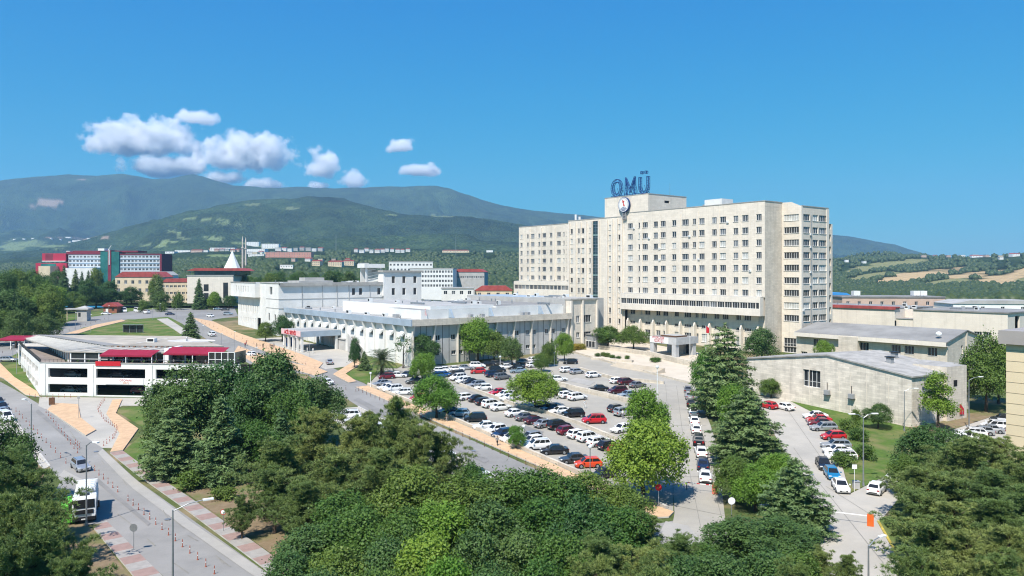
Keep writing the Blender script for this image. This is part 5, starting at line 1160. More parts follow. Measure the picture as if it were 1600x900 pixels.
# big stone block at the back right
RB = Vector((159.5, 243, G(243))); rb_ = empty('rear_stone_block_building', RB, ANG, 'large plain stone block with one row of small windows behind the grey-roofed wing', 'building')
rz = lambda z: z - RB.z
b = MB(); q = Wins(rb_, .3); hs = []
for px in (1318, 1328, 1358, 1369, 1388, 1434, 1456, 1468, 1491, 1504, 1528, 1542, 1565): hs.append(q.add('F', 0, sx(px, RB.x, RB.y), rz(8.7), 2.3, 2.0, 3))
x1, x2 = sx(1398, RB.x, RB.y), sx(1427, RB.x, RB.y)
b.wall('F', 0, x2, 0, -3, rz(16.0), [h for h in hs if h[0] > x2], .3); b.wall('F', 0, -75, x1, -3, rz(16.0), [h for h in hs if h[1] < x1], .3); b.wall('F', 1.2, x1, x2, -3, rz(12.6)); b.wall('R', x1, 0, 8, rz(12), rz(16)); b.wall('L', x2, 0, 8, rz(12), rz(16)); b.wall('R', 0, 0, 30, -3, rz(16), [(6, 10, rz(8), rz(15))], .6); b.wall('K', 30, -75, 0, -3, rz(16)); b.wall('F', 8, x1, x2, rz(12), rz(16))
b.build('wall', [TRAVW], rb_)
b = MB(); b.box(x2, .4, -.3, 30.3, rz(16.0), rz(16.4)); b.box(-75, x1, -.3, 30.3, rz(16.0), rz(16.4)); b.box(x1, x2, 1.0, 8, rz(12.6), rz(12.8)); b.build('roof', [ROOFG], rb_)
b = MB(); b.box(-75, x1 + .5, -.45, -.3, rz(15.9), rz(16.9)); b.box(-75, x1 + .5, -.3, 3, rz(16.45), rz(16.9)); b.build('roof_edge', [REDR], rb_); q.done()
def simple_block(name, px0, px1, Y, ytop, dep, label, cat, wm, rm, nw=0, rows=1, wv=None, ang=0.0, base=None, gable=0.0, wsz=(1.4, 1.6), over=.3, frame=True):
    """a plain far building whose front runs from px0 to px1 at distance Y"""
    x0, x1 = XA(px0, Y), XA(px1, Y); gz_ = float(TZ((x0 + x1) / 2, Y)) if Y >= 430 else G(Y); h = ZA(ytop, Y) - gz_
    e = empty(name, ((x0 + x1) / 2, Y, gz_), ang, label, cat); w = (x1 - x0) / 2
    b = MB(); q = Wins(e, .2); hs = []
    if nw:
        for r_ in range(rows):
            for i in range(nw):
                hs.append(q.add('F', 0, -w + (i + .5) * 2 * w / nw, h - (r_ + .62) * (wv or (h / (rows + .3))), min(wsz[0], 2 * w / nw * .7), wsz[1], 2, WR.choice([0, 0, 1]), False))
    b.wall('F', 0, -w, w, -4, h, hs, .2); b.wall('R', w, 0, dep, -4, h); b.wall('L', -w, 0, dep, -4, h); b.wall('K', dep, -w, w, -4, h)
    b.build('wall', [wm], e); c = MB()
    if gable: c.profile([(-w - over, h - .02), (w + over, h - .02), (w - min(w, dep) * .35, h + gable), (-w + min(w, dep) * .35, h + gable)], 'y', -over, dep + over)
    else: c.box(-w - over, w + over, -over, dep + over, h, h + .5)
    c.build('roof', [rm], e); q.done(100); return e
simple_block('pink_block_building', 1318, 1474, 330, 465, 20, 'long pinkish plain block on the skyline of the right-hand roofs', 'building', PINKW, ROOFG, 9, 1, 4, -.06)
e = simple_block('white_arched_block_building', 1494, 1640, 300, 475, 18, 'white long block with a pale curved roof at the right edge', 'building', WHITE2, ROOFL, 5, 1, 3, -.12, gable=1.4)
simple_block('blue_roofed_shed', 1296, 1328, 345, 461, 14, 'small shed with a bright blue roof beside the hospital end', 'shed', WHITE, mat('blue_sheet_roof', (.05, .25, .55), .5, .08, .5), 2, 1, 3, gable=1.0)
for px, lb in ((1337, 'greyish white water tank nearest the blue roof'), (1430, 'white water tank, first of the pair on the pink block'), (1441, 'white water tank, second of the pair on the pink block')):
    Y = 332; e = empty('water_tank', (XA(px, Y), Y, ZA(465.2, Y) + .52), 0, lb, 'water tank'); b = MB(); b.box(-1.4, 1.4, -1.4, 1.4, .5, 2.5); b.build('tank', [WHITE2], e); b = MB()
    for x in (-1.2, 1.2):
        for y in (-1.2, 1.2): b.box(x - .1, x + .1, y - .1, y + .1, 0, .5)
    b.build('stand', [STEEL], e)
# beige clad building at the photo edge
EC = Vector((XA(1572, 104), 104, 0)); eb = empty('beige_clad_building', EC, ANG, 'beige panel-clad building with a grey coping at the right photo edge', 'building')
b = MB(); b.box(0, 30, 0, 26, -1, ZA(537, 104)); b.build('wall', [mat('beige_panel', (.70, .575, .385), .7, .04, .2)], eb)
b = MB()
for i in range(13): z = 1.0 + i * 1.45; b.box(0, 30, -.03, .0, z, z + .05)
b.build('panel_joint', [mat('joint_brown', (.35, .28, .19), .9, .05, 1)], eb)
b = MB(); b.box(-.7, 30, -.7, 26, ZA(537, 104), ZA(516, 104)); b.build('coping', [mat('coping_grey', (.34, .31, .29), .6, .06, .4)], eb)
b = MB(); b.ball((8, 7, ZA(516, 104) - .6), 3.2, 0, 16, 8, .8); b.build('roof_dome', [mat('green_glass', (.03, .22, .16), .15, .1, 1, spec=.6)], eb)

# ================================================================ parking garage with roof terrace
P0 = Vector((-104.3, 166.8, G(166.8))); gd = Vector((.995, -.1, 0)).normalized(); GANG = math.atan2(gd.y, gd.x); gn = Vector((-gd.y, gd.x, 0))
ga = empty('parking_garage', P0, GANG, 'white two-level parking garage with dark openings and a restaurant terrace on top', 'garage')
def loc(v): d = Vector((v[0], v[1], 0)) - Vector((P0.x, P0.y, 0)); return (d.dot(gd), d.dot(gn))
FP = [(0, 0), (46, 0), loc((-82, 206)), loc((-138.6, 212))]
zd = lambda z: z - P0.z
PT_ = zd(9.3); b = MB(); hs = []
bx = [(2.0, 11.2), (13.2, 24.6), (27.0, 35.2), (37, 44.5)]
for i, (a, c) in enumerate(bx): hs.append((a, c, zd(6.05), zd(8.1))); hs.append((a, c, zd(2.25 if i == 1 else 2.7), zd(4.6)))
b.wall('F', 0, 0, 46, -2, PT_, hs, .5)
# left face runs obliquely: own small frame
lv = Vector((*FP[3], 0)); ll = lv.length; la = math.atan2(lv.y, lv.x)
b.build('wall', [WHITE], ga)
c = MB(); lh = []
for i in range(7): u = 4 + i * (ll - 6) / 7; lh += [(u, u + 5.6, zd(6.4), zd(7.9)), (u, u + 5.6, zd(3.0), zd(4.5))]
c.wall('K', 0, 0, ll, -2, PT_, lh, .5); o = c.build('side_wall', [WHITE], ga); o.rotation_euler = (0, 0, la)
c = MB(); c.prism([(.6, .6), (45.4, .6), (FP[2][0] - 1, FP[2][1] - .6), (FP[3][0] + 1, FP[3][1] - .6)], zd(5.0), zd(5.5), 0); c.prism([(.6, .6), (45.4, .6), (FP[2][0] - 1, FP[2][1] - .6), (FP[3][0] + 1, FP[3][1] - .6)], zd(8.35), zd(8.6), 1)
c.prism([(46, 0.02), (46.3, 0), (FP[2][0] + .3, FP[2][1]), FP[2]], -2, PT_, 2); c.prism([FP[2], (FP[2][0], FP[2][1] + .3), (FP[3][0], FP[3][1] + .3), FP[3]], -2, PT_, 2)
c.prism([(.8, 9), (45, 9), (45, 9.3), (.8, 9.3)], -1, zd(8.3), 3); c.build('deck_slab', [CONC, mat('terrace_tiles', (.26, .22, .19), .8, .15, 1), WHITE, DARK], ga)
for i in range(5):
    x = (.9, 12.2, 25.8, 36.1, 45.2)[i]; c = MB(); c.box(x - .5, x + .5, -.12, .3, -2, PT_ - .3); c.build('pillar', [WHITE], ga)
c = MB(); c.box(-.15, 46.2, -.15, .35, PT_, PT_ + .12); o = c.build('parapet_cap', [CONC], ga)
c = MB()
for i in range(47): c.tube((i * .98 + .2, .1, PT_ + .1), (i * .98 + .2, .1, PT_ + .75), .025, .025, 4)
c.tube((0, .1, PT_ + .75), (46, .1, PT_ + .75), .04, .04, 5); c.build('railing', [BLACKM], ga)
c = MB(); n_ = 50
for i in range(n_): c.tube((ll * i / n_ + .3, -.2, PT_), (ll * i / n_ + .3, -.2, PT_ + .8), .03, .03, 4)
c.box(0, ll, -.24, -.16, PT_ + .1, PT_ + .72); o = c.build('railing', [BLACKM], ga); o.rotation_euler = (0, 0, la)
# entrance sign and blue board
c = MB(); c.box(15.5, 24.2, -.1, -.02, zd(4.75), zd(6.0)); c.build('sign_board', [WHITE2], ga)
link('sign_lettering', text_mesh('sign_lettering', 'OTOPARK', .62, .01, REDP), ga, (20.2, -.12, zd(5.6))).rotation_euler = (PI / 2, 0, 0)
link('sign_lettering', text_mesh('sign_lettering', 'GİRİŞ', .5, .01, mat('sign_orange', (.6, .2, .05), .5, .05, 1)), ga, (20.2, -.12, zd(5.05))).rotation_euler = (PI / 2, 0, 0)
c = MB(); c.box(26.0, 26.8, -.16, -.13, zd(2.6), zd(4.0)); c.build('blue_notice', [mat('notice_blue', (.25, .3, .62), .5, .2, 4)], ga)
# glazed terrace room and roof
R0 = [(3.2, 3.2), (27.5, 3.2), (27.5, 10), (44, 10)]
rz1, rz2 = zd(8.6), zd(11.35)
c = MB(); c.box(4, 31, 4.6, 4.66, rz1, rz2, 0)
for i in range(9): x = 4 + i * 3.4; c.box(x - .12, x + .12, 4.5, 4.75, rz1, rz2, 1)
c.box(4, 31, 4.5, 4.6, rz1 + 1.0, rz1 + 1.1, 1); c.build('glazed_front', [GLASS, WFRAME], ga)
lz0 = Vector((math.cos(la), math.sin(la)))
c = MB(); s0 = Vector((4, 4.6)); 
for i in range(11):
    p = s0 + lz0 * (i * 4.2); c.box(p.x - .12, p.x + .12, p.y - .12, p.y + .12, rz1, rz2, 1)
pe = s0 + lz0 * 42; c.prism([(s0.x, s0.y), (s0.x + .08, s0.y), (pe.x + .08, pe.y), (pe.x, pe.y)], rz1, rz2, 0); c.build('glazed_side', [GLASS, WFRAME], ga)
# sloping pergola of pale panels round the flat roof
fl0 = Vector((8.6, 10.5)); fl1 = Vector((36.5, 12)); fl2 = Vector((FP[2][0] - 5, FP[2][1] - 4)); fl3 = Vector((FP[3][0] + 9, FP[3][1] - 4))
RT = zd(12.15)
c = MB(); o0, o1 = Vector((2.9, 4.3)), Vector((31.5, 4.3)); o3 = Vector((FP[3][0] + 3.0, FP[3][1] - 3))
c.face([(o0.x, o0.y, rz2), (o1.x, o1.y, rz2), (fl0.x + 24, fl0.y, RT - .3), (fl0.x, fl0.y, RT - .3)], 0); c.face([(o3.x, o3.y, rz2), (o0.x, o0.y, rz2), (fl0.x, fl0.y, RT - .3), (fl3.x, fl3.y, RT - .3)], 0)
c.face([(o0.x, o0.y, rz2 - .25), (o1.x, o1.y, rz2 - .25), (o1.x, o1.y, rz2), (o0.x, o0.y, rz2)], 0); c.face([(o3.x, o3.y, rz2 - .25), (o0.x, o0.y, rz2 - .25), (o0.x, o0.y, rz2), (o3.x, o3.y, rz2)], 0)
c.build('pergola', [SOLAR], ga)
c = MB()
for i in range(26):
    t = i / 25; p = o3.lerp(o0, t); q = fl3.lerp(fl0, t); c.tube((p.x, p.y, rz2 + .1), (q.x, q.y, RT - .18), .11, .11, 4, 0)
for i in range(9):
    t = i / 8; p = o0.lerp(o1, t); q = Vector((fl0.x + 24 * t, fl0.y)); c.tube((p.x, p.y, rz2 + .1), (q.x, q.y, RT - .18), .09, .09, 4, 0)
c.build('pergola_rib', [mat('pergola_rib_white', (.62, .60, .56), .6, .08, .6)], ga)
c = MB(); c.prism([tuple(fl0), tuple(fl1), tuple(fl2), tuple(fl3)], RT - .5, RT, 1, 0); c.build('roof', [mat('stained_roof_felt', (.44, .395, .33), .9, .22, .10, .1, 3), ROOFG], ga)
c = MB()
a0, a1 = fl0.lerp(fl3, .02), fl0.lerp(fl3, .30)
c.prism([(fl0.x - .4, fl0.y), (fl0.x + 3.5, fl0.y + 1), (fl3.x + 5, fl3.y - 1), (fl3.x, fl3.y)], RT + .01, RT + .05); c.build('roof_strip', [ROOFG], ga)
c = MB(); w0 = Vector((13, 22)); c.box(12, 12.5, 16, 30, RT + .01, RT + .04); c.prism([(22 + 6 * math.cos(2 * PI * i / 20), 24 + 4 * math.sin(2 * PI * i / 20)) for i in range(20)], RT + .01, RT + .04); c.build('roof_patch', [mat('roof_patch_white', (.60, .58, .55), .9, .2, .3)], ga)
for i in range(19):
    x = 10 + i * 1.35; c = MB(); c.profile([(fl0.y - .9, RT - .8), (fl0.y - .1, RT - .8), (fl0.y - .1, RT - .05), (fl0.y - .3, RT - .05)], 'x', x, x + .5); c.build('bracket', [WOODB], ga)
# awnings, wind screens
def awning(x0, x1, y0, y1, za, zb):
    c = MB(); c.face([(x0, y0, za), (x1, y0, za), (x1, y1, zb), (x0, y1, zb)]); c.face([(x0, y0, za - .35), (x1, y0, za - .35), (x1, y0, za), (x0, y0, za)]); c.face([(x0, y0, za - .02), (x0, y1, zb - .02), (x1, y1, zb - .02), (x1, y0, za - .02)]); o = c.build('awning', [REDAWN], ga)
    c = MB()
    for x in (x0 + .1, (x0 + x1) / 2, x1 - .1): c.box(x - .08, x + .08, y0 + .05, y0 + .2, rz1, za - .1)
    c.box(x0, x1, y0 + .02, y0 + .1, za - .12, za); c.build('awning_post', [WFRAME], ga)
awning(13.4, 25.6, .9, 4.2, zd(11.0), zd(11.9)); awning(28.2, 41.5, .9, 4.6, zd(11.5), zd(12.6)); awning(FP[3][0] + 1, FP[3][0] + 9, FP[3][1] - 9, FP[3][1] - 4, zd(11.2), zd(11.9))
c = MB(); c.prism([(13.2, -.2), (19.0, -.2), (19.0, .0), (13.2, .0)], zd(8.75), zd(9.75)); c.build('red_banner', [REDP], ga)
c = MB(); c.box(38.8, 44.6, .6, .66, PT_ - .1, zd(11.9), 0); c.box(44.55, 44.62, .66, 6, PT_ - .1, zd(11.9), 0)
for i in range(5): x = 38.8 + i * 1.45; c.box(x - .07, x + .07, .5, .76, PT_ - .1, zd(11.9), 1)
for z in (PT_ + 1.0, zd(11.85)): c.box(38.8, 44.6, .52, .6, z, z + .1, 1)
c.build('wind_screen', [GLASS, WFRAME], ga)
c = MB(); c.box(27.2, 28.2, 3, 9, rz1, zd(12.4), 0); c.box(28.2, 38.6, 7.2, 7.5, rz1, zd(12.3), 1); c.build('bar_back_wall', [WFRAME, DARK], ga)
# planters on the parapet and furniture inside
for i, x in enumerate([5.5, 8.2, 10.8, 21.0, 23.6, 26.2, 29.4, 32.6, 35.6]):
    e = empty('planter_pot', P0 + gd * x + gn * .9 + Vector((0, 0, zd(8.62))), GANG, 'brown square planter standing along the terrace railing of the garage', 'planter', 'brown planters along the terrace railing'); c = MB(); c.prism([(-.3, -.3), (.3, -.3), (.3, .3), (-.3, .3)], 0, .8); c.build('pot', [mat('pot_brown', (.16, .09, .06), .8, .1, 2)], e); c = MB()
    for k in range(14): a = k * 2.4; c.face([(0, 0, .75), (.35 * math.cos(a), .35 * math.sin(a), 1.1 + .02 * k), (.35 * math.cos(a + .4), .35 * math.sin(a + .4), 1.15 + .02 * k)])
    c.build('plant', [LEAF_DARK], e)
tb = None
for i in range(16):
    x = 14.5 + (i % 8) * 3.3; y = 2.3 + (i // 8) * 2.4; p = P0 + gd * x + gn * y + Vector((0, 0, zd(8.61)))
    if tb is None:
        tb = empty('cafe_table', p, GANG, 'small dark cafe table under the red awnings of the terrace', 'table', 'cafe tables under the red awnings'); c = MB(); c.box(-.45, .45, -.45, .45, .72, .76); c.build('table_top', [WOODB], tb); c = MB(); c.tube((0, 0, 0), (0, 0, .72), .04, .04, 6); c.box(-.25, .25, -.25, .25, 0, .03); c.build('pedestal', [BLACKM], tb); freeze(tb)
    else: o = copy_tree(tb); o.location = p
# kiosks by the upper road
p = P(120, 502); kk = empty('guard_kiosk', (p.x, p.y, p.z), .1, 'pale grey guard kiosk with a canopy roof beside the upper road', 'kiosk')
c = MB(); c.box(0, 4.2, 0, 4, -.3, 5.0); c.box(.6, 1.6, -.03, 0, 2, 3.8, 1); c.build('wall', [GREYW, GLASS], kk); c = MB(); c.prism([(-6.5, -.6), (5, -.6), (5, 4.8), (-6.5, 4.8)], 5.0, 5.6); c.face([(-1, -.6, 5.61), (5, -.6, 5.61), (2.5, 2, 6.8)]); c.face([(5, -.6, 5.61), (5, 4.8, 5.61), (2.5, 2, 6.8)]); c.face([(5, 4.8, 5.61), (-1, 4.8, 5.61), (2.5, 2, 6.8)]); c.face([(-1, 4.8, 5.61), (-1, -.6, 5.61), (2.5, 2, 6.8)]); c.build('roof', [ROOFL], kk)
for y in (-.3, 4.4): c = MB(); c.box(-6.2, -5.9, y - .15, y + .15, -.3, 5.0); c.build('post', [CREAM], kk)
p = P(172, 489); kk = empty('brick_kiosk', (p.x, p.y, p.z), 0, 'small brick hut with a red tiled roof behind the white vans', 'hut')
c = MB(); c.box(-3.4, 3.4, 0, 5, -.3, 3.4); c.box(.8, 2, -.03, 0, 1.2, 2.4, 1); c.box(-2.2, -1, -.03, 0, 0, 2.2, 2); c.build('wall', [BRICK, GLASS, WFRAME], kk); c = MB(); c.profile([(-4.2, 3.3), (4.2, 3.3), (1.2, 5.2), (-1.2, 5.2)], 'y', -.8, 5.8); c.build('roof', [REDR], kk)
p = P(208, 520); kk = empty('bus_shelter', (p.x, p.y, p.z), 0, 'dark glass shelter on the lawn behind the garage roof', 'shelter')
c = MB(); c.box(-3.8, 3.8, 0, .08, .3, 2.9, 0); c.build('glass_wall', [GLASS], kk); c = MB(); 
for x in (-3.8, -1.3, 1.3, 3.8): c.box(x - .08, x + .08, -.1, .15, 0, 3.0)
c.box(-3.9, 3.9, -1.0, .4, 3.0, 3.12); c.build('frame', [STEEL], kk)
# emergency canopy, grey annex, outside stairs in front of the white hall
p = Vector((-75.1, 246.7, G(240))); ec = empty('emergency_canopy', (p.x, p.y, p.z), ANG, 'flat grey canopy on white columns with a red emergency sign', 'canopy')
kx = p.y / F; c = MB(); hb_, ht_ = 4.5, 6.3
c.box(0, 16, 0, 13.2, hb_, ht_, 0, 1); c.build('canopy_roof', [BLUEG, ROOFL], ec)
c = MB(); c.box(-.3, 15.8, -.2, -.01, hb_ + .2, ht_ + .1); c.build('sign_board', [mat('sign_pink', (.72, .50, .50), .6, .05, 1)], ec)
link('sign_lettering', text_mesh('sign_lettering', 'ACİL SERVİS', 1.75, .05, REDP), ec, (7.6, -.28, (hb_ + ht_) / 2 + .1)).rotation_euler = (PI / 2, 0, 0)
for x, y in ((.6, .6), (4.5, .6), (8.5, .6), (12, .6), (15.3, .6), (15.3, 12), (.6, 12)): c = MB(); c.box(x - .35, x + .35, y - .35, y + .35, -.3, hb_ - .002); c.build('column', [WHITE], ec)
c = MB(); c.box(-1.6, -.9, 1, 6, 0, 3.2); c.build('blue_panel', [mat('panel_blue', (.03, .10, .28), .5, .2, 2)], ec)
p = P(519, 543); an = empty('grey_annex', (p.x, p.y, p.z), ANG, 'low grey shed with a sloped roof beside the emergency canopy', 'shed')
c = MB(); c.box(0, 9.5, 0, 7, -.5, 3.3, 0); c.build('wall', [GREYW], an); c = MB(); c.profile([(-.3, 3.2), (7.3, 4.6), (7.3, 4.75), (-.3, 3.4)], 'x', -.2, 9.7); c.build('roof', [ROOFL], an)
p = P(552, 553); stp = empty('outside_stairs', (p.x, p.y, p.z), ANG, 'white outside stair ramp against the finned wall of the hall', 'stairs')
c = MB(); c.profile([(-4, -.5), (6, -.5), (6, .4), (-4, 6.0)], 'y', 0, .25); c.profile([(-4, -.5), (6, -.5), (6, .4), (-4, 6.0)], 'y', 2.6, 2.85); c.build('side_wall', [GREYW], stp); c = MB()
for i in range(16): c.box(-4 + i * .62, -3.38 + i * .62, .25, 2.6, -.4, 5.0 - i * .32)
c.build('steps', [CONC], stp)
# low grey wing with railing right of the hall (under the stair tower)
p = P(905, 541); gw = empty('glazed_annex', (p.x, p.y, p.z), ANG, 'low grey glazed entrance annex at the foot of the glass stair strip', 'annex')
c = MB(); c.box(-3, 9, -1, 4, -.5, 4.2, 0); c.box(-2.6, 8.6, -1.06, -1, .4, 2.2, 1); c.build('wall', [GREYM, GLASS], gw); c = MB(); c.box(-3.2, 9.2, -1.3, 4.2, 4.2, 4.5); c.build('roof', [ROOFG], gw)
c = MB()
for i in range(9): c.box(-3 + i * 1.45, -2.9 + i * 1.45, -1.15, -1.06, .3, 2.3)
c.box(-3, 9, -1.15, -1.06, 2.2, 2.35); c.build('window_frame', [WFRAME], gw)

# ================================================================ forecourt and car-park walls, stairs
def lowwall(name, pts, h, th, m, label, cat='wall', base=-.3):
    e = None
    W = [P(*q) for q in pts]; o = W[0]; b = MB()
    e = empty(name, o, 0, label, cat)
    for a, c in zip(W, W[1:]):
        d = (c - a); d.z = 0; d.normalize(); n = Vector((-d.y, d.x, 0)) * th / 2; A = a - o; C = c - o + d * th * .5
        v = len(b.v); b.v += [tuple(A - n + Vector((0, 0, base))), tuple(C - n + Vector((0, 0, base))), tuple(C + n + Vector((0, 0, base))), tuple(A + n + Vector((0, 0, base))), tuple(A - n + Vector((0, 0, h))), tuple(C - n + Vector((0, 0, h))), tuple(C + n + Vector((0, 0, h))), tuple(A + n + Vector((0, 0, h)))]
        for q in ((0, 3, 2, 1), (4, 5, 6, 7), (0, 1, 5, 4), (1, 2, 6, 5), (2, 3, 7, 6), (3, 0, 4, 7)): b.f.append(tuple(v + i for i in q)); b.m.append(0)
    b.build('wall', [m], e); return e
STW = stone('stone_wall', (.56, .50, .41), .8, .4, .8, .14, .2)
lowwall('low_wall', [(575, 603), (700, 653.5), (872, 728.5), (960, 766), (1012, 786)], .75, .45, STW, 'long low stone wall between the orange footpath and the front parking row')
lowwall('low_wall', [(719, 602), (809, 635), (844, 643), (905, 663), (962, 687)], .55, .5, STW, 'low stone wall between the second and third parking rows')
lowwall('low_wall', [(868, 601), (900, 610), (935, 618), (994, 632)], 1.0, .5, STW, 'stone terrace wall behind the red and white cars of the middle car park')
lowwall('low_wall', [(905, 577.5), (957, 592), (1036, 600)], .7, .5, STW, 'low stone wall between the top parking row and the upper lane')
lowwall('low_wall', [(868, 553), (890, 549.5), (960, 569), (1086, 602)], .5, .4, STW, 'kerb wall along the foot of the stone forecourt')
lowwall('retaining_wall', [(1012, 556), (1052, 566), (1092, 575)], 1.5, .6, STW, 'pale stone retaining wall below the entrance portico')
lowwall('retaining_wall', [(905, 541), (940, 546), (975, 550), (1012, 556)], 1.3, .6, STW, 'stone retaining wall under the forecourt trees left of the portico')
lowwall('low_wall', [(925, 561), (985, 566)], .6, 1.4, STW, 'stone planting bed wall on the forecourt')
lowwall('low_wall', [(990, 768), (1020, 787), (1040, 797)], .6, .4, CONC, 'grey curved concrete wall at the end of the orange footpath')
lowwall('kerb', [(1372, 815), (1395, 856), (1420, 905), (1452, 980)], .14, .25, mat('yellow_kerb_paint', (.55, .43, .08), .8, .25, 1.2), 'yellow painted kerb beside the right entrance lane', 'kerb')
lowwall('kerb', [(22, 657), (77, 729)], .16, .3, KERB, 'white kerb edge between the left road and the yard', 'kerb')
lowwall('kerb', [(560, 636), (660, 688), (785, 751), (880, 796)], .16, .3, KERB, 'kerb between the asphalt road and the parking strip below it', 'kerb')
p = P(1000, 577); stx = empty('forecourt_stairs', (p.x, p.y, p.z), ANG, 'broad pale stone steps climbing the forecourt towards the portico', 'stairs')
c = MB()
for i in range(7): c.box(-9, 8, -3 + i * .55, -2.45 + i * .55 + (7 - i) * 0, -.4, .13 + i * .15)
c.build('steps', [PLAZA], stx)
# ================================================================ far buildings
e = empty('red_and_white_hospital_building', (XA(150, 650), 650, float(TZ(XA(150, 650), 650))), 0, 'big far red, white and green hospital with many windows at the wood\'s edge', 'building')
k = 650 / F; zb = e.location.z
def fx_(px): return (px - 150) * k
def fz_(py): return ZA(py, 650) - zb
q = Wins(e, .2); b = MB(); h1 = []
for a, c, n in ((107, 158, 9), (187, 250, 11)):
    hs = []
    for i in range(n):
        for r_ in range(4): hs.append(q.add('F', 0, fx_(a) + (i + .5) * (fx_(c) - fx_(a)) / n, fz_(401.2 + 6.6 * r_), 1.9, 1.7, 2, WR.choice([0, 0, 1]), False))
    b.wall('F', 0, fx_(a), fx_(c), -6, fz_(397.5), hs, .2, 0)
b.build('wall', [mat('pale_blue_render', (.52, .56, .60), .8, .05, .1)], e)
b = MB()
for y in (404.8, 411.4, 418): b.box(fx_(107), fx_(158), -.25, -.01, fz_(y) - .25, fz_(y) + .2); b.box(fx_(187), fx_(250), -.25, -.01, fz_(y) - .25, fz_(y) + .2)
b.build('string_course', [mat('band_blue', (.22, .33, .45), .6, .05, .1)], e)
for a, c in ((158, 170), (175, 187)): b = MB(); b.box(fx_(a), fx_(c), -1.2, 10, -6, fz_(393)); b.build('green_tower', [mat('teal_glass', (.03, .16, .15), .2, .2, .2, spec=.6)], e)
b = MB(); b.box(fx_(104), fx_(158), -.4, 20, fz_(397.5), fz_(393)); b.box(fx_(187), fx_(252), -.4, 20, fz_(398), fz_(396.5)); b.box(fx_(170), fx_(175), -1.6, 8, -6, fz_(391)); b.box(fx_(110), fx_(212), 4, 20, fz_(394), fz_(391.5)); b.box(fx_(250), fx_(253), -.5, 20, -6, fz_(397)); b.build('maroon_band', [MAROON], e)
b = MB(); b.box(fx_(67), fx_(104), -1, 20, fz_(408.5), fz_(396)); b.box(fx_(58), fx_(106), -2, 20, -8, fz_(411)); b.box(fx_(72), fx_(84), -1.05, -1, fz_(407), fz_(396.5), 1); b.box(fx_(68), fx_(104), -2.3, -1, fz_(408.6), fz_(407.6), 2); b.box(fx_(66), fx_(90), -2.05, -2, -6, fz_(412), 3); b.build('red_wing', [mat('hospital_red', (.42, .035, .075), .6, .05, .1), MAROON, WHITE2, MATS['teal_glass']], e)
b = MB(); b.box(fx_(150), fx_(160), 3, 9, fz_(391.5), fz_(388)); b.box(fx_(101), fx_(107), 2, 8, fz_(394), fz_(392)); b.tube((fx_(163), 6, fz_(391)), (fx_(168), 6, fz_(383)), .35, .2, 5); b.tube((fx_(172.5), -1.7, fz_(414)), (fx_(172.5), -1.7, fz_(390)), .5, .5, 6); b.build('roof_plant', [WHITE2], e)
b = MB(); b.box(fx_(76), fx_(94), -14, -2.2, -6, fz_(416)); b.box(fx_(112), fx_(158), -12, -1.3, -6, fz_(419), 1); b.build('front_annex', [CREAM, WHITE], e)
q.done(100)
SB = simple_block
FARPOS = [(58, 250, 650), (180, 262, 480), (348, 384, 1200)]
e = SB('cream_faculty_building', 253, 295, 455, 441, 20, 'cream wing with a bright red roof, nearest the lawn', 'building', CREAM, REDR, 7, 3, 4.0, .12, gable=2.2, wsz=(1.6, 1.3))
e = SB('cream_faculty_building', 293, 364, 448, 431, 26, 'tall plain cream block with a dark vertical window and red roof storey', 'building', TRAVW, ROOFL, 0, 1, ang=.04)
hh = ZA(431, 448) - e.location.z
b = MB(); b.box(-10, 17, 2, 22, hh + .5, hh + 3.0, 0); b.build('roof_storey', [GLASSB], e); b = MB(); b.profile([(-14, hh + 3.0), (19, hh + 3.0), (16, hh + 4.6), (-9, hh + 4.6)], 'y', 0, 24); b.build('upper_roof', [REDR], e)
for x, z0_, z1_ in ((-2.4, hh - 9, hh - 5), (-2.4, hh - 14, hh - 10.2), (9, hh - 13, hh - 4)): b = MB(); b.box(x - 1.4, x + 1.4, -.12, .02, z0_, z1_); b.build('window', [GLASS], e)
e = SB('cream_gabled_building', 180, 246, 470, 433, 22, 'cream building with a pale red gabled roof behind the wood', 'building', CREAM, REDR, 6, 2, 5, 0, gable=3.4, wsz=(1.8, 2.2))
e = SB('cream_gabled_building', 214, 262, 500, 430, 16, 'grey-roofed hall showing behind the cream gabled building', 'hall', WHITE, ROOFL, 0, gable=2.5)
# mosque
Y = 1200; mx_ = XA(363, Y); e = empty('mosque', (mx_, Y, float(TZ(mx_, Y))), 0, 'white tent-shaped mosque with two slim minarets on the hill', 'mosque')
top = ZA(391, Y) - e.location.z; b = MB(); n = 10; w = 15
b.v.append((0, 0, top)); b.v += [(w * math.cos(2 * PI * i / n), w * math.sin(2 * PI * i / n), -3) for i in range(n)] + [(w * .40 * math.cos(2 * PI * i / n), w * .40 * math.sin(2 * PI * i / n), top * .52) for i in range(n)]
for i in range(n): j = (i + 1) % n; b.f += [(1 + i, 1 + j, 1 + n + j, 1 + n + i), (1 + n + i, 1 + n + j, 0)]; b.m += [0, 0]
b.build('tent_roof', [WHITE2], e)
for px, y0 in ((377, 368), (382, 370)):
    b = MB(); x = XA(px, Y) - mx_; zt = ZA(y0, Y) - e.location.z; b.tube((x, 6, -3), (x, 6, zt * .62), 1.5, 1.4, 10); b.tube((x, 6, zt * .62), (x, 6, zt * .65), 2.2, 2.2, 10); b.tube((x, 6, zt * .65), (x, 6, zt * .84), 1.2, 1.1, 10); b.tube((x, 6, zt * .84), (x, 6, zt), 1.3, .08, 10); b.build('minaret', [mat('minaret_stone', (.60, .52, .46), .8, .1, .2)], e)
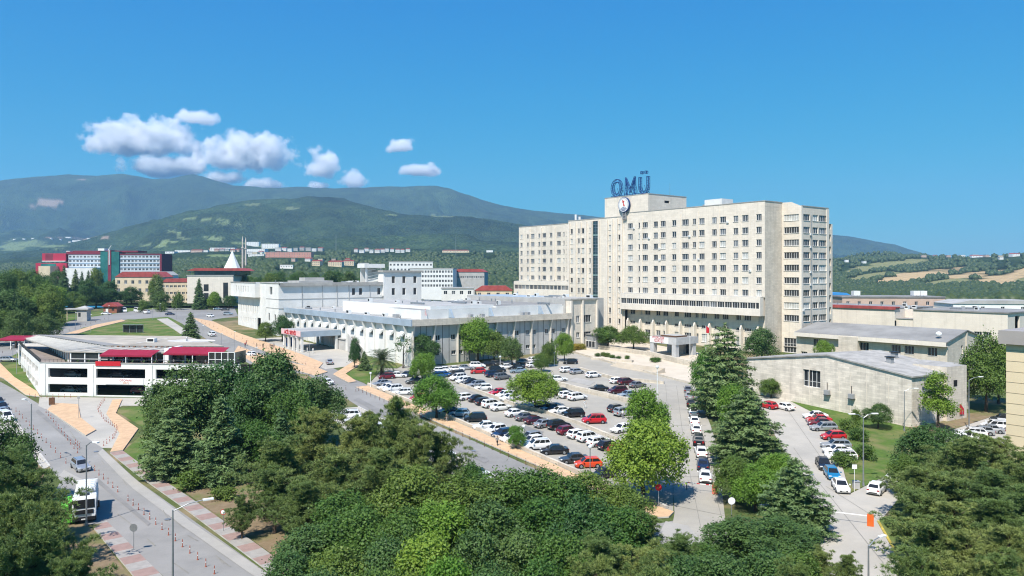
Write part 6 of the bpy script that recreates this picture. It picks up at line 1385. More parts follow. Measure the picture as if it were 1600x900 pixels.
# campus houses and blocks on the far slope
FAR = [('white_block_building', 608, 676, 620, 409, 22, 'far white block with a dark glass floor and a small red top roof', WHITE2, ROOFL, 12, 2, 4), ('white_block_building', 640, 708, 520, 420, 20, 'far white apartment block with a dense grid of windows', WHITE2, ROOFL, 15, 4, 3.2), ('colonnade_building', 708, 757, 540, 425, 18, 'far colonnaded building with a flat red-brown roof', GREYW, REDR, 14, 1, 6),
 ('town_block', 258, 272, 1500, 393, 25, 'tiny white shed at the end of the far white row, below the fields', WHITE2, ROOFL, 3, 1, 4), ('town_block', 273, 297, 1500, 391, 25, 'long low white shed below the far fields', WHITE2, ROOFL, 5, 1, 4), ('town_block', 298, 316, 1500, 391, 20, 'reddish roofed house group left of the far mosque', PINKW, REDR, 4, 1, 4),
 ('town_block', 329, 366, 1650, 387, 30, 'pale far block just left of the minarets', WHITE, ROOFL, 9, 2, 4), ('town_block', 383, 404, 1750, 378, 25, 'tall white far block right beside the minarets', WHITE2, ROOFL, 6, 4, 4.5), ('town_block', 409, 435, 1750, 381, 25, 'tall white far block, second from the minarets', WHITE2, ROOFL, 7, 3, 4.5), ('town_block', 383, 414, 1600, 389, 25, 'low white far block in front of the tall ones', WHITE2, ROOFL, 9, 2, 4), 
 ('school_building', 415, 486, 1400, 394, 25, 'long salmon pink school block on the far slope', mat('salmon_render', (.55, .27, .21), .8, .06, .1), ROOFL, 18, 3, 3.6), ('house', 388, 412, 1450, 397, 20, 'low pale house in front of the far white blocks', WHITE, ROOFL, 6, 1, 4), ('house', 487, 500, 1000, 408, 14, 'far beige house standing beside dark conifers', CREAM, REDR, 4, 2, 3.4), ('house', 512, 534, 1000, 409, 14, 'far cream house with an orange roof, left of a pair', CREAM, REDR, 6, 2, 3.4), ('house', 535, 553, 1010, 408, 14, 'far cream house with an orange roof, right of a pair', CREAM, REDR, 5, 2, 3.4), ('house', 560, 576, 1020, 411, 12, 'far white house with a flat roof near the belfry', WHITE, ROOFL, 4, 1, 3.4), ('house', 437, 458, 900, 414, 14, 'far white gabled pavilion among dark trees', WHITE2, ROOFL, 5, 1, 4),
 ('row_houses', 691, 733, 1900, 391.5, 16, 'far low building with a reddish roof under a mast', CREAM, REDR, 8, 1, 5), ('house', 760, 770, 1900, 391, 12, 'single tiny white house at the forest edge by the hospital', WHITE2, ROOFL, 2, 1, 4),
 ('house', 95, 110, 3000, 367, 20, 'first tiny white house of the hillside hamlet on the left', WHITE2, ROOFL, 0, 1, 4), ('house', 113, 127, 3000, 366.5, 20, 'second tiny white house of the hillside hamlet on the left', WHITE2, ROOFL, 0, 1, 4), ('house', 55, 62, 2900, 371, 16, 'small pale farmhouse on the far left hillside', WHITE, REDR, 0, 1, 4),
 ('village_house', 1519, 1538, 2500, 399.5, 20, 'white village house with a red roof on the right ridge', WHITE2, REDR, 4, 1, 5), ('village_house', 1541, 1548, 2500, 400, 14, 'small white house beside the red-roofed one on the ridge', WHITE2, ROOFL, 2, 1, 5), ('village_house', 1500, 1512, 2350, 405, 14, 'low white farmhouse below the ridge village', WHITE2, ROOFL, 3, 1, 5), ('village_house', 1582, 1594, 2500, 396.5, 16, 'pale house at the right end of the ridge village', WHITE2, REDR, 3, 1, 5), ('village_house', 1562, 1568, 2350, 402, 12, 'tiny pale cabin under the ridge trees', WHITE, ROOFL, 0, 1, 5), ('village_house', 1321, 1326, 1900, 406, 10, 'tiny white hut beside the hospital end on the slope', WHITE2, ROOFL, 0, 1, 5), ('village_house', 1349, 1354, 1900, 408, 10, 'tiny white hut out on the far green slope', WHITE2, ROOFL, 0, 1, 5),
 ('low_yard_building', 690, 740, 350, 451, 14, 'white roof block with planting behind the low hall', WHITE, ROOFL, 4, 1, 3), ('low_yard_building', 742, 800, 362, 454, 14, 'beige low block with a red roof patch left of the hospital', CREAM, REDR, 4, 1, 3)]
tq = random.Random(21)
GRPS = {}
def rowof(n, a, c, Y, yt, lb, mats, rw, wv, gap=.8, wid=(.7, 1.0)):
    st = (c - a) / n
    for i in range(n):
        x = a + i * st; w = st * tq.uniform(*wid) - gap * .3; GRPS[lb] = 1
        FAR.append(('town_house', x, x + w, Y * tq.uniform(.96, 1.04), yt + tq.uniform(-1.2, .8), 14, lb, tq.choice(mats), tq.choice([REDR, ROOFL, ROOFL]), max(2, int(w / 1.4)), rw, wv))
rowof(11, 553, 642, 1900, 389.5, 'white terraced house in the long far row at the forest edge', [WHITE2, WHITE], 2, 3.6)
rowof(8, 430, 506, 1680, 387.5, 'pale far town block right of the tall pair by the minarets', [WHITE2, WHITE, GREYW], 2, 4)
rowof(7, 318, 376, 1560, 390, 'low far town building between the red-roofed group and the mosque', [WHITE, CREAM, GREYW, PINKW], 1, 4)
rowof(6, 385, 440, 1480, 394, 'low far town building below the tall white blocks', [WHITE, CREAM, WHITE2], 1, 4)
rowof(5, 455, 560, 1150, 405, 'scattered far house among the dark trees right of the pavilion', [CREAM, WHITE, PINKW], 1, 4.2, 2, (.3, .5))
rowof(9, 20, 150, 2900, 371, 'tiny pale house of the hamlet on the far left hillside', [WHITE, WHITE2], 1, 5, 2, (.2, .4))
rowof(8, 1440, 1600, 2480, 399, 'tiny house among the trees on the right ridge', [WHITE2, PINKW, CREAM], 1, 5, 2, (.25, .5))
for (nm, a, c, Y, yt, dp, lb, wm, rm, nw, rw, wv) in FAR:
    if Y > 800:
        hp = max(3.2, (wv * rw + 1.5) / Y * F); best = None
        for Yt in np.geomspace(max(800, Y * .55), min(6000, Y * 1.9), 200):
            yb = HY - F * (float(TZ(XA((a + c) / 2, Yt), Yt)) - CAMZ) / Yt; d = abs(yb - (yt + max(3.2, (wv * rw + 1.5) / Yt * F))) + abs(math.log(Yt / Y)) * .8
            if best is None or d < best[0]: best = (d, Yt)
        Y = best[1]
    gz_ = float(TZ(XA((a + c) / 2, Y), Y)) if Y > 430 else G(Y); hw_ = (wv * rw + 1.5) * (1.35 if 1200 < Y < 2300 else 1); hmax = ZA(yt, Y) - gz_
    if Y > 800 and not .7 * hw_ < hmax < 1.6 * hw_: yt = HY - F * (gz_ + hw_ - CAMZ) / Y
    FARPOS.append((a, c, Y)); e_ = SB(nm, a, c, Y, yt, dp, lb, 'house' if 'house' in nm else 'building', wm, rm, nw, rw, wv, random.uniform(-.12, .12), gable=(2.2 if rm is REDR else 0), wsz=(1.6, 1.7))
    if lb in GRPS: e_['group'] = lb.replace('house', 'houses').replace('building', 'buildings').replace('block', 'blocks')
for px, Y, y0, lb in ((712, 1900, 370, 'thin lattice mast on the forest edge left of the hospital'), (525, 2000, 366, 'thin mast above the far terraced houses')):
    g0 = float(TZ(XA(px, Y), Y)); e = empty('radio_mast', (XA(px, Y), Y, g0), 0, lb, 'mast'); b = MB(); hgt = ZA(y0, Y) - g0
    for i in range(3): a = i * 2.09; b.tube((1.4 * math.cos(a), 1.4 * math.sin(a), -2), (0.2 * math.cos(a), .2 * math.sin(a), hgt), .22, .15, 4)
    b.build('lattice', [STEEL], e)
forest('forest', [(-60, 840, 470, 1000, 5200), (-60, 840, 1000, 2000, 9000), (1290, 1660, 440, 1050, 5200), (1290, 1660, 1050, 2700, 5200)], 5)
# ================================================================ clouds: lit masses of vapour beyond the haze
CM = bpy.data.materials.new('cloud_vapour'); CM.use_nodes = True; N = CM.node_tree.nodes; L = CM.node_tree.links
for n in list(N):
    if n.type == 'BSDF_PRINCIPLED': N.remove(n)
tc = N.new('ShaderNodeTexCoord'); ln = N.new('ShaderNodeVectorMath'); ln.operation = 'LENGTH'
geo = N.new('ShaderNodeNewGeometry'); nz = N.new('ShaderNodeTexNoise'); nz.inputs['Scale'].default_value = .0031; nz.inputs['Detail'].default_value = 8; nz.inputs['Roughness'].default_value = .58; L.new(geo.outputs['Position'], nz.inputs['Vector'])
sp = N.new('ShaderNodeSeparateXYZ'); L.new(tc.outputs['Object'], sp.inputs[0]); mn = N.new('ShaderNodeMath'); mn.operation = 'MINIMUM'; mn.inputs[1].default_value = 0; L.new(sp.outputs['Z'], mn.inputs[0]); ml = N.new('ShaderNodeMath'); ml.operation = 'MULTIPLY_ADD'; ml.inputs[1].default_value = 1.1; L.new(mn.outputs[0], ml.inputs[0]); L.new(sp.outputs['Z'], ml.inputs[2])
cx_ = N.new('ShaderNodeCombineXYZ'); L.new(sp.outputs['X'], cx_.inputs['X']); L.new(sp.outputs['Y'], cx_.inputs['Y']); L.new(ml.outputs[0], cx_.inputs['Z']); L.new(cx_.outputs[0], ln.inputs[0])
s1 = N.new('ShaderNodeMath'); s1.operation = 'MULTIPLY_ADD'; s1.inputs[1].default_value = -1.25; s1.inputs[2].default_value = .10; L.new(ln.outputs['Value'], s1.inputs[0])
s2 = N.new('ShaderNodeMath'); s2.operation = 'MULTIPLY_ADD'; s2.inputs[1].default_value = 2.6; L.new(nz.outputs['Fac'], s2.inputs[0]); L.new(s1.outputs[0], s2.inputs[2])
s3 = N.new('ShaderNodeMapRange'); s3.inputs['From Min'].default_value = .50; s3.inputs['From Max'].default_value = 1.0; s3.inputs['To Max'].default_value = .016; L.new(s2.outputs[0], s3.inputs['Value'])
pv = N.new('ShaderNodeVolumePrincipled'); pv.inputs['Color'].default_value = (.99, .99, 1, 1); pv.inputs['Anisotropy'].default_value = -.25; L.new(s3.outputs['Result'], pv.inputs['Density']); L.new(pv.outputs[0], N['Material Output'].inputs['Volume'])
CM.cycles.volume_step_rate = .22
def cloud(cx, cy, w, h, label, Y=13500):
    bm = bmesh.new(); bmesh.ops.create_icosphere(bm, subdivisions=3, radius=1.0); me = bpy.data.meshes.new('cloud'); bm.to_mesh(me); bm.free(); me.materials.append(CM)
    o = link('cloud', me, None, (XA(cx, Y), Y, ZA(cy, Y))); o.scale = (w * 1.2 / F * Y, min(w, 60) / F * Y, h * 1.25 / F * Y); tag(o, label, 'cloud')
for c_ in [(222, 226, 100, 40, 'largest flat-bottomed white cloud above the left mountain'), (385, 248, 86, 40, 'wide white cloud right of the largest one'), (262, 264, 72, 24, 'pale low cloud touching the left mountain crest'), (505, 264, 32, 34, 'upright puffy cloud beyond the ridge gap'), (549, 285, 26, 22, 'small cloud sinking behind the ridge, right of the upright one'), (417, 291, 40, 12, 'thin cloud strip on the mountain crest'), (304, 186, 34, 18, 'small puff highest over the largest cloud'), (178, 200, 30, 10, 'faint wisp above the left end of the largest cloud'), (625, 231, 30, 16, 'small lone puff in the blue right of the others'), (655, 268, 38, 14, 'faint stretched wisp under the lone puff'), (497, 292, 22, 9, 'low bright scrap on the ridge below the upright cloud'), (350, 280, 40, 16, 'low pale cloud behind the rounded summit')]: cloud(*c_)
# ================================================================ vehicles
def paint(name, col, metal=0.0, rough=.28): return mat('paint_' + name, col, rough, 0, metal=metal, spec=.5, coat=.6)
PAINT = {'white': paint('white', (.78, .78, .77)), 'silver': paint('silver', (.46, .47, .48), .55, .32), 'grey': paint('grey', (.17, .175, .18), .4, .32), 'dark grey': paint('dark_grey', (.055, .058, .062), .3), 'black': paint('black', (.012, .012, .014)),
         'dark blue': paint('dark_blue', (.015, .03, .075), .2), 'blue': paint('blue', (.012, .10, .32), .2), 'bright blue': paint('bright_blue', (.02, .22, .42), .3), 'light blue': paint('light_blue', (.30, .39, .46), .4), 'red': paint('red', (.47, .012, .02)), 'dark red': paint('dark_red', (.17, .012, .025), .2), 'maroon': paint('maroon', (.07, .012, .022), .2), 'orange-red': paint('orange_red', (.62, .06, .012)), 'beige': paint('beige', (.45, .42, .36), .3)}
TYPES = {  # length, width, bonnet z, belt z, roof z, cabin base x0..x1, roof x0..x1, boot z
 'sedan': (4.55, 1.80, .78, .93, 1.45, 1.05, -1.62, .30, -.95, .96),
 'hatchback': (4.10, 1.76, .80, .95, 1.50, 1.15, -1.92, .35, -1.42, .98),
 'SUV': (4.50, 1.88, .98, 1.10, 1.70, 1.25, -2.12, .45, -1.75, 1.1),
 'estate car': (4.65, 1.80, .80, .95, 1.50, 1.05, -2.18, .30, -1.80, 1.0),
 'van': (4.60, 1.84, 1.05, 1.18, 1.88, 1.55, -2.22, .80, -2.10, 1.2),
 'minibus': (5.60, 2.02, 1.15, 1.35, 2.55, 2.35, -2.75, 1.45, -2.65, 1.4)}
def car_proto(t):
    Lh, Wd, zb, zl, zr, cb0, cb1, r0, r1, zt = TYPES[t]; hl = Lh / 2; hw = Wd / 2; gc = .22 if t != 'SUV' else .30
    e = empty('parked_car')
    # lower body: loft of stations nose to tail
    st = [(hl, .80, gc + .16, .52, .60), (hl - .10, .92, gc, .58, .72), (hl - .45, .985, gc, .64, zb - .04), (cb0 + .05, 1, gc, .68, zb + .06), (cb0 - .35, 1, gc, .70, zl), (0, 1, gc, .72, zl), (cb1 + .55, 1, gc, .72, zl + .01), (cb1 + .02, .99, gc, .70, zt), (-hl + .22, .95, gc + .04, .66, zt - .01), (-hl + .04, .88, gc + .08, .60, zt - .10), (-hl, .82, gc + .16, .55, zt - .26)]
    b = MB(); rings = []
    for x, wf, z0_, zm, z1 in st:
        w = hw * wf; tp = .86
        ring = [(x, -w * .93, z0_), (x, -w, (z0_ + zm) / 2 + .05), (x, -w * .985, zm + .06), (x, -w * (tp + .07), z1 - .05), (x, -w * tp, z1), (x, w * tp, z1), (x, w * (tp + .07), z1 - .05), (x, w * .985, zm + .06), (x, w, (z0_ + zm) / 2 + .05), (x, w * .93, z0_)]
        rings.append(len(b.v)); b.v += ring
    n = 10
    for a, c in zip(rings, rings[1:]):
        for i in range(n): j = (i + 1) % n; b.f.append((a + i, c + i, c + j, a + j)); b.m.append(0)
    b.f.append(tuple(rings[0] + i for i in range(n))); b.m.append(0); b.f.append(tuple(rings[-1] + i for i in reversed(range(n)))); b.m.append(0)
    # cabin
    wb, wr = hw * .87, hw * .69
    B = [(cb0, zb + .05), (cb1, zt)]; zbs = zl - .02
    base = [(cb0, -wb, zbs - .06), (cb1, -wb, zt - .03), (cb1, wb, zt - .03), (cb0, wb, zbs - .06)]; top = [(r0, -wr, zr - .03), (r1, -wr, zr - .03), (r1, wr, zr - .03), (r0, wr, zr - .03)]; cap = [(r0 - .14, -wr * .84, zr), (r1 + .14, -wr * .84, zr), (r1 + .14, wr * .84, zr), (r0 - .14, wr * .84, zr)]
    v = len(b.v); b.v += base + top + cap
    for i in range(4):
        j = (i + 1) % 4
        b.f.append((v + i, v + j, v + 4 + j, v + 4 + i)); b.m.append(0); b.f.append((v + 4 + i, v + 4 + j, v + 8 + j, v + 8 + i)); b.m.append(0)
    b.f.append((v + 8, v + 9, v + 10, v + 11)); b.m.append(0)
    # dark sills, arches and bumpers
    wx = (hl - .86, -hl + .80)
    for x in wx:
        for s in (-1, 1): b.tube((x, s * (hw - .10), .33), (x, s * (hw + .004), .33), .375, .375, 14, 1)
    b.box(hl - .03, hl + .012, -hw * .55, hw * .55, .34, .50, 1); b.box(-hl - .012, -hl + .05, -hw * .6, hw * .6, gc + .12, .46, 1)
    for s in (-1, 1): b.box(cb0 - .42, cb0 - .22, s * (hw + .12) - .09, s * (hw + .12) + .09, zl - .02, zl + .12, 0)
    me = b.mesh('body', [PAINT['white'], BLACKM]); bm = bmesh.new(); bm.from_mesh(me); bmesh.ops.recalc_face_normals(bm, faces=bm.faces[:]); bm.to_mesh(me); bm.free()
    link('body', me, e)
    # glass
    def quad(nm, p, inset_u, inset_v, m=CARGL, split=None):
        p = [Vector(q) for q in p]; nn = (p[1] - p[0]).cross(p[3] - p[0]).normalized(); c = (p[0] + p[1] + p[2] + p[3]) / 4
        if nn.dot(c - Vector((0, 0, zl - .3))) < 0: nn = -nn
        b = MB(); parts = split or [(inset_u, 1 - inset_u)]
        for u0, u1 in parts:
            def at(u, v): return p[0].lerp(p[1], u).lerp(p[3].lerp(p[2], u), v) + nn * .014
            b.face([at(u0, inset_v), at(u1, inset_v), at(u1, 1 - inset_v * .9), at(u0, 1 - inset_v * .9)])
        link(nm, b.mesh(nm, m), e)
    quad('windscreen', [base[3], base[0], top[0], top[3]], .07, .10)
    quad('rear_window', [base[1], base[2], top[2], top[1]], .09, .16 if t in ('sedan', 'hatchback') else .22)
    sp = [(.05 if t != 'minibus' else .03, .50), (.53, .95)] if t in ('sedan', 'hatchback') else [(.05, .36), (.39, .67), (.70, .95)]
    quad('side_window', [base[0], base[1], top[1], top[0]], .06, .13, CARGL, sp); quad('side_window', [base[3], base[2], top[2], top[3]], .06, .13, CARGL, sp)
    if t in ('SUV', 'estate car'):
        b = MB()
        for s in (-1, 1): b.tube((r0 - .2, s * wr * .93, zr + .05), (r1 + .2, s * wr * .93, zr + .05), .025, .025, 4)
        b.build('roof_rails', [BLACKM], e)
    for x in wx:
        for s in (-1, 1):
            b = MB(); b.tube((x, s * (hw - .20), .32), (x, s * (hw + .012), .32), .32, .32, 14, 0); b.tube((x, s * (hw + .010), .32), (x, s * (hw + .018), .32), .20, .19, 10, 1); b.build('wheel', [RUBBER, STEEL], e)
    for s in (-1, 1):
        b = MB(); b.box(hl - .26, hl - .035, s * hw * .70 - .17, s * hw * .70 + .17, .60, .73); b.build('headlight', [LAMPW], e)
        b = MB(); b.box(-hl - .012, -hl + .10, s * hw * .70 - .15, s * hw * .70 + .15, .66, .66 + (.17 if t in ('sedan', 'hatchback', 'estate car') else .3)); b.build('tail_light', [TAILR], e)
    for x in (hl + .016, -hl - .016): b = MB(); b.box(x - .006, x + .006, -.26, .26, .42, .53) if x > 0 else b.box(x - .006, x + .006, -.26, .26, .50, .61); b.build('number_plate', [PLATE], e)
    freeze(e); return e
CARP = {t: car_proto(t) for t in TYPES}
USED = set()
def orient(o, x, y, ang, lift=.03):
    c, s = math.cos(ang), math.sin(ang); g = slope(y); f = Vector((c, s, g * s)).normalized(); up = Vector((0, -g, 1)).normalized(); l = up.cross(f).normalized()
    M = Matrix((f, l, up)).transposed(); o.rotation_euler = M.to_euler(); o.location = (x, y, G(y) + lift)
def place(col, t, x, y, ang, label, group=None, name='parked_car', lift=.03):
    p = CARP[t]
    if t not in USED: o = p; USED.add(t)
    else: o = copy_tree(p)
    o.name = name; orient(o, x, y, ang, lift)
    bd = [c for c in o.children if c.name.startswith('body')][0]
    bd.material_slots[0].link = 'OBJECT'; bd.material_slots[0].material = PAINT[col]
    tag(o, label, 'van' if t == 'van' else 'minibus' if t == 'minibus' else 'car', group); return o
ORD = ['first', 'second', 'third', 'fourth', 'fifth', 'sixth', 'seventh', 'eighth', 'ninth', 'tenth', 'eleventh', 'twelfth']
DN, UP = math.atan2(-.541, -.841), math.atan2(.541, .841)
def row(cars, ang, where, group, h=.75, jit=.05, dirword='from the left'):
    """cars: (px, py of the body's middle, colour, type[, angle])"""
    cnt = {}
    for c in cars: cnt[(c[2], c[3])] = cnt.get((c[2], c[3]), 0) + 1
    seen = {}
    for c in cars:
        k = (c[2], c[3]); seen[k] = seen.get(k, 0) + 1; p = P(c[0], c[1], h)
        lb = f'only {c[2]} {c[3]} {where}' if cnt[k] == 1 else f'{ORD[seen[k] - 1]} {c[2]} {c[3]} {dirword} {where}'
        place(c[2], c[3], p.x, p.y, (c[4] if len(c) > 4 else ang) + random.uniform(-jit, jit), lb, group)
w_, s_, g_, k_, d_ = 'white', 'silver', 'grey', 'black', 'dark grey'
row([(597, 597.5, s_, 'sedan'), (605, 603.5, w_, 'sedan'), (614, 607, w_, 'SUV'), (628.5, 611.5, w_, 'estate car', PI + .12), (655, 620, 'red', 'hatchback'), (700, 640, k_, 'sedan'), (718, 644.5, 'light blue', 'hatchback', PI + .1), (742, 652.5, k_, 'SUV', PI + .15), (758, 664, w_, 'sedan', PI + .2), (775, 669.5, w_, 'hatchback'), (786, 676, 'dark blue', 'hatchback'), (800, 683, w_, 'hatchback'), (829, 681, s_, 'hatchback'), (832, 687, w_, 'hatchback'), (840, 694.5, w_, 'SUV', PI + .2), (866, 701.5, k_, 'sedan', PI + .1), (897, 715, d_, 'sedan', PI + .2), (919, 722, 'orange-red', 'hatchback', PI + .15), (945, 738, k_, 'hatchback')], DN, 'in the front row beside the orange footpath', 'cars in the front row of the car park')
row([(729, 619, w_, 'hatchback'), (747, 621.5, k_, 'sedan'), (757, 626.5, k_, 'hatchback'), (769, 630.5, w_, 'SUV'), (783, 635, w_, 'sedan'), (806, 644, w_, 'sedan'), (822.5, 650, g_, 'sedan'), (837, 655, 'maroon', 'sedan'), (852, 660.5, s_, 'sedan'), (873, 663.5, k_, 'SUV'), (887, 671, 'dark red', 'hatchback'), (903, 677, w_, 'hatchback'), (920, 682, w_, 'SUV'), (937, 688.5, w_, 'estate car'), (952, 694.5, k_, 'hatchback'), (968, 701, 'red', 'hatchback')], UP, 'in the second row, tails to the front lane', 'cars in the second row of the car park')
row([(712, 583, d_, 'estate car'), (716, 589, w_, 'SUV'), (725, 593.5, w_, 'hatchback'), (735, 596, k_, 'sedan'), (744, 599.5, s_, 'estate car'), (755, 604.5, w_, 'hatchback', PI + .25), (779, 611.5, 'red', 'sedan'), (789, 615.5, w_, 'hatchback'), (797, 620, w_, 'sedan'), (845, 632, d_, 'sedan'), (860, 636, 'dark blue', 'sedan'), (875, 640.5, w_, 'sedan', PI + .3), (895, 645.5, k_, 'SUV', PI + .2), (928, 655, 'red', 'SUV', PI + .15), (972, 668, w_, 'sedan')], DN, 'in the third row behind the low stone wall', 'cars in the third row of the car park')
row([(771, 584, 'dark blue', 'SUV'), (785, 588, g_, 'SUV'), (880, 611, d_, 'hatchback'), (886, 616, w_, 'hatchback'), (902, 619.5, w_, 'SUV'), (964, 637, d_, 'hatchback'), (975, 643, s_, 'SUV')], UP, 'in the fourth row below the terrace wall', 'cars in the fourth row of the car park')
row([(807, 573, k_, 'sedan', PI + .2), (810, 578, 'light blue', 'sedan', PI + .15), (832, 582.5, 'beige', 'estate car', PI + .2), (872, 591, w_, 'sedan', .3), (935, 605.5, k_, 'sedan', PI + .1), (965, 609.5, 'maroon', 'SUV', PI + .3), (981, 615, 'light blue', 'sedan', PI + .4), (990, 620, s_, 'sedan', PI + .4)], DN, 'in the fifth row above the terrace wall', 'cars in the fifth row of the car park')
row([(886, 577, w_, 'hatchback'), (901, 579.5, s_, 'hatchback'), (927, 585, w_, 'hatchback'), (965, 594, w_, 'hatchback'), (979, 596, 'maroon', 'SUV'), (996, 600, g_, 'sedan')], UP, 'in the top row below the forecourt lane', 'cars in the top row of the car park')
row([(604, 587, 'dark red', 'hatchback', PI + .3), (622, 585, w_, 'sedan', .1), (638, 584, 'dark blue', 'sedan', .1), (667, 590, d_, 'sedan'), (681, 587, 'blue', 'SUV'), (691, 584.5, 'blue', 'sedan'), (648, 594, d_, 'sedan')], PI + .6, 'by the palm lawn at the hall end', 'cars by the palm')
row([(688, 578, w_, 'hatchback'), (697, 576.5, w_, 'sedan'), (712, 575.5, w_, 'sedan'), (727, 573.5, s_, 'sedan'), (746, 570.5, w_, 'SUV', .15), (747, 579, 'red', 'hatchback', PI + .15), (762, 568, k_, 'sedan'), (777, 577, k_, 'SUV'), (793, 572, w_, 'sedan'), (776, 567, d_, 'hatchback'), (819, 564.5, g_, 'estate car'), (833, 569.5, w_, 'hatchback', .6), (835, 561.5, w_, 'hatchback', .6)], .25, 'along the grey hall wall', 'cars along the grey hall wall')
row([(891, 564.5, k_, 'hatchback', PI + .1)], PI, 'on the upper lane at the forecourt kerb', None)
RH = math.atan2(.98, .196)
row([(1075, 607.5, g_, 'sedan'), (1077, 617, s_, 'sedan'), (1079.5, 628, k_, 'hatchback'), (1083, 642, w_, 'sedan'), (1085, 656, w_, 'sedan'), (1087.5, 668.5, w_, 'hatchback'), (1091.5, 686.5, k_, 'SUV'), (1095.5, 704, w_, 'sedan'), (1098.5, 723, 'dark blue', 'sedan'), (1102, 742, w_, 'sedan')], RH, 'in the line up the ramp', 'cars parked in line up the ramp', dirword='from the far end')
row([(1200, 632, 'red', 'hatchback', 2.1), (1225, 634, w_, 'sedan', 2.0)], 2.0, 'at the far end of the right-hand lot by the bushy tree', 'cars at the far end of the right-hand lot')
row([(1274, 648, w_, 'sedan'), (1279, 653.5, 'red', 'sedan'), (1282, 659, 'dark red', 'sedan'), (1287, 666, s_, 'estate car'), (1302, 679.5, 'red', 'hatchback', PI + .05), (1306, 693.5, s_, 'estate car'), (1309, 702, w_, 'sedan'), (1314, 710, w_, 'estate car')], PI - .05, 'in the row along the stone hall lawn', 'cars in the side row along the lawn', dirword='from the far end')
row([(1286.5, 722.5, k_, 'sedan'), (1300, 738, 'bright blue', 'hatchback'), (1313.5, 757, w_, 'sedan')], math.atan2(-10.6, -2), 'of the three at the lawn corner', 'three cars at the lawn corner')
row([(1370, 761, w_, 'hatchback', .85), (1405, 745, w_, 'hatchback', .5)], .85, 'parked by the dark tree near the tall lamp', 'cars by the dark tree')
row([(1487, 686, w_, 'van'), (1505, 683, w_, 'van'), (1517, 681, g_, 'sedan'), (1518, 674.5, w_, 'estate car'), (1533, 672, s_, 'hatchback'), (1546, 669, s_, 'sedan'), (1555, 664.5, w_, 'SUV'), (1562, 660, w_, 'sedan'), (1568, 655, d_, 'SUV')], 2.75, 'in the slanted row beside the beige building', 'cars in the slanted row beside the beige building')
row([(545, 648, w_, 'SUV', PI + .15), (557, 655, w_, 'sedan', PI + .15), (573, 662, w_, 'sedan'), (590, 668, w_, 'hatchback'), (604, 676, s_, 'sedan'), (655, 692, s_, 'van', -1.4), (672, 702, w_, 'hatchback'), (690, 711, w_, 'sedan'), (733, 736, 'dark blue', 'sedan', PI + .2), (750, 747, w_, 'hatchback')], DN, 'in the strip behind the pines', 'cars in the strip below the road')
row([(515, 564.5, s_, 'sedan', 1.9)], 1.9, 'driving at the junction below the grey annex', None)
row([(509, 596, w_, 'sedan', 2.5)], 2.5, 'on the road behind the tallest dark tree', None)
row([(392, 552.5, w_, 'hatchback', 2.4)], 2.4, 'on the upper road beside the garage screens', None)
row([(331, 522, w_, 'van', 2.2)], 2.2, 'on the upper road right of the lone conifer', None)
row([(166, 489.5, w_, 'sedan', .2), (229, 487.5, w_, 'van', 2.5)], .2, 'near the brick hut on the upper road', 'cars near the brick hut')
row([(194, 485.5, w_, 'minibus', -1.0), (215, 485.5, w_, 'minibus', -.8)], -1.0, 'standing in front of the brick hut', 'minibuses in front of the brick hut')
row([(266, 490, 'dark blue', 'sedan', .2), (329, 493, w_, 'hatchback', -.6), (356, 490, s_, 'SUV', .1), (352, 483, d_, 'sedan', .2), (340, 482, w_, 'sedan', .2)], .2, 'on the upper square before the cream building', 'cars on the upper square')
row([(13, 561, s_, 'estate car', .15)], .15, 'at the side entrance of the garage', None)
row([(-3, 626, d_, 'sedan'), (2, 634, k_, 'sedan'), (5, 642, s_, 'sedan'), (9, 651, w_, 'van')], -.7, 'in the yard at the photo\'s left edge', 'cars in the yard at the photo edge')
row([(126, 725, s_, 'estate car', math.atan2(-26.3, 22.8))], 0, 'driving down the left road towards the truck', None)
# cars parked inside the garage
for i, (x, dz, c, t) in enumerate([(4.5, 2.3, s_, 'sedan'), (8.5, 2.3, d_, 'hatchback'), (5, 5.52, g_, 'hatchback'), (16, 5.52, d_, 'sedan'), (29.5, 5.52, s_, 'sedan'), (21, 2.3, 'dark red', 'hatchback')]):
    p = P0 + gd * x + gn * 4.2; o = place(c, t, p.x, p.y, GANG + .05, f'{c} {t} inside the garage on the {"ground" if dz < 3 else "upper"} floor', 'cars inside the garage')
    o.rotation_euler = (0, 0, GANG + .05); o.location.z = P0.z + (.05 if dz < 3 else 5.52 - P0.z)

# ---- white refuse truck
p = P(134, 786, 1.4); tr = empty('refuse_truck'); TA = -1.10
orient(tr, p.x, p.y, TA); tag(tr, 'white refuse truck parked at the road side by the lamp post', 'truck')
def bev(b, name, m, par, w=.06):
    me = b.mesh(name, m); bm = bmesh.new(); bm.from_mesh(me); bmesh.ops.remove_doubles(bm, verts=bm.verts[:], dist=1e-4); bmesh.ops.bevel(bm, geom=bm.edges[:], offset=w, segments=2, affect='EDGES', clamp_overlap=True); bmesh.ops.recalc_face_normals(bm, faces=bm.faces[:]); bm.to_mesh(me); bm.free(); return link(name, me, par)
b = MB(); b.profile([(1.9, .75), (3.75, .75), (3.85, 1.1), (3.80, 1.75), (3.60, 2.85), (3.35, 3.05), (1.95, 3.05)], 'y', -1.22, 1.22); cab = bev(b, 'cab', [PAINT['white']], tr)
b = MB(); b.face([(3.845, -1.08, 1.80), (3.845, 1.08, 1.80), (3.665, 1.05, 2.75), (3.665, -1.05, 2.75)]); link('windscreen', b.mesh('windscreen', CARGL), tr)
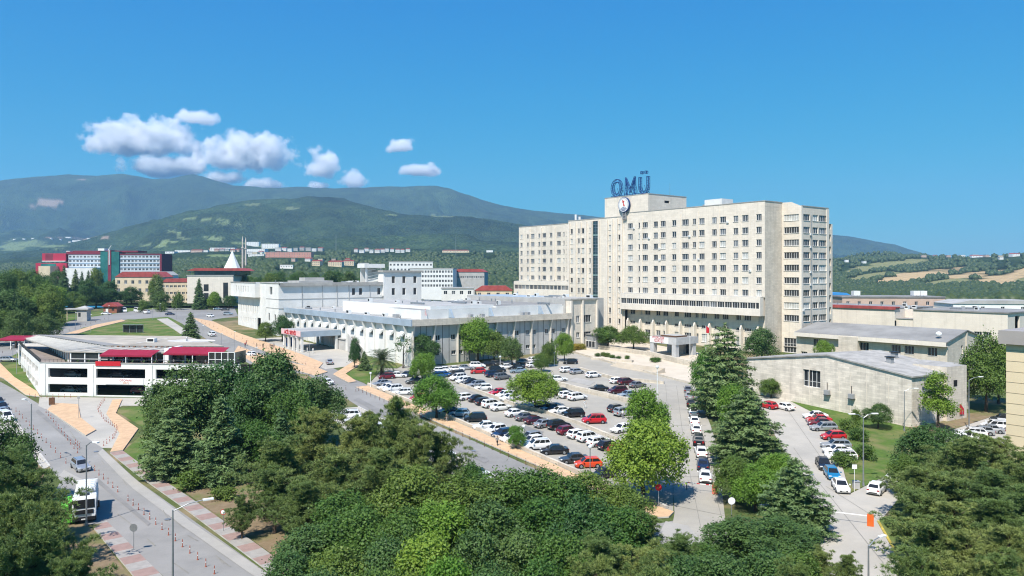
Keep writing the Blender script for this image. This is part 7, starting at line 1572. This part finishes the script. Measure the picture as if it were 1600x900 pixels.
for s in (-1, 1):
    b = MB(); b.box(2.25, 3.35, s * 1.235 - .01, s * 1.235 + .01, 1.75, 2.65); b.build('side_window', [CARGL], tr)
    b = MB(); b.box(3.55, 3.75, s * 1.45 - .12, s * 1.45 + .12, 1.7, 2.5); b.tube((3.5, s * 1.22, 2.5), (3.6, s * 1.4, 2.5), .03, .03, 4); b.build('mirror', [BLACKM], tr)
    b = MB(); b.box(3.83, 3.90, s * .95 - .18, s * .95 + .18, .82, 1.02); b.build('headlight', [LAMPW], tr)
b = MB(); b.box(3.80, 3.90, -.95, .95, 1.15, 1.62); b.box(3.74, 3.93, -1.2, 1.2, .42, .80); b.build('grille', [BLACKM], tr)
b = MB(); b.box(3.935, 3.95, -.3, .3, .5, .64); b.build('number_plate', [PLATE], tr)
b = MB(); b.box(2.3, 3.0, -.5, .5, 3.05, 3.13); b.build('roof_hatch', [BLACKM], tr)
b = MB(); b.profile([(-1.2, 1.05), (1.2, 1.05), (1.22, 2.3), (.95, 3.25), (.4, 3.5), (-.4, 3.5), (-.95, 3.25), (-1.22, 2.3)], 'x', -3.2, 1.75); bev(b, 'refuse_body', [PAINT['white']], tr, .08)
b = MB()
for x in (-2.6, -1.5, -.4, .7): b.profile([(-1.26, 1.05), (1.26, 1.05), (1.28, 2.32), (1.0, 3.3), (.42, 3.56), (-.42, 3.56), (-1.0, 3.3), (-1.28, 2.32)], 'x', x, x + .12)
b.build('body_rib', [WHITE2], tr)
b = MB(); b.profile([(-4.5, .9), (-3.22, .9), (-3.22, 3.4), (-3.9, 3.3), (-4.6, 2.0)], 'y', -1.2, 1.2); bev(b, 'rear_hopper', [PAINT['white']], tr)
b = MB(); b.box(-4.2, 3.6, -.5, .5, .6, 1.04); b.box(-2.9, 1.7, -1.2, 1.2, .9, 1.045); b.build('chassis', [BLACKM], tr)
for x in (2.7, -1.6, -2.8):
    for s in (-1, 1): b = MB(); b.tube((x, s * .85, .5), (x, s * 1.2, .5), .5, .5, 18, 0); b.tube((x, s * 1.2, .5), (x, s * 1.215, .5), .28, .25, 12, 1); b.build('wheel', [RUBBER, STEEL], tr)
b = MB(); b.tube((1.83, .8, 3.05), (1.83, .8, 3.6), .08, .08, 6); b.box(1.75, 1.9, -1.1, 1.1, 3.2, 3.28); b.build('exhaust_stack', [STEEL], tr)
p = P(101, 798, 1.2); gb = empty('green_container', (p.x, p.y, G(p.y)), TA + .1, 'bright green waste container half hidden behind the white truck', 'container')
b = MB(); b.profile([(-1.0, .3), (1.0, .3), (1.25, 1.9), (1.15, 2.3), (-1.15, 2.3), (-1.25, 1.9)], 'x', -2.2, 2.2); bev(b, 'tank', [mat('green_plastic', (.14, .55, .05), .5, .08, 1)], gb); b = MB()
for x in (-1.6, 1.6):
    for s in (-.7, .7): b.tube((x, s, -.02), (x, s, .32), .16, .16, 8)
b.build('foot', [BLACKM], gb)

# ================================================================ street lamps, posts, signs, barriers
def lamp(px, py, h, arm, label, double=False, globe=False, white=False, Y=None):
    p = P(px, py) if Y is None else Vector((XA(px, Y), Y, G(Y))); e = empty('street_lamp', p, 0, label, 'street lamp'); m = WFRAME if white else STEEL
    b = MB(); b.tube((0, 0, -.2), (0, 0, h), .11 if not globe else .07, .06, 8); b.tube((0, 0, 0), (0, 0, .5), .17 if not globe else .1, .15 if not globe else .1, 8); b.build('pole', [m], e)
    if globe: b = MB(); b.ball((0, 0, h + .22), .27, 0, 10, 7); b.build('globe', [LAMPW], e)
    elif h > 5:
        for s in ((1, -1) if double else (1,)):
            d = Vector(arm) * s; b = MB(); b.path([(0, 0, h - .1), (d.x * .5, d.y * .5, h + .35), (d.x, d.y, h + .5)], [.05, .045, .04], 6); b.build('arm', [m], e)
            u = d.normalized(); q = d + Vector((0, 0, .5)) if len(d) == 3 else Vector((d.x, d.y, .5)); b = MB(); b.box(-.1, .75, -.16, .16, -.07, .06); o = b.build('lamp_head', [WHITE2], e, (d.x, d.y, h + .5), math.atan2(u.y, u.x))
    return e
lamp(135, 822, 9.3, (1.2, -.6, 0), 'grey street lamp standing right before the white truck'); lamp(49, 728, 9.3, (-1.5, .9, 0), 'grey street lamp on the verge above the pine clump'); lamp(270, 0, 9.4, (2.1, 1.2, 0), 'grey street lamp by the striped sidewalk at the bottom, arm over the road', Y=62.5)
lamp(1349, 760, 9.4, (1.3, .1, 0), 'double-armed street lamp on the lawn by the white hatchback', True); lamp(1413, 674, 7.2, (1.6, -.2, 0), 'thin street lamp in front of the stone hall corner'); lamp(1514, 672, 9.0, (2.0, .3, 0), 'street lamp beside the slanted car row and red panel')
lamp(1357, 0, 5.2, (1.4, .8, 0), 'street lamp head rising from the olive scrub at the right lane', Y=66)
lamp(579, 606, 3.2, 0, 'white globe lamp at the start of the low footpath wall', globe=True, white=True); lamp(781.5, 580, 3.6, 0, 'white globe lamp between dark SUVs in the middle of the car park', globe=True, white=True); lamp(818.5, 702, 3.5, 0, 'white globe lamp on the footpath wall beside the thin yellow tree', globe=True, white=True)
lamp(1027, 700, 13, 0, 'tall white flagpole-like lamp post behind the bright tree on the ramp', globe=True, white=True); lamp(866, 572, 3.4, 0, 'white globe lamp below the forecourt corner', globe=True, white=True); lamp(922, 772, 6, 0, 'thin grey lamp post at the footpath wall by the orange-red car', globe=True); lamp(1033, 768, 4, 0, 'globe lamp under the big plane tree', globe=True, white=True)
for i, (px, py, h) in enumerate([(26, 585, 6), (61, 600, 5), (20, 560, 4), (45, 596, 4), (118, 516, 7), (142, 520, 7), (170, 502, 7), (250, 494, 6), (400, 571, 5), (392, 568, 4), (462, 553, 5), (484, 558, 5), (317, 531, 5), (346, 545, 5), (366, 548, 6), (276, 500, 5), (238, 500, 5)]):
    p = P(px, py); e = empty('lamp_post', p, 0, 'slim dark lamp post along the upper roads and lawns', 'lamp post', 'slim dark posts along the upper roads'); b = MB(); b.tube((0, 0, -.2), (0, 0, h), .07, .05, 6); b.build('pole', [GREYM], e); b = MB(); b.box(-.1, .5, -.12, .12, h - .05, h + .08); b.build('lamp_head', [WHITE2], e)
for px, py, h, lb in [(1103, 562, 10, 'white flagpole with a red flag at the portico'), (1078, 560, 9, 'bare white flagpole beside the portico column')]:
    p = P(px, py); e = empty('flagpole', p, 0, lb, 'flagpole'); b = MB(); b.tube((0, 0, 0), (0, 0, h), .07, .05, 6); b.build('pole', [WFRAME], e)
    if 'flag at' in lb:
        b = MB(); n = 6
        for i in range(n): b.face([(.06 + .15 * i, .05 * math.sin(i), h - .2 - i * .1), (.06 + .15 * (i + 1), .05 * math.sin(i + 1), h - .3 - i * .1), (.06 + .15 * (i + 1), .05 * math.sin(i + 1), h - 2.2 - i * .03), (.06 + .15 * i, .05 * math.sin(i), h - 2.2 - i * .03)])
        b.build('flag', [REDP], e)
p = P(676, 497.5, 17); fp = empty('roof_flag', HC + EY * sr(672, HC) + EX * -1.5 + Vector((0, 0, ET - .3)), ANG, 'red and white flag on the roof edge of the low hall', 'flag'); b = MB(); b.tube((0, 0, 0), (-.9, 0, 3.2), .05, .04, 5); b.build('pole', [WFRAME], fp); b = MB(); b.face([(-.9, 0, 3.2), (-1.5, .1, 2.4), (-.6, .1, .9), (-.3, 0, 1.2)]); b.build('cloth', [REDP], fp)
# bollards
BOLM = [mat('bollard_red', (.36, .10, .06), .6, .1, 3), WFRAME]
b = MB(); b.tube((0, 0, -.1), (0, 0, .40), .045, .045, 8, 0); b.tube((0, 0, .40), (0, 0, .50), .046, .046, 8, 1); b.tube((0, 0, .50), (0, 0, .78), .045, .04, 8, 0); b.tube((0, 0, -.1), (0, 0, .04), .10, .10, 8, 0); BME = b.mesh('bollard', BOLM)
b = MB(); b.tube((0, 0, -.1), (0, 0, .95), .05, .05, 6, 0); b.tube((0, 0, .7), (0, 0, .8), .053, .053, 6, 1); PME = b.mesh('post', [mat('post_brown', (.16, .07, .05), .6, .1, 3), WFRAME])
def bollards(a, c, n, me, name, label, cat, group):
    A, C = P(*a), P(*c)
    for i in range(n):
        t = i / max(1, n - 1); x, y = A.x + (C.x - A.x) * t, A.y + (C.y - A.y) * t
        o = link(name, me, None, (x, y, G(y) + .04)); tag(o, label, cat, group)
Bn = ('bollard', 'bollard')
bollards((25, 643), (103, 724), 13, BME, 'bollard', 'red and white lane bollard in the upper left line on the left road', 'bollard', 'bollards of the upper left line')
bollards((72, 645), (121, 708), 12, BME, 'bollard', 'red and white lane bollard in the line beside the orange island', 'bollard', 'bollards beside the orange island')
bollards((148, 736), (184, 769), 6, BME, 'bollard', 'red and white lane bollard between silver car and truck', 'bollard', 'bollards between silver car and truck')
bollards((200, 783), (335, 897), 14, BME, 'bollard', 'red and white lane bollard in the lower line of the left road', 'bollard', 'bollards of the lower line')
EG = ('bollard', 'red and white bollard along the curved garage entrance', 'bollard', 'bollards along the garage entrance')
for a, c, n in [((163, 626), (153, 640), 6), ((154, 644), (164, 658), 5), ((166, 659), (182, 670), 6), ((183, 673), (178, 684), 4), ((176, 686), (162, 697), 4), ((118, 694), (124, 700), 3)]: bollards(a, c, n, BME, *EG)
bollards((46, 621), (110, 621), 8, BME, 'bollard', 'red and white bollard along the garage front path', 'bollard', 'bollards along the garage front')
bollards((560, 611), (836, 733), 30, PME, 'bollard', 'thin brown post on the kerb of the orange footpath', 'bollard', 'posts along the orange footpath')
bollards((376, 545), (500, 592), 12, PME, 'bollard', 'thin brown post on the lower kerb of the upper road', 'bollard', 'posts on the lower kerb of the upper road')
bollards((304, 500), (492, 577), 22, PME, 'bollard', 'thin brown post on the upper kerb of the upper road', 'bollard', 'posts on the upper kerb of the upper road')
bollards((4, 552), (170, 497), 18, PME, 'bollard', 'thin brown post along the road behind the garage', 'bollard', 'posts behind the garage')
bollards((496, 600), (556, 612), 5, PME, 'bollard', 'thin brown post at the road junction below the palm lawn', 'bollard', 'posts at the junction below the palm')
# signs, barriers, bins
def sign(px, py, h, shape, label, m, m2=None, text=None, face=0.0, size=.4):
    p = P(px, py); e = empty('road_sign', p, face, label, 'sign'); b = MB(); b.tube((0, 0, -.2), (0, 0, h), .035, .035, 6); b.build('post', [WFRAME if 'white post' in label else STEEL], e); b = MB()
    if shape == 'disc':
        for k, (r_, y, mi) in enumerate(((size, -.05, 0), (size * .78, -.062, 1))):
            if k and m2 is None: continue
            v = len(b.v); b.v += [(r_ * math.cos(2 * PI * i / 16), y, h - .1 + r_ * math.sin(2 * PI * i / 16)) for i in range(16)]; b.f.append(tuple(v + i for i in range(16))); b.m.append(mi)
    else: b.box(-size, size, -.06, -.03, h - size * 1.2, h + size * .6, 0)
    b.build('sign_face', [m, m2 or m], e); return e
sign(209, 862, 2.6, 'disc', 'round grey back of a traffic sign on the striped sidewalk', STEEL, size=.42); sign(349, 832, 2.4, 'disc', 'small round traffic sign on the grass by the striped sidewalk', REDP, WFRAME, size=.32); sign(1029, 793, 2.6, 'disc', 'round red sign on a white post under the plane tree', REDP, None, size=.42); sign(1143, 822, 3.0, 'disc', 'round white sign at the ramp junction', WFRAME, size=.42); sign(1335, 768, 3.4, 'plate', 'small white plate sign on a white post by the lawn corner', WFRAME, size=.32); sign(1277, 828, 2.2, 'disc', 'red round sign in the shade of the last cedar', REDP, None, size=.42); sign(20, 522, 5, 'plate', 'pale blue board sign at the dark wood\'s edge', mat('board_blue', (.25, .33, .40), .5, .1, 1), size=1.6); sign(123, 655, 4.2, 'plate', 'signpost with small dark plates on the orange island', GREYM, size=.25)
p = P(81, 634); e = empty('notice_board', p, .1, 'brown notice board on the tip of the orange island', 'notice board'); b = MB(); b.box(-.55, .55, -.1, .1, .2, 1.7); b.build('panel', [WOODB], e); b = MB(); b.box(-.5, -.4, -.05, .05, -.1, .2); b.box(.4, .5, -.05, .05, -.1, .2); b.build('leg', [STEEL], e)
def barrier(px, py, qx, qy, label, boxm):
    A, C = P(px, py), P(qx, qy); d = C - A; L_ = d.length; e = empty('barrier_gate', A, math.atan2(d.y, d.x), label, 'barrier'); b = MB(); b.box(-.35, .35, -.28, .28, 0, 1.35); bev(b, 'barrier_box', [boxm], e, .05); dz = G(C.y) - G(A.y)
    b = MB(); b.box(.3, L_, -.34, -.28, 1.0, 1.10); b.build('boom', [WFRAME], e); b = MB()
    for i in range(int(L_ / 1.2)): b.box(.8 + i * 1.2, 1.2 + i * 1.2, -.345, -.275, .995, 1.105)
    b.build('boom_stripe', [REDP], e) if 'orange' not in label else None
    b = MB(); b.box(L_ - .1, L_ + .05, -.4, -.2, 0, 1.05); b.build('rest_post', [STEEL], e)
barrier(1117, 772, 1072, 767, 'pinkish barrier box with a white boom across the ramp', mat('salmon_paint', (.55, .16, .11), .6, .15, 2)); barrier(1360, 822, 1295, 814, 'orange barrier box with a white boom across the right lane', mat('orange_paint', (.70, .13, .02), .5, .08, 2))
p = P(1228, 829); e = empty('gatehouse', p, .15, 'small white gatehouse with reddish windows under the last cedar', 'gatehouse'); b = MB(); b.box(-1.6, 1.8, 0, 2.2, -.2, 2.1); b.build('wall', [WHITE2], e); b = MB(); b.box(-1.45, 1.65, -.04, -.0, .9, 1.75, 0)
for i in range(5): b.box(-1.45 + i * .77 - .04, -1.45 + i * .77 + .04, -.07, -.04, .9, 1.75, 1)
b.build('window', [GLASS, MAROON], e); b = MB(); b.box(-1.9, 2.1, -.3, 2.5, 2.1, 2.3); b.build('roof', [ROOFL], e)
p = P(1322, 772); e = empty('waste_bin', P(1338, 764), 0, 'grey waste bin beside the white plate sign', 'bin'); b = MB(); b.prism([(-.35, -.3), (.35, -.3), (.42, .3), (-.42, .3)], 0.05, 1.0); b.build('body', [GREYW], e); b = MB(); b.box(-.42, .42, -.36, .36, 1.0, 1.1); b.build('lid', [GREYM], e)
p = P(1505, 655); e = empty('red_signboard', p, .4, 'tilted red panel leaning by the rear wing of the stone hall', 'panel'); b = MB(); b.face([(-.9, 0, 1.0), (.7, .3, .8), (.9, .5, 2.6), (-.7, .2, 2.9)]); b.face([(-.7, .23, 2.9), (.9, .53, 2.6), (.7, .33, .8), (-.9, .03, 1.0)]); b.build('sheet', [REDP], e); b = MB(); b.tube((0, .2, -.1), (0, .2, 1.6), .05, .05, 5); b.build('stand', [STEEL], e)
# ================================================================ people
SKIN = mat('skin', (.42, .25, .17), .6, 0); HAIR = mat('hair', (.02, .014, .01), .7, 0)
CLOTH = {c: mat('cloth_' + c, v, .9, .1, 4) for c, v in {'white': (.7, .7, .68), 'black': (.02, .02, .022), 'navy': (.02, .03, .08), 'grey': (.25, .25, .26), 'red': (.4, .03, .03), 'beige': (.45, .36, .26), 'blue': (.06, .14, .35)}.items()}
def body_mesh(walk):
    s = .30 if walk else .05
    V = {'pel': (0, 0, .95, .145), 'wst': (0, .01, 1.10, .135), 'chs': (0, .0, 1.32, .16), 'nek': (0, .01, 1.50, .06), 'hd': (0, -.02, 1.60, .095), 'hd2': (0, -.02, 1.70, .09),
         'hl': (-.095, 0, .90, .095), 'kl': (-.10, -s * .65, .50, .062), 'al': (-.10, -s * .95 + .02, .09, .042), 'fl': (-.11, -s * .95 - .16, .04, .035), 'hr': (.095, 0, .90, .095), 'kr': (.10, s * .35, .50, .062), 'ar': (.10, s * .95, .10, .042), 'fr': (.11, s * .95 - .16, .04, .035),
         'sl': (-.19, 0, 1.42, .058), 'el': (-.24, s * .5, 1.14, .042), 'wl': (-.23, s * .45 - .12, .90, .030), 'gl': (-.22, s * .45 - .17, .80, .026), 'sr': (.19, 0, 1.42, .058), 'er': (.24, -s * .5, 1.14, .042), 'wr': (.23, -s * .5 - .14, .90, .030), 'gr': (.22, -s * .5 - .19, .80, .026)}
    E = [('pel', 'wst'), ('wst', 'chs'), ('chs', 'nek'), ('nek', 'hd'), ('hd', 'hd2'), ('pel', 'hl'), ('hl', 'kl'), ('kl', 'al'), ('al', 'fl'), ('pel', 'hr'), ('hr', 'kr'), ('kr', 'ar'), ('ar', 'fr'), ('chs', 'sl'), ('sl', 'el'), ('el', 'wl'), ('wl', 'gl'), ('chs', 'sr'), ('sr', 'er'), ('er', 'wr'), ('wr', 'gr')]
    ks = list(V); me = bpy.data.meshes.new('body_sk'); me.from_pydata([V[k][:3] for k in ks], [(ks.index(a), ks.index(c)) for a, c in E], []); o = bpy.data.objects.new('body_sk', me); COL.objects.link(o)
    md = o.modifiers.new('skin', 'SKIN'); o.modifiers.new('sub', 'SUBSURF').levels = 1
    for i, k in enumerate(ks): me.skin_vertices[0].data[i].radius = (V[k][3], V[k][3] * (.82 if k in ('chs', 'wst', 'pel') else 1))
    me.skin_vertices[0].data[0].use_root = True
    r = bpy.data.meshes.new_from_object(o.evaluated_get(bpy.context.evaluated_depsgraph_get())); bpy.data.objects.remove(o); r.name = 'body'
    r.materials.clear()
    for m in (CLOTH['white'], CLOTH['black'], SKIN, BLACKM): r.materials.append(m)
    for f in r.polygons:
        c = f.center; f.material_index = 3 if c.z < .08 else 1 if c.z < .98 and abs(c.x) < .2 else 2 if c.z > 1.49 or (abs(c.x) > .17 and c.z < 1.12) else 0; f.use_smooth = True
    return r
BODY = [body_mesh(False), body_mesh(True)]
b = MB(); b.ball((0, 0, 1.725), .105, 0, 10, 7, .9); HME = b.mesh('hair', [HAIR], True)
def person(px, py, top, bot, label, walk=1, face=0.0, group=None, at=None):
    p = P(px, py) if at is None else at; e = empty('person', p + Vector((0, 0, .02)), face, label, 'person', group)
    o = link('body', BODY[walk], e)
    for i, m in ((0, CLOTH[top]), (1, CLOTH[bot])): o.material_slots[i].link = 'OBJECT'; o.material_slots[i].material = m
    for i in (2, 3): pass
    link('hair', HME, e, (0, .0, 0))
person(777, 698, 'grey', 'black', 'person in grey top and dark trousers walking the orange footpath', 1, .6); person(913.5, 638, 'white', 'white', 'person in white walking between cars below the terrace wall', 1, 1.2); person(973, 654, 'white', 'grey', 'person in pale clothes standing by the silver SUV', 0, .4)
for px, py, tp, bt, lb, wk in [(383, 543, 'red', 'black', 'person in red on the upper road kerb', 1), (401, 545, 'beige', 'grey', 'person in beige walking on the upper orange path', 1), (411, 545, 'black', 'black', 'person in black standing by the emergency approach', 0), (422, 545, 'navy', 'black', 'person in navy, first of the group before the emergency canopy', 0), (425, 546, 'black', 'grey', 'person in black and grey in the group before the canopy', 0), (428, 545, 'grey', 'navy', 'person in grey at the right of the group before the canopy', 0), (437, 551, 'navy', 'navy', 'person in navy seated-height near the path posts', 0), (443, 549, 'white', 'red', 'person in white top and red trousers before the canopy columns', 1), (480, 551, 'white', 'white', 'person in white at the canopy mouth, nearer the columns', 0), (489, 552, 'white', 'white', 'person in white at the canopy mouth, nearer the annex', 0), (224, 487, 'red', 'red', 'person in red beside the white minibuses', 1), (658, 657, 'white', 'navy', 'person in white and navy on the footpath under the round tree', 0), (698, 660, 'beige', 'grey', 'person in beige on the footpath beside the black SUV', 1), (385, 540, 'red', 'grey', 'second person in red further up the kerb', 1)]: person(px, py, tp, bt, lb, wk, random.uniform(0, 6))
for i in range(14):
    x = 15 + (i % 7) * 3.7 + random.uniform(-.5, .5); y = 1.7 + (i // 7) * 2.6; person(0, 0, random.choice(['navy', 'black', 'blue', 'grey', 'black']), random.choice(['black', 'navy']), 'person in dark clothes at the cafe tables under the awnings', 0, random.uniform(0, 6), 'people at the cafe tables', P0 + gd * x + gn * y + Vector((0, 0, zd(8.6))))

# roof clutter
def clutter(root, area, z, n, seed, nm='roof_unit'):
    q = random.Random(seed)
    for i in range(n):
        x = q.uniform(area[0], area[1]); y = q.uniform(area[2], area[3]); k = q.random(); b = MB()
        if k < .4: w, d, h = q.uniform(.5, 1.1), q.uniform(.4, .8), q.uniform(.6, 1.2); b.box(x - w, x + w, y - d, y + d, z - .3, z + h, 0); b.box(x - w * .8, x + w * .8, y - d - .02, y - d, z + .2, z + h - .15, 1)
        elif k < .75: b.tube((x, y, z - .3), (x, y, z + q.uniform(.6, 1.3)), .16, .16, 7, 0); b.tube((x, y, z + .9), (x, y, z + 1.0), .3, .25, 7, 0)
        else: l = q.uniform(3, 9); b.box(x, x + l, y - .25, y + .25, z + .1, z + .55, 0); b.box(x, x + .3, y - .2, y + .2, z - .3, z + .1, 0); b.box(x + l - .3, x + l, y - .2, y + .2, z - .3, z + .1, 0)
        b.build(nm, [STEEL if k > .4 else WHITE2, BLACKM], root)
clutter(hall, (-88, -64, 3, 50), ET - .3, 12, 1); clutter(hall, (-58, -8, 10, 28), Hh(19.6), 10, 2); clutter(hall, (-48, -26, 31, 54), Hh(19.2), 9, 3); clutter(hall, (-20, -4, 31, 54), Hh(18.7) + .55, 6, 4); clutter(hall, (-56, -4, 58, 72), Hh(20.8), 10, 5); clutter(hall, (-60, -4, 1, 7), ET - .3, 7, 9)
clutter(wb, (-48, -4, 4, 54), TW - .35, 14, 6); clutter(rb_, (-70, -3, 2, 26), rz(16.4), 14, 7); clutter(hosp, (-55, -4, 3, 8), H(49.45), 7, 8); clutter(ga, (14, 30, 16, 26), RT, 2, 12)
for y in range(4, 56, 6):
    b = MB(); b.box(-93, .8, y - .05, y + .05, ET - .3, ET - .26); b.build('roof_seam', [ROOFG], hall)
AC = MB(); AC.box(-.42, .42, -.36, 0, -.3, .3, 0); AC.box(-.25, .15, -.37, -.36, -.22, .2, 1); ACM = AC.mesh('air_conditioner', [WHITE2, GREYM]); q = random.Random(8)
for i in range(9): o = link('air_conditioner', ACM, hosp, (q.choice(CX_)[0] + 1.9, -.0, H(46.2 - 3.88 * q.randint(0, 6)) - .9), 0)
for i in range(5): o = link('air_conditioner', ACM, hosp, (XC, YB + q.choice([.9, 4.9, 9.4]), H(46.2 - 3.88 * q.randint(1, 7)) - 1.3), PI / 2)
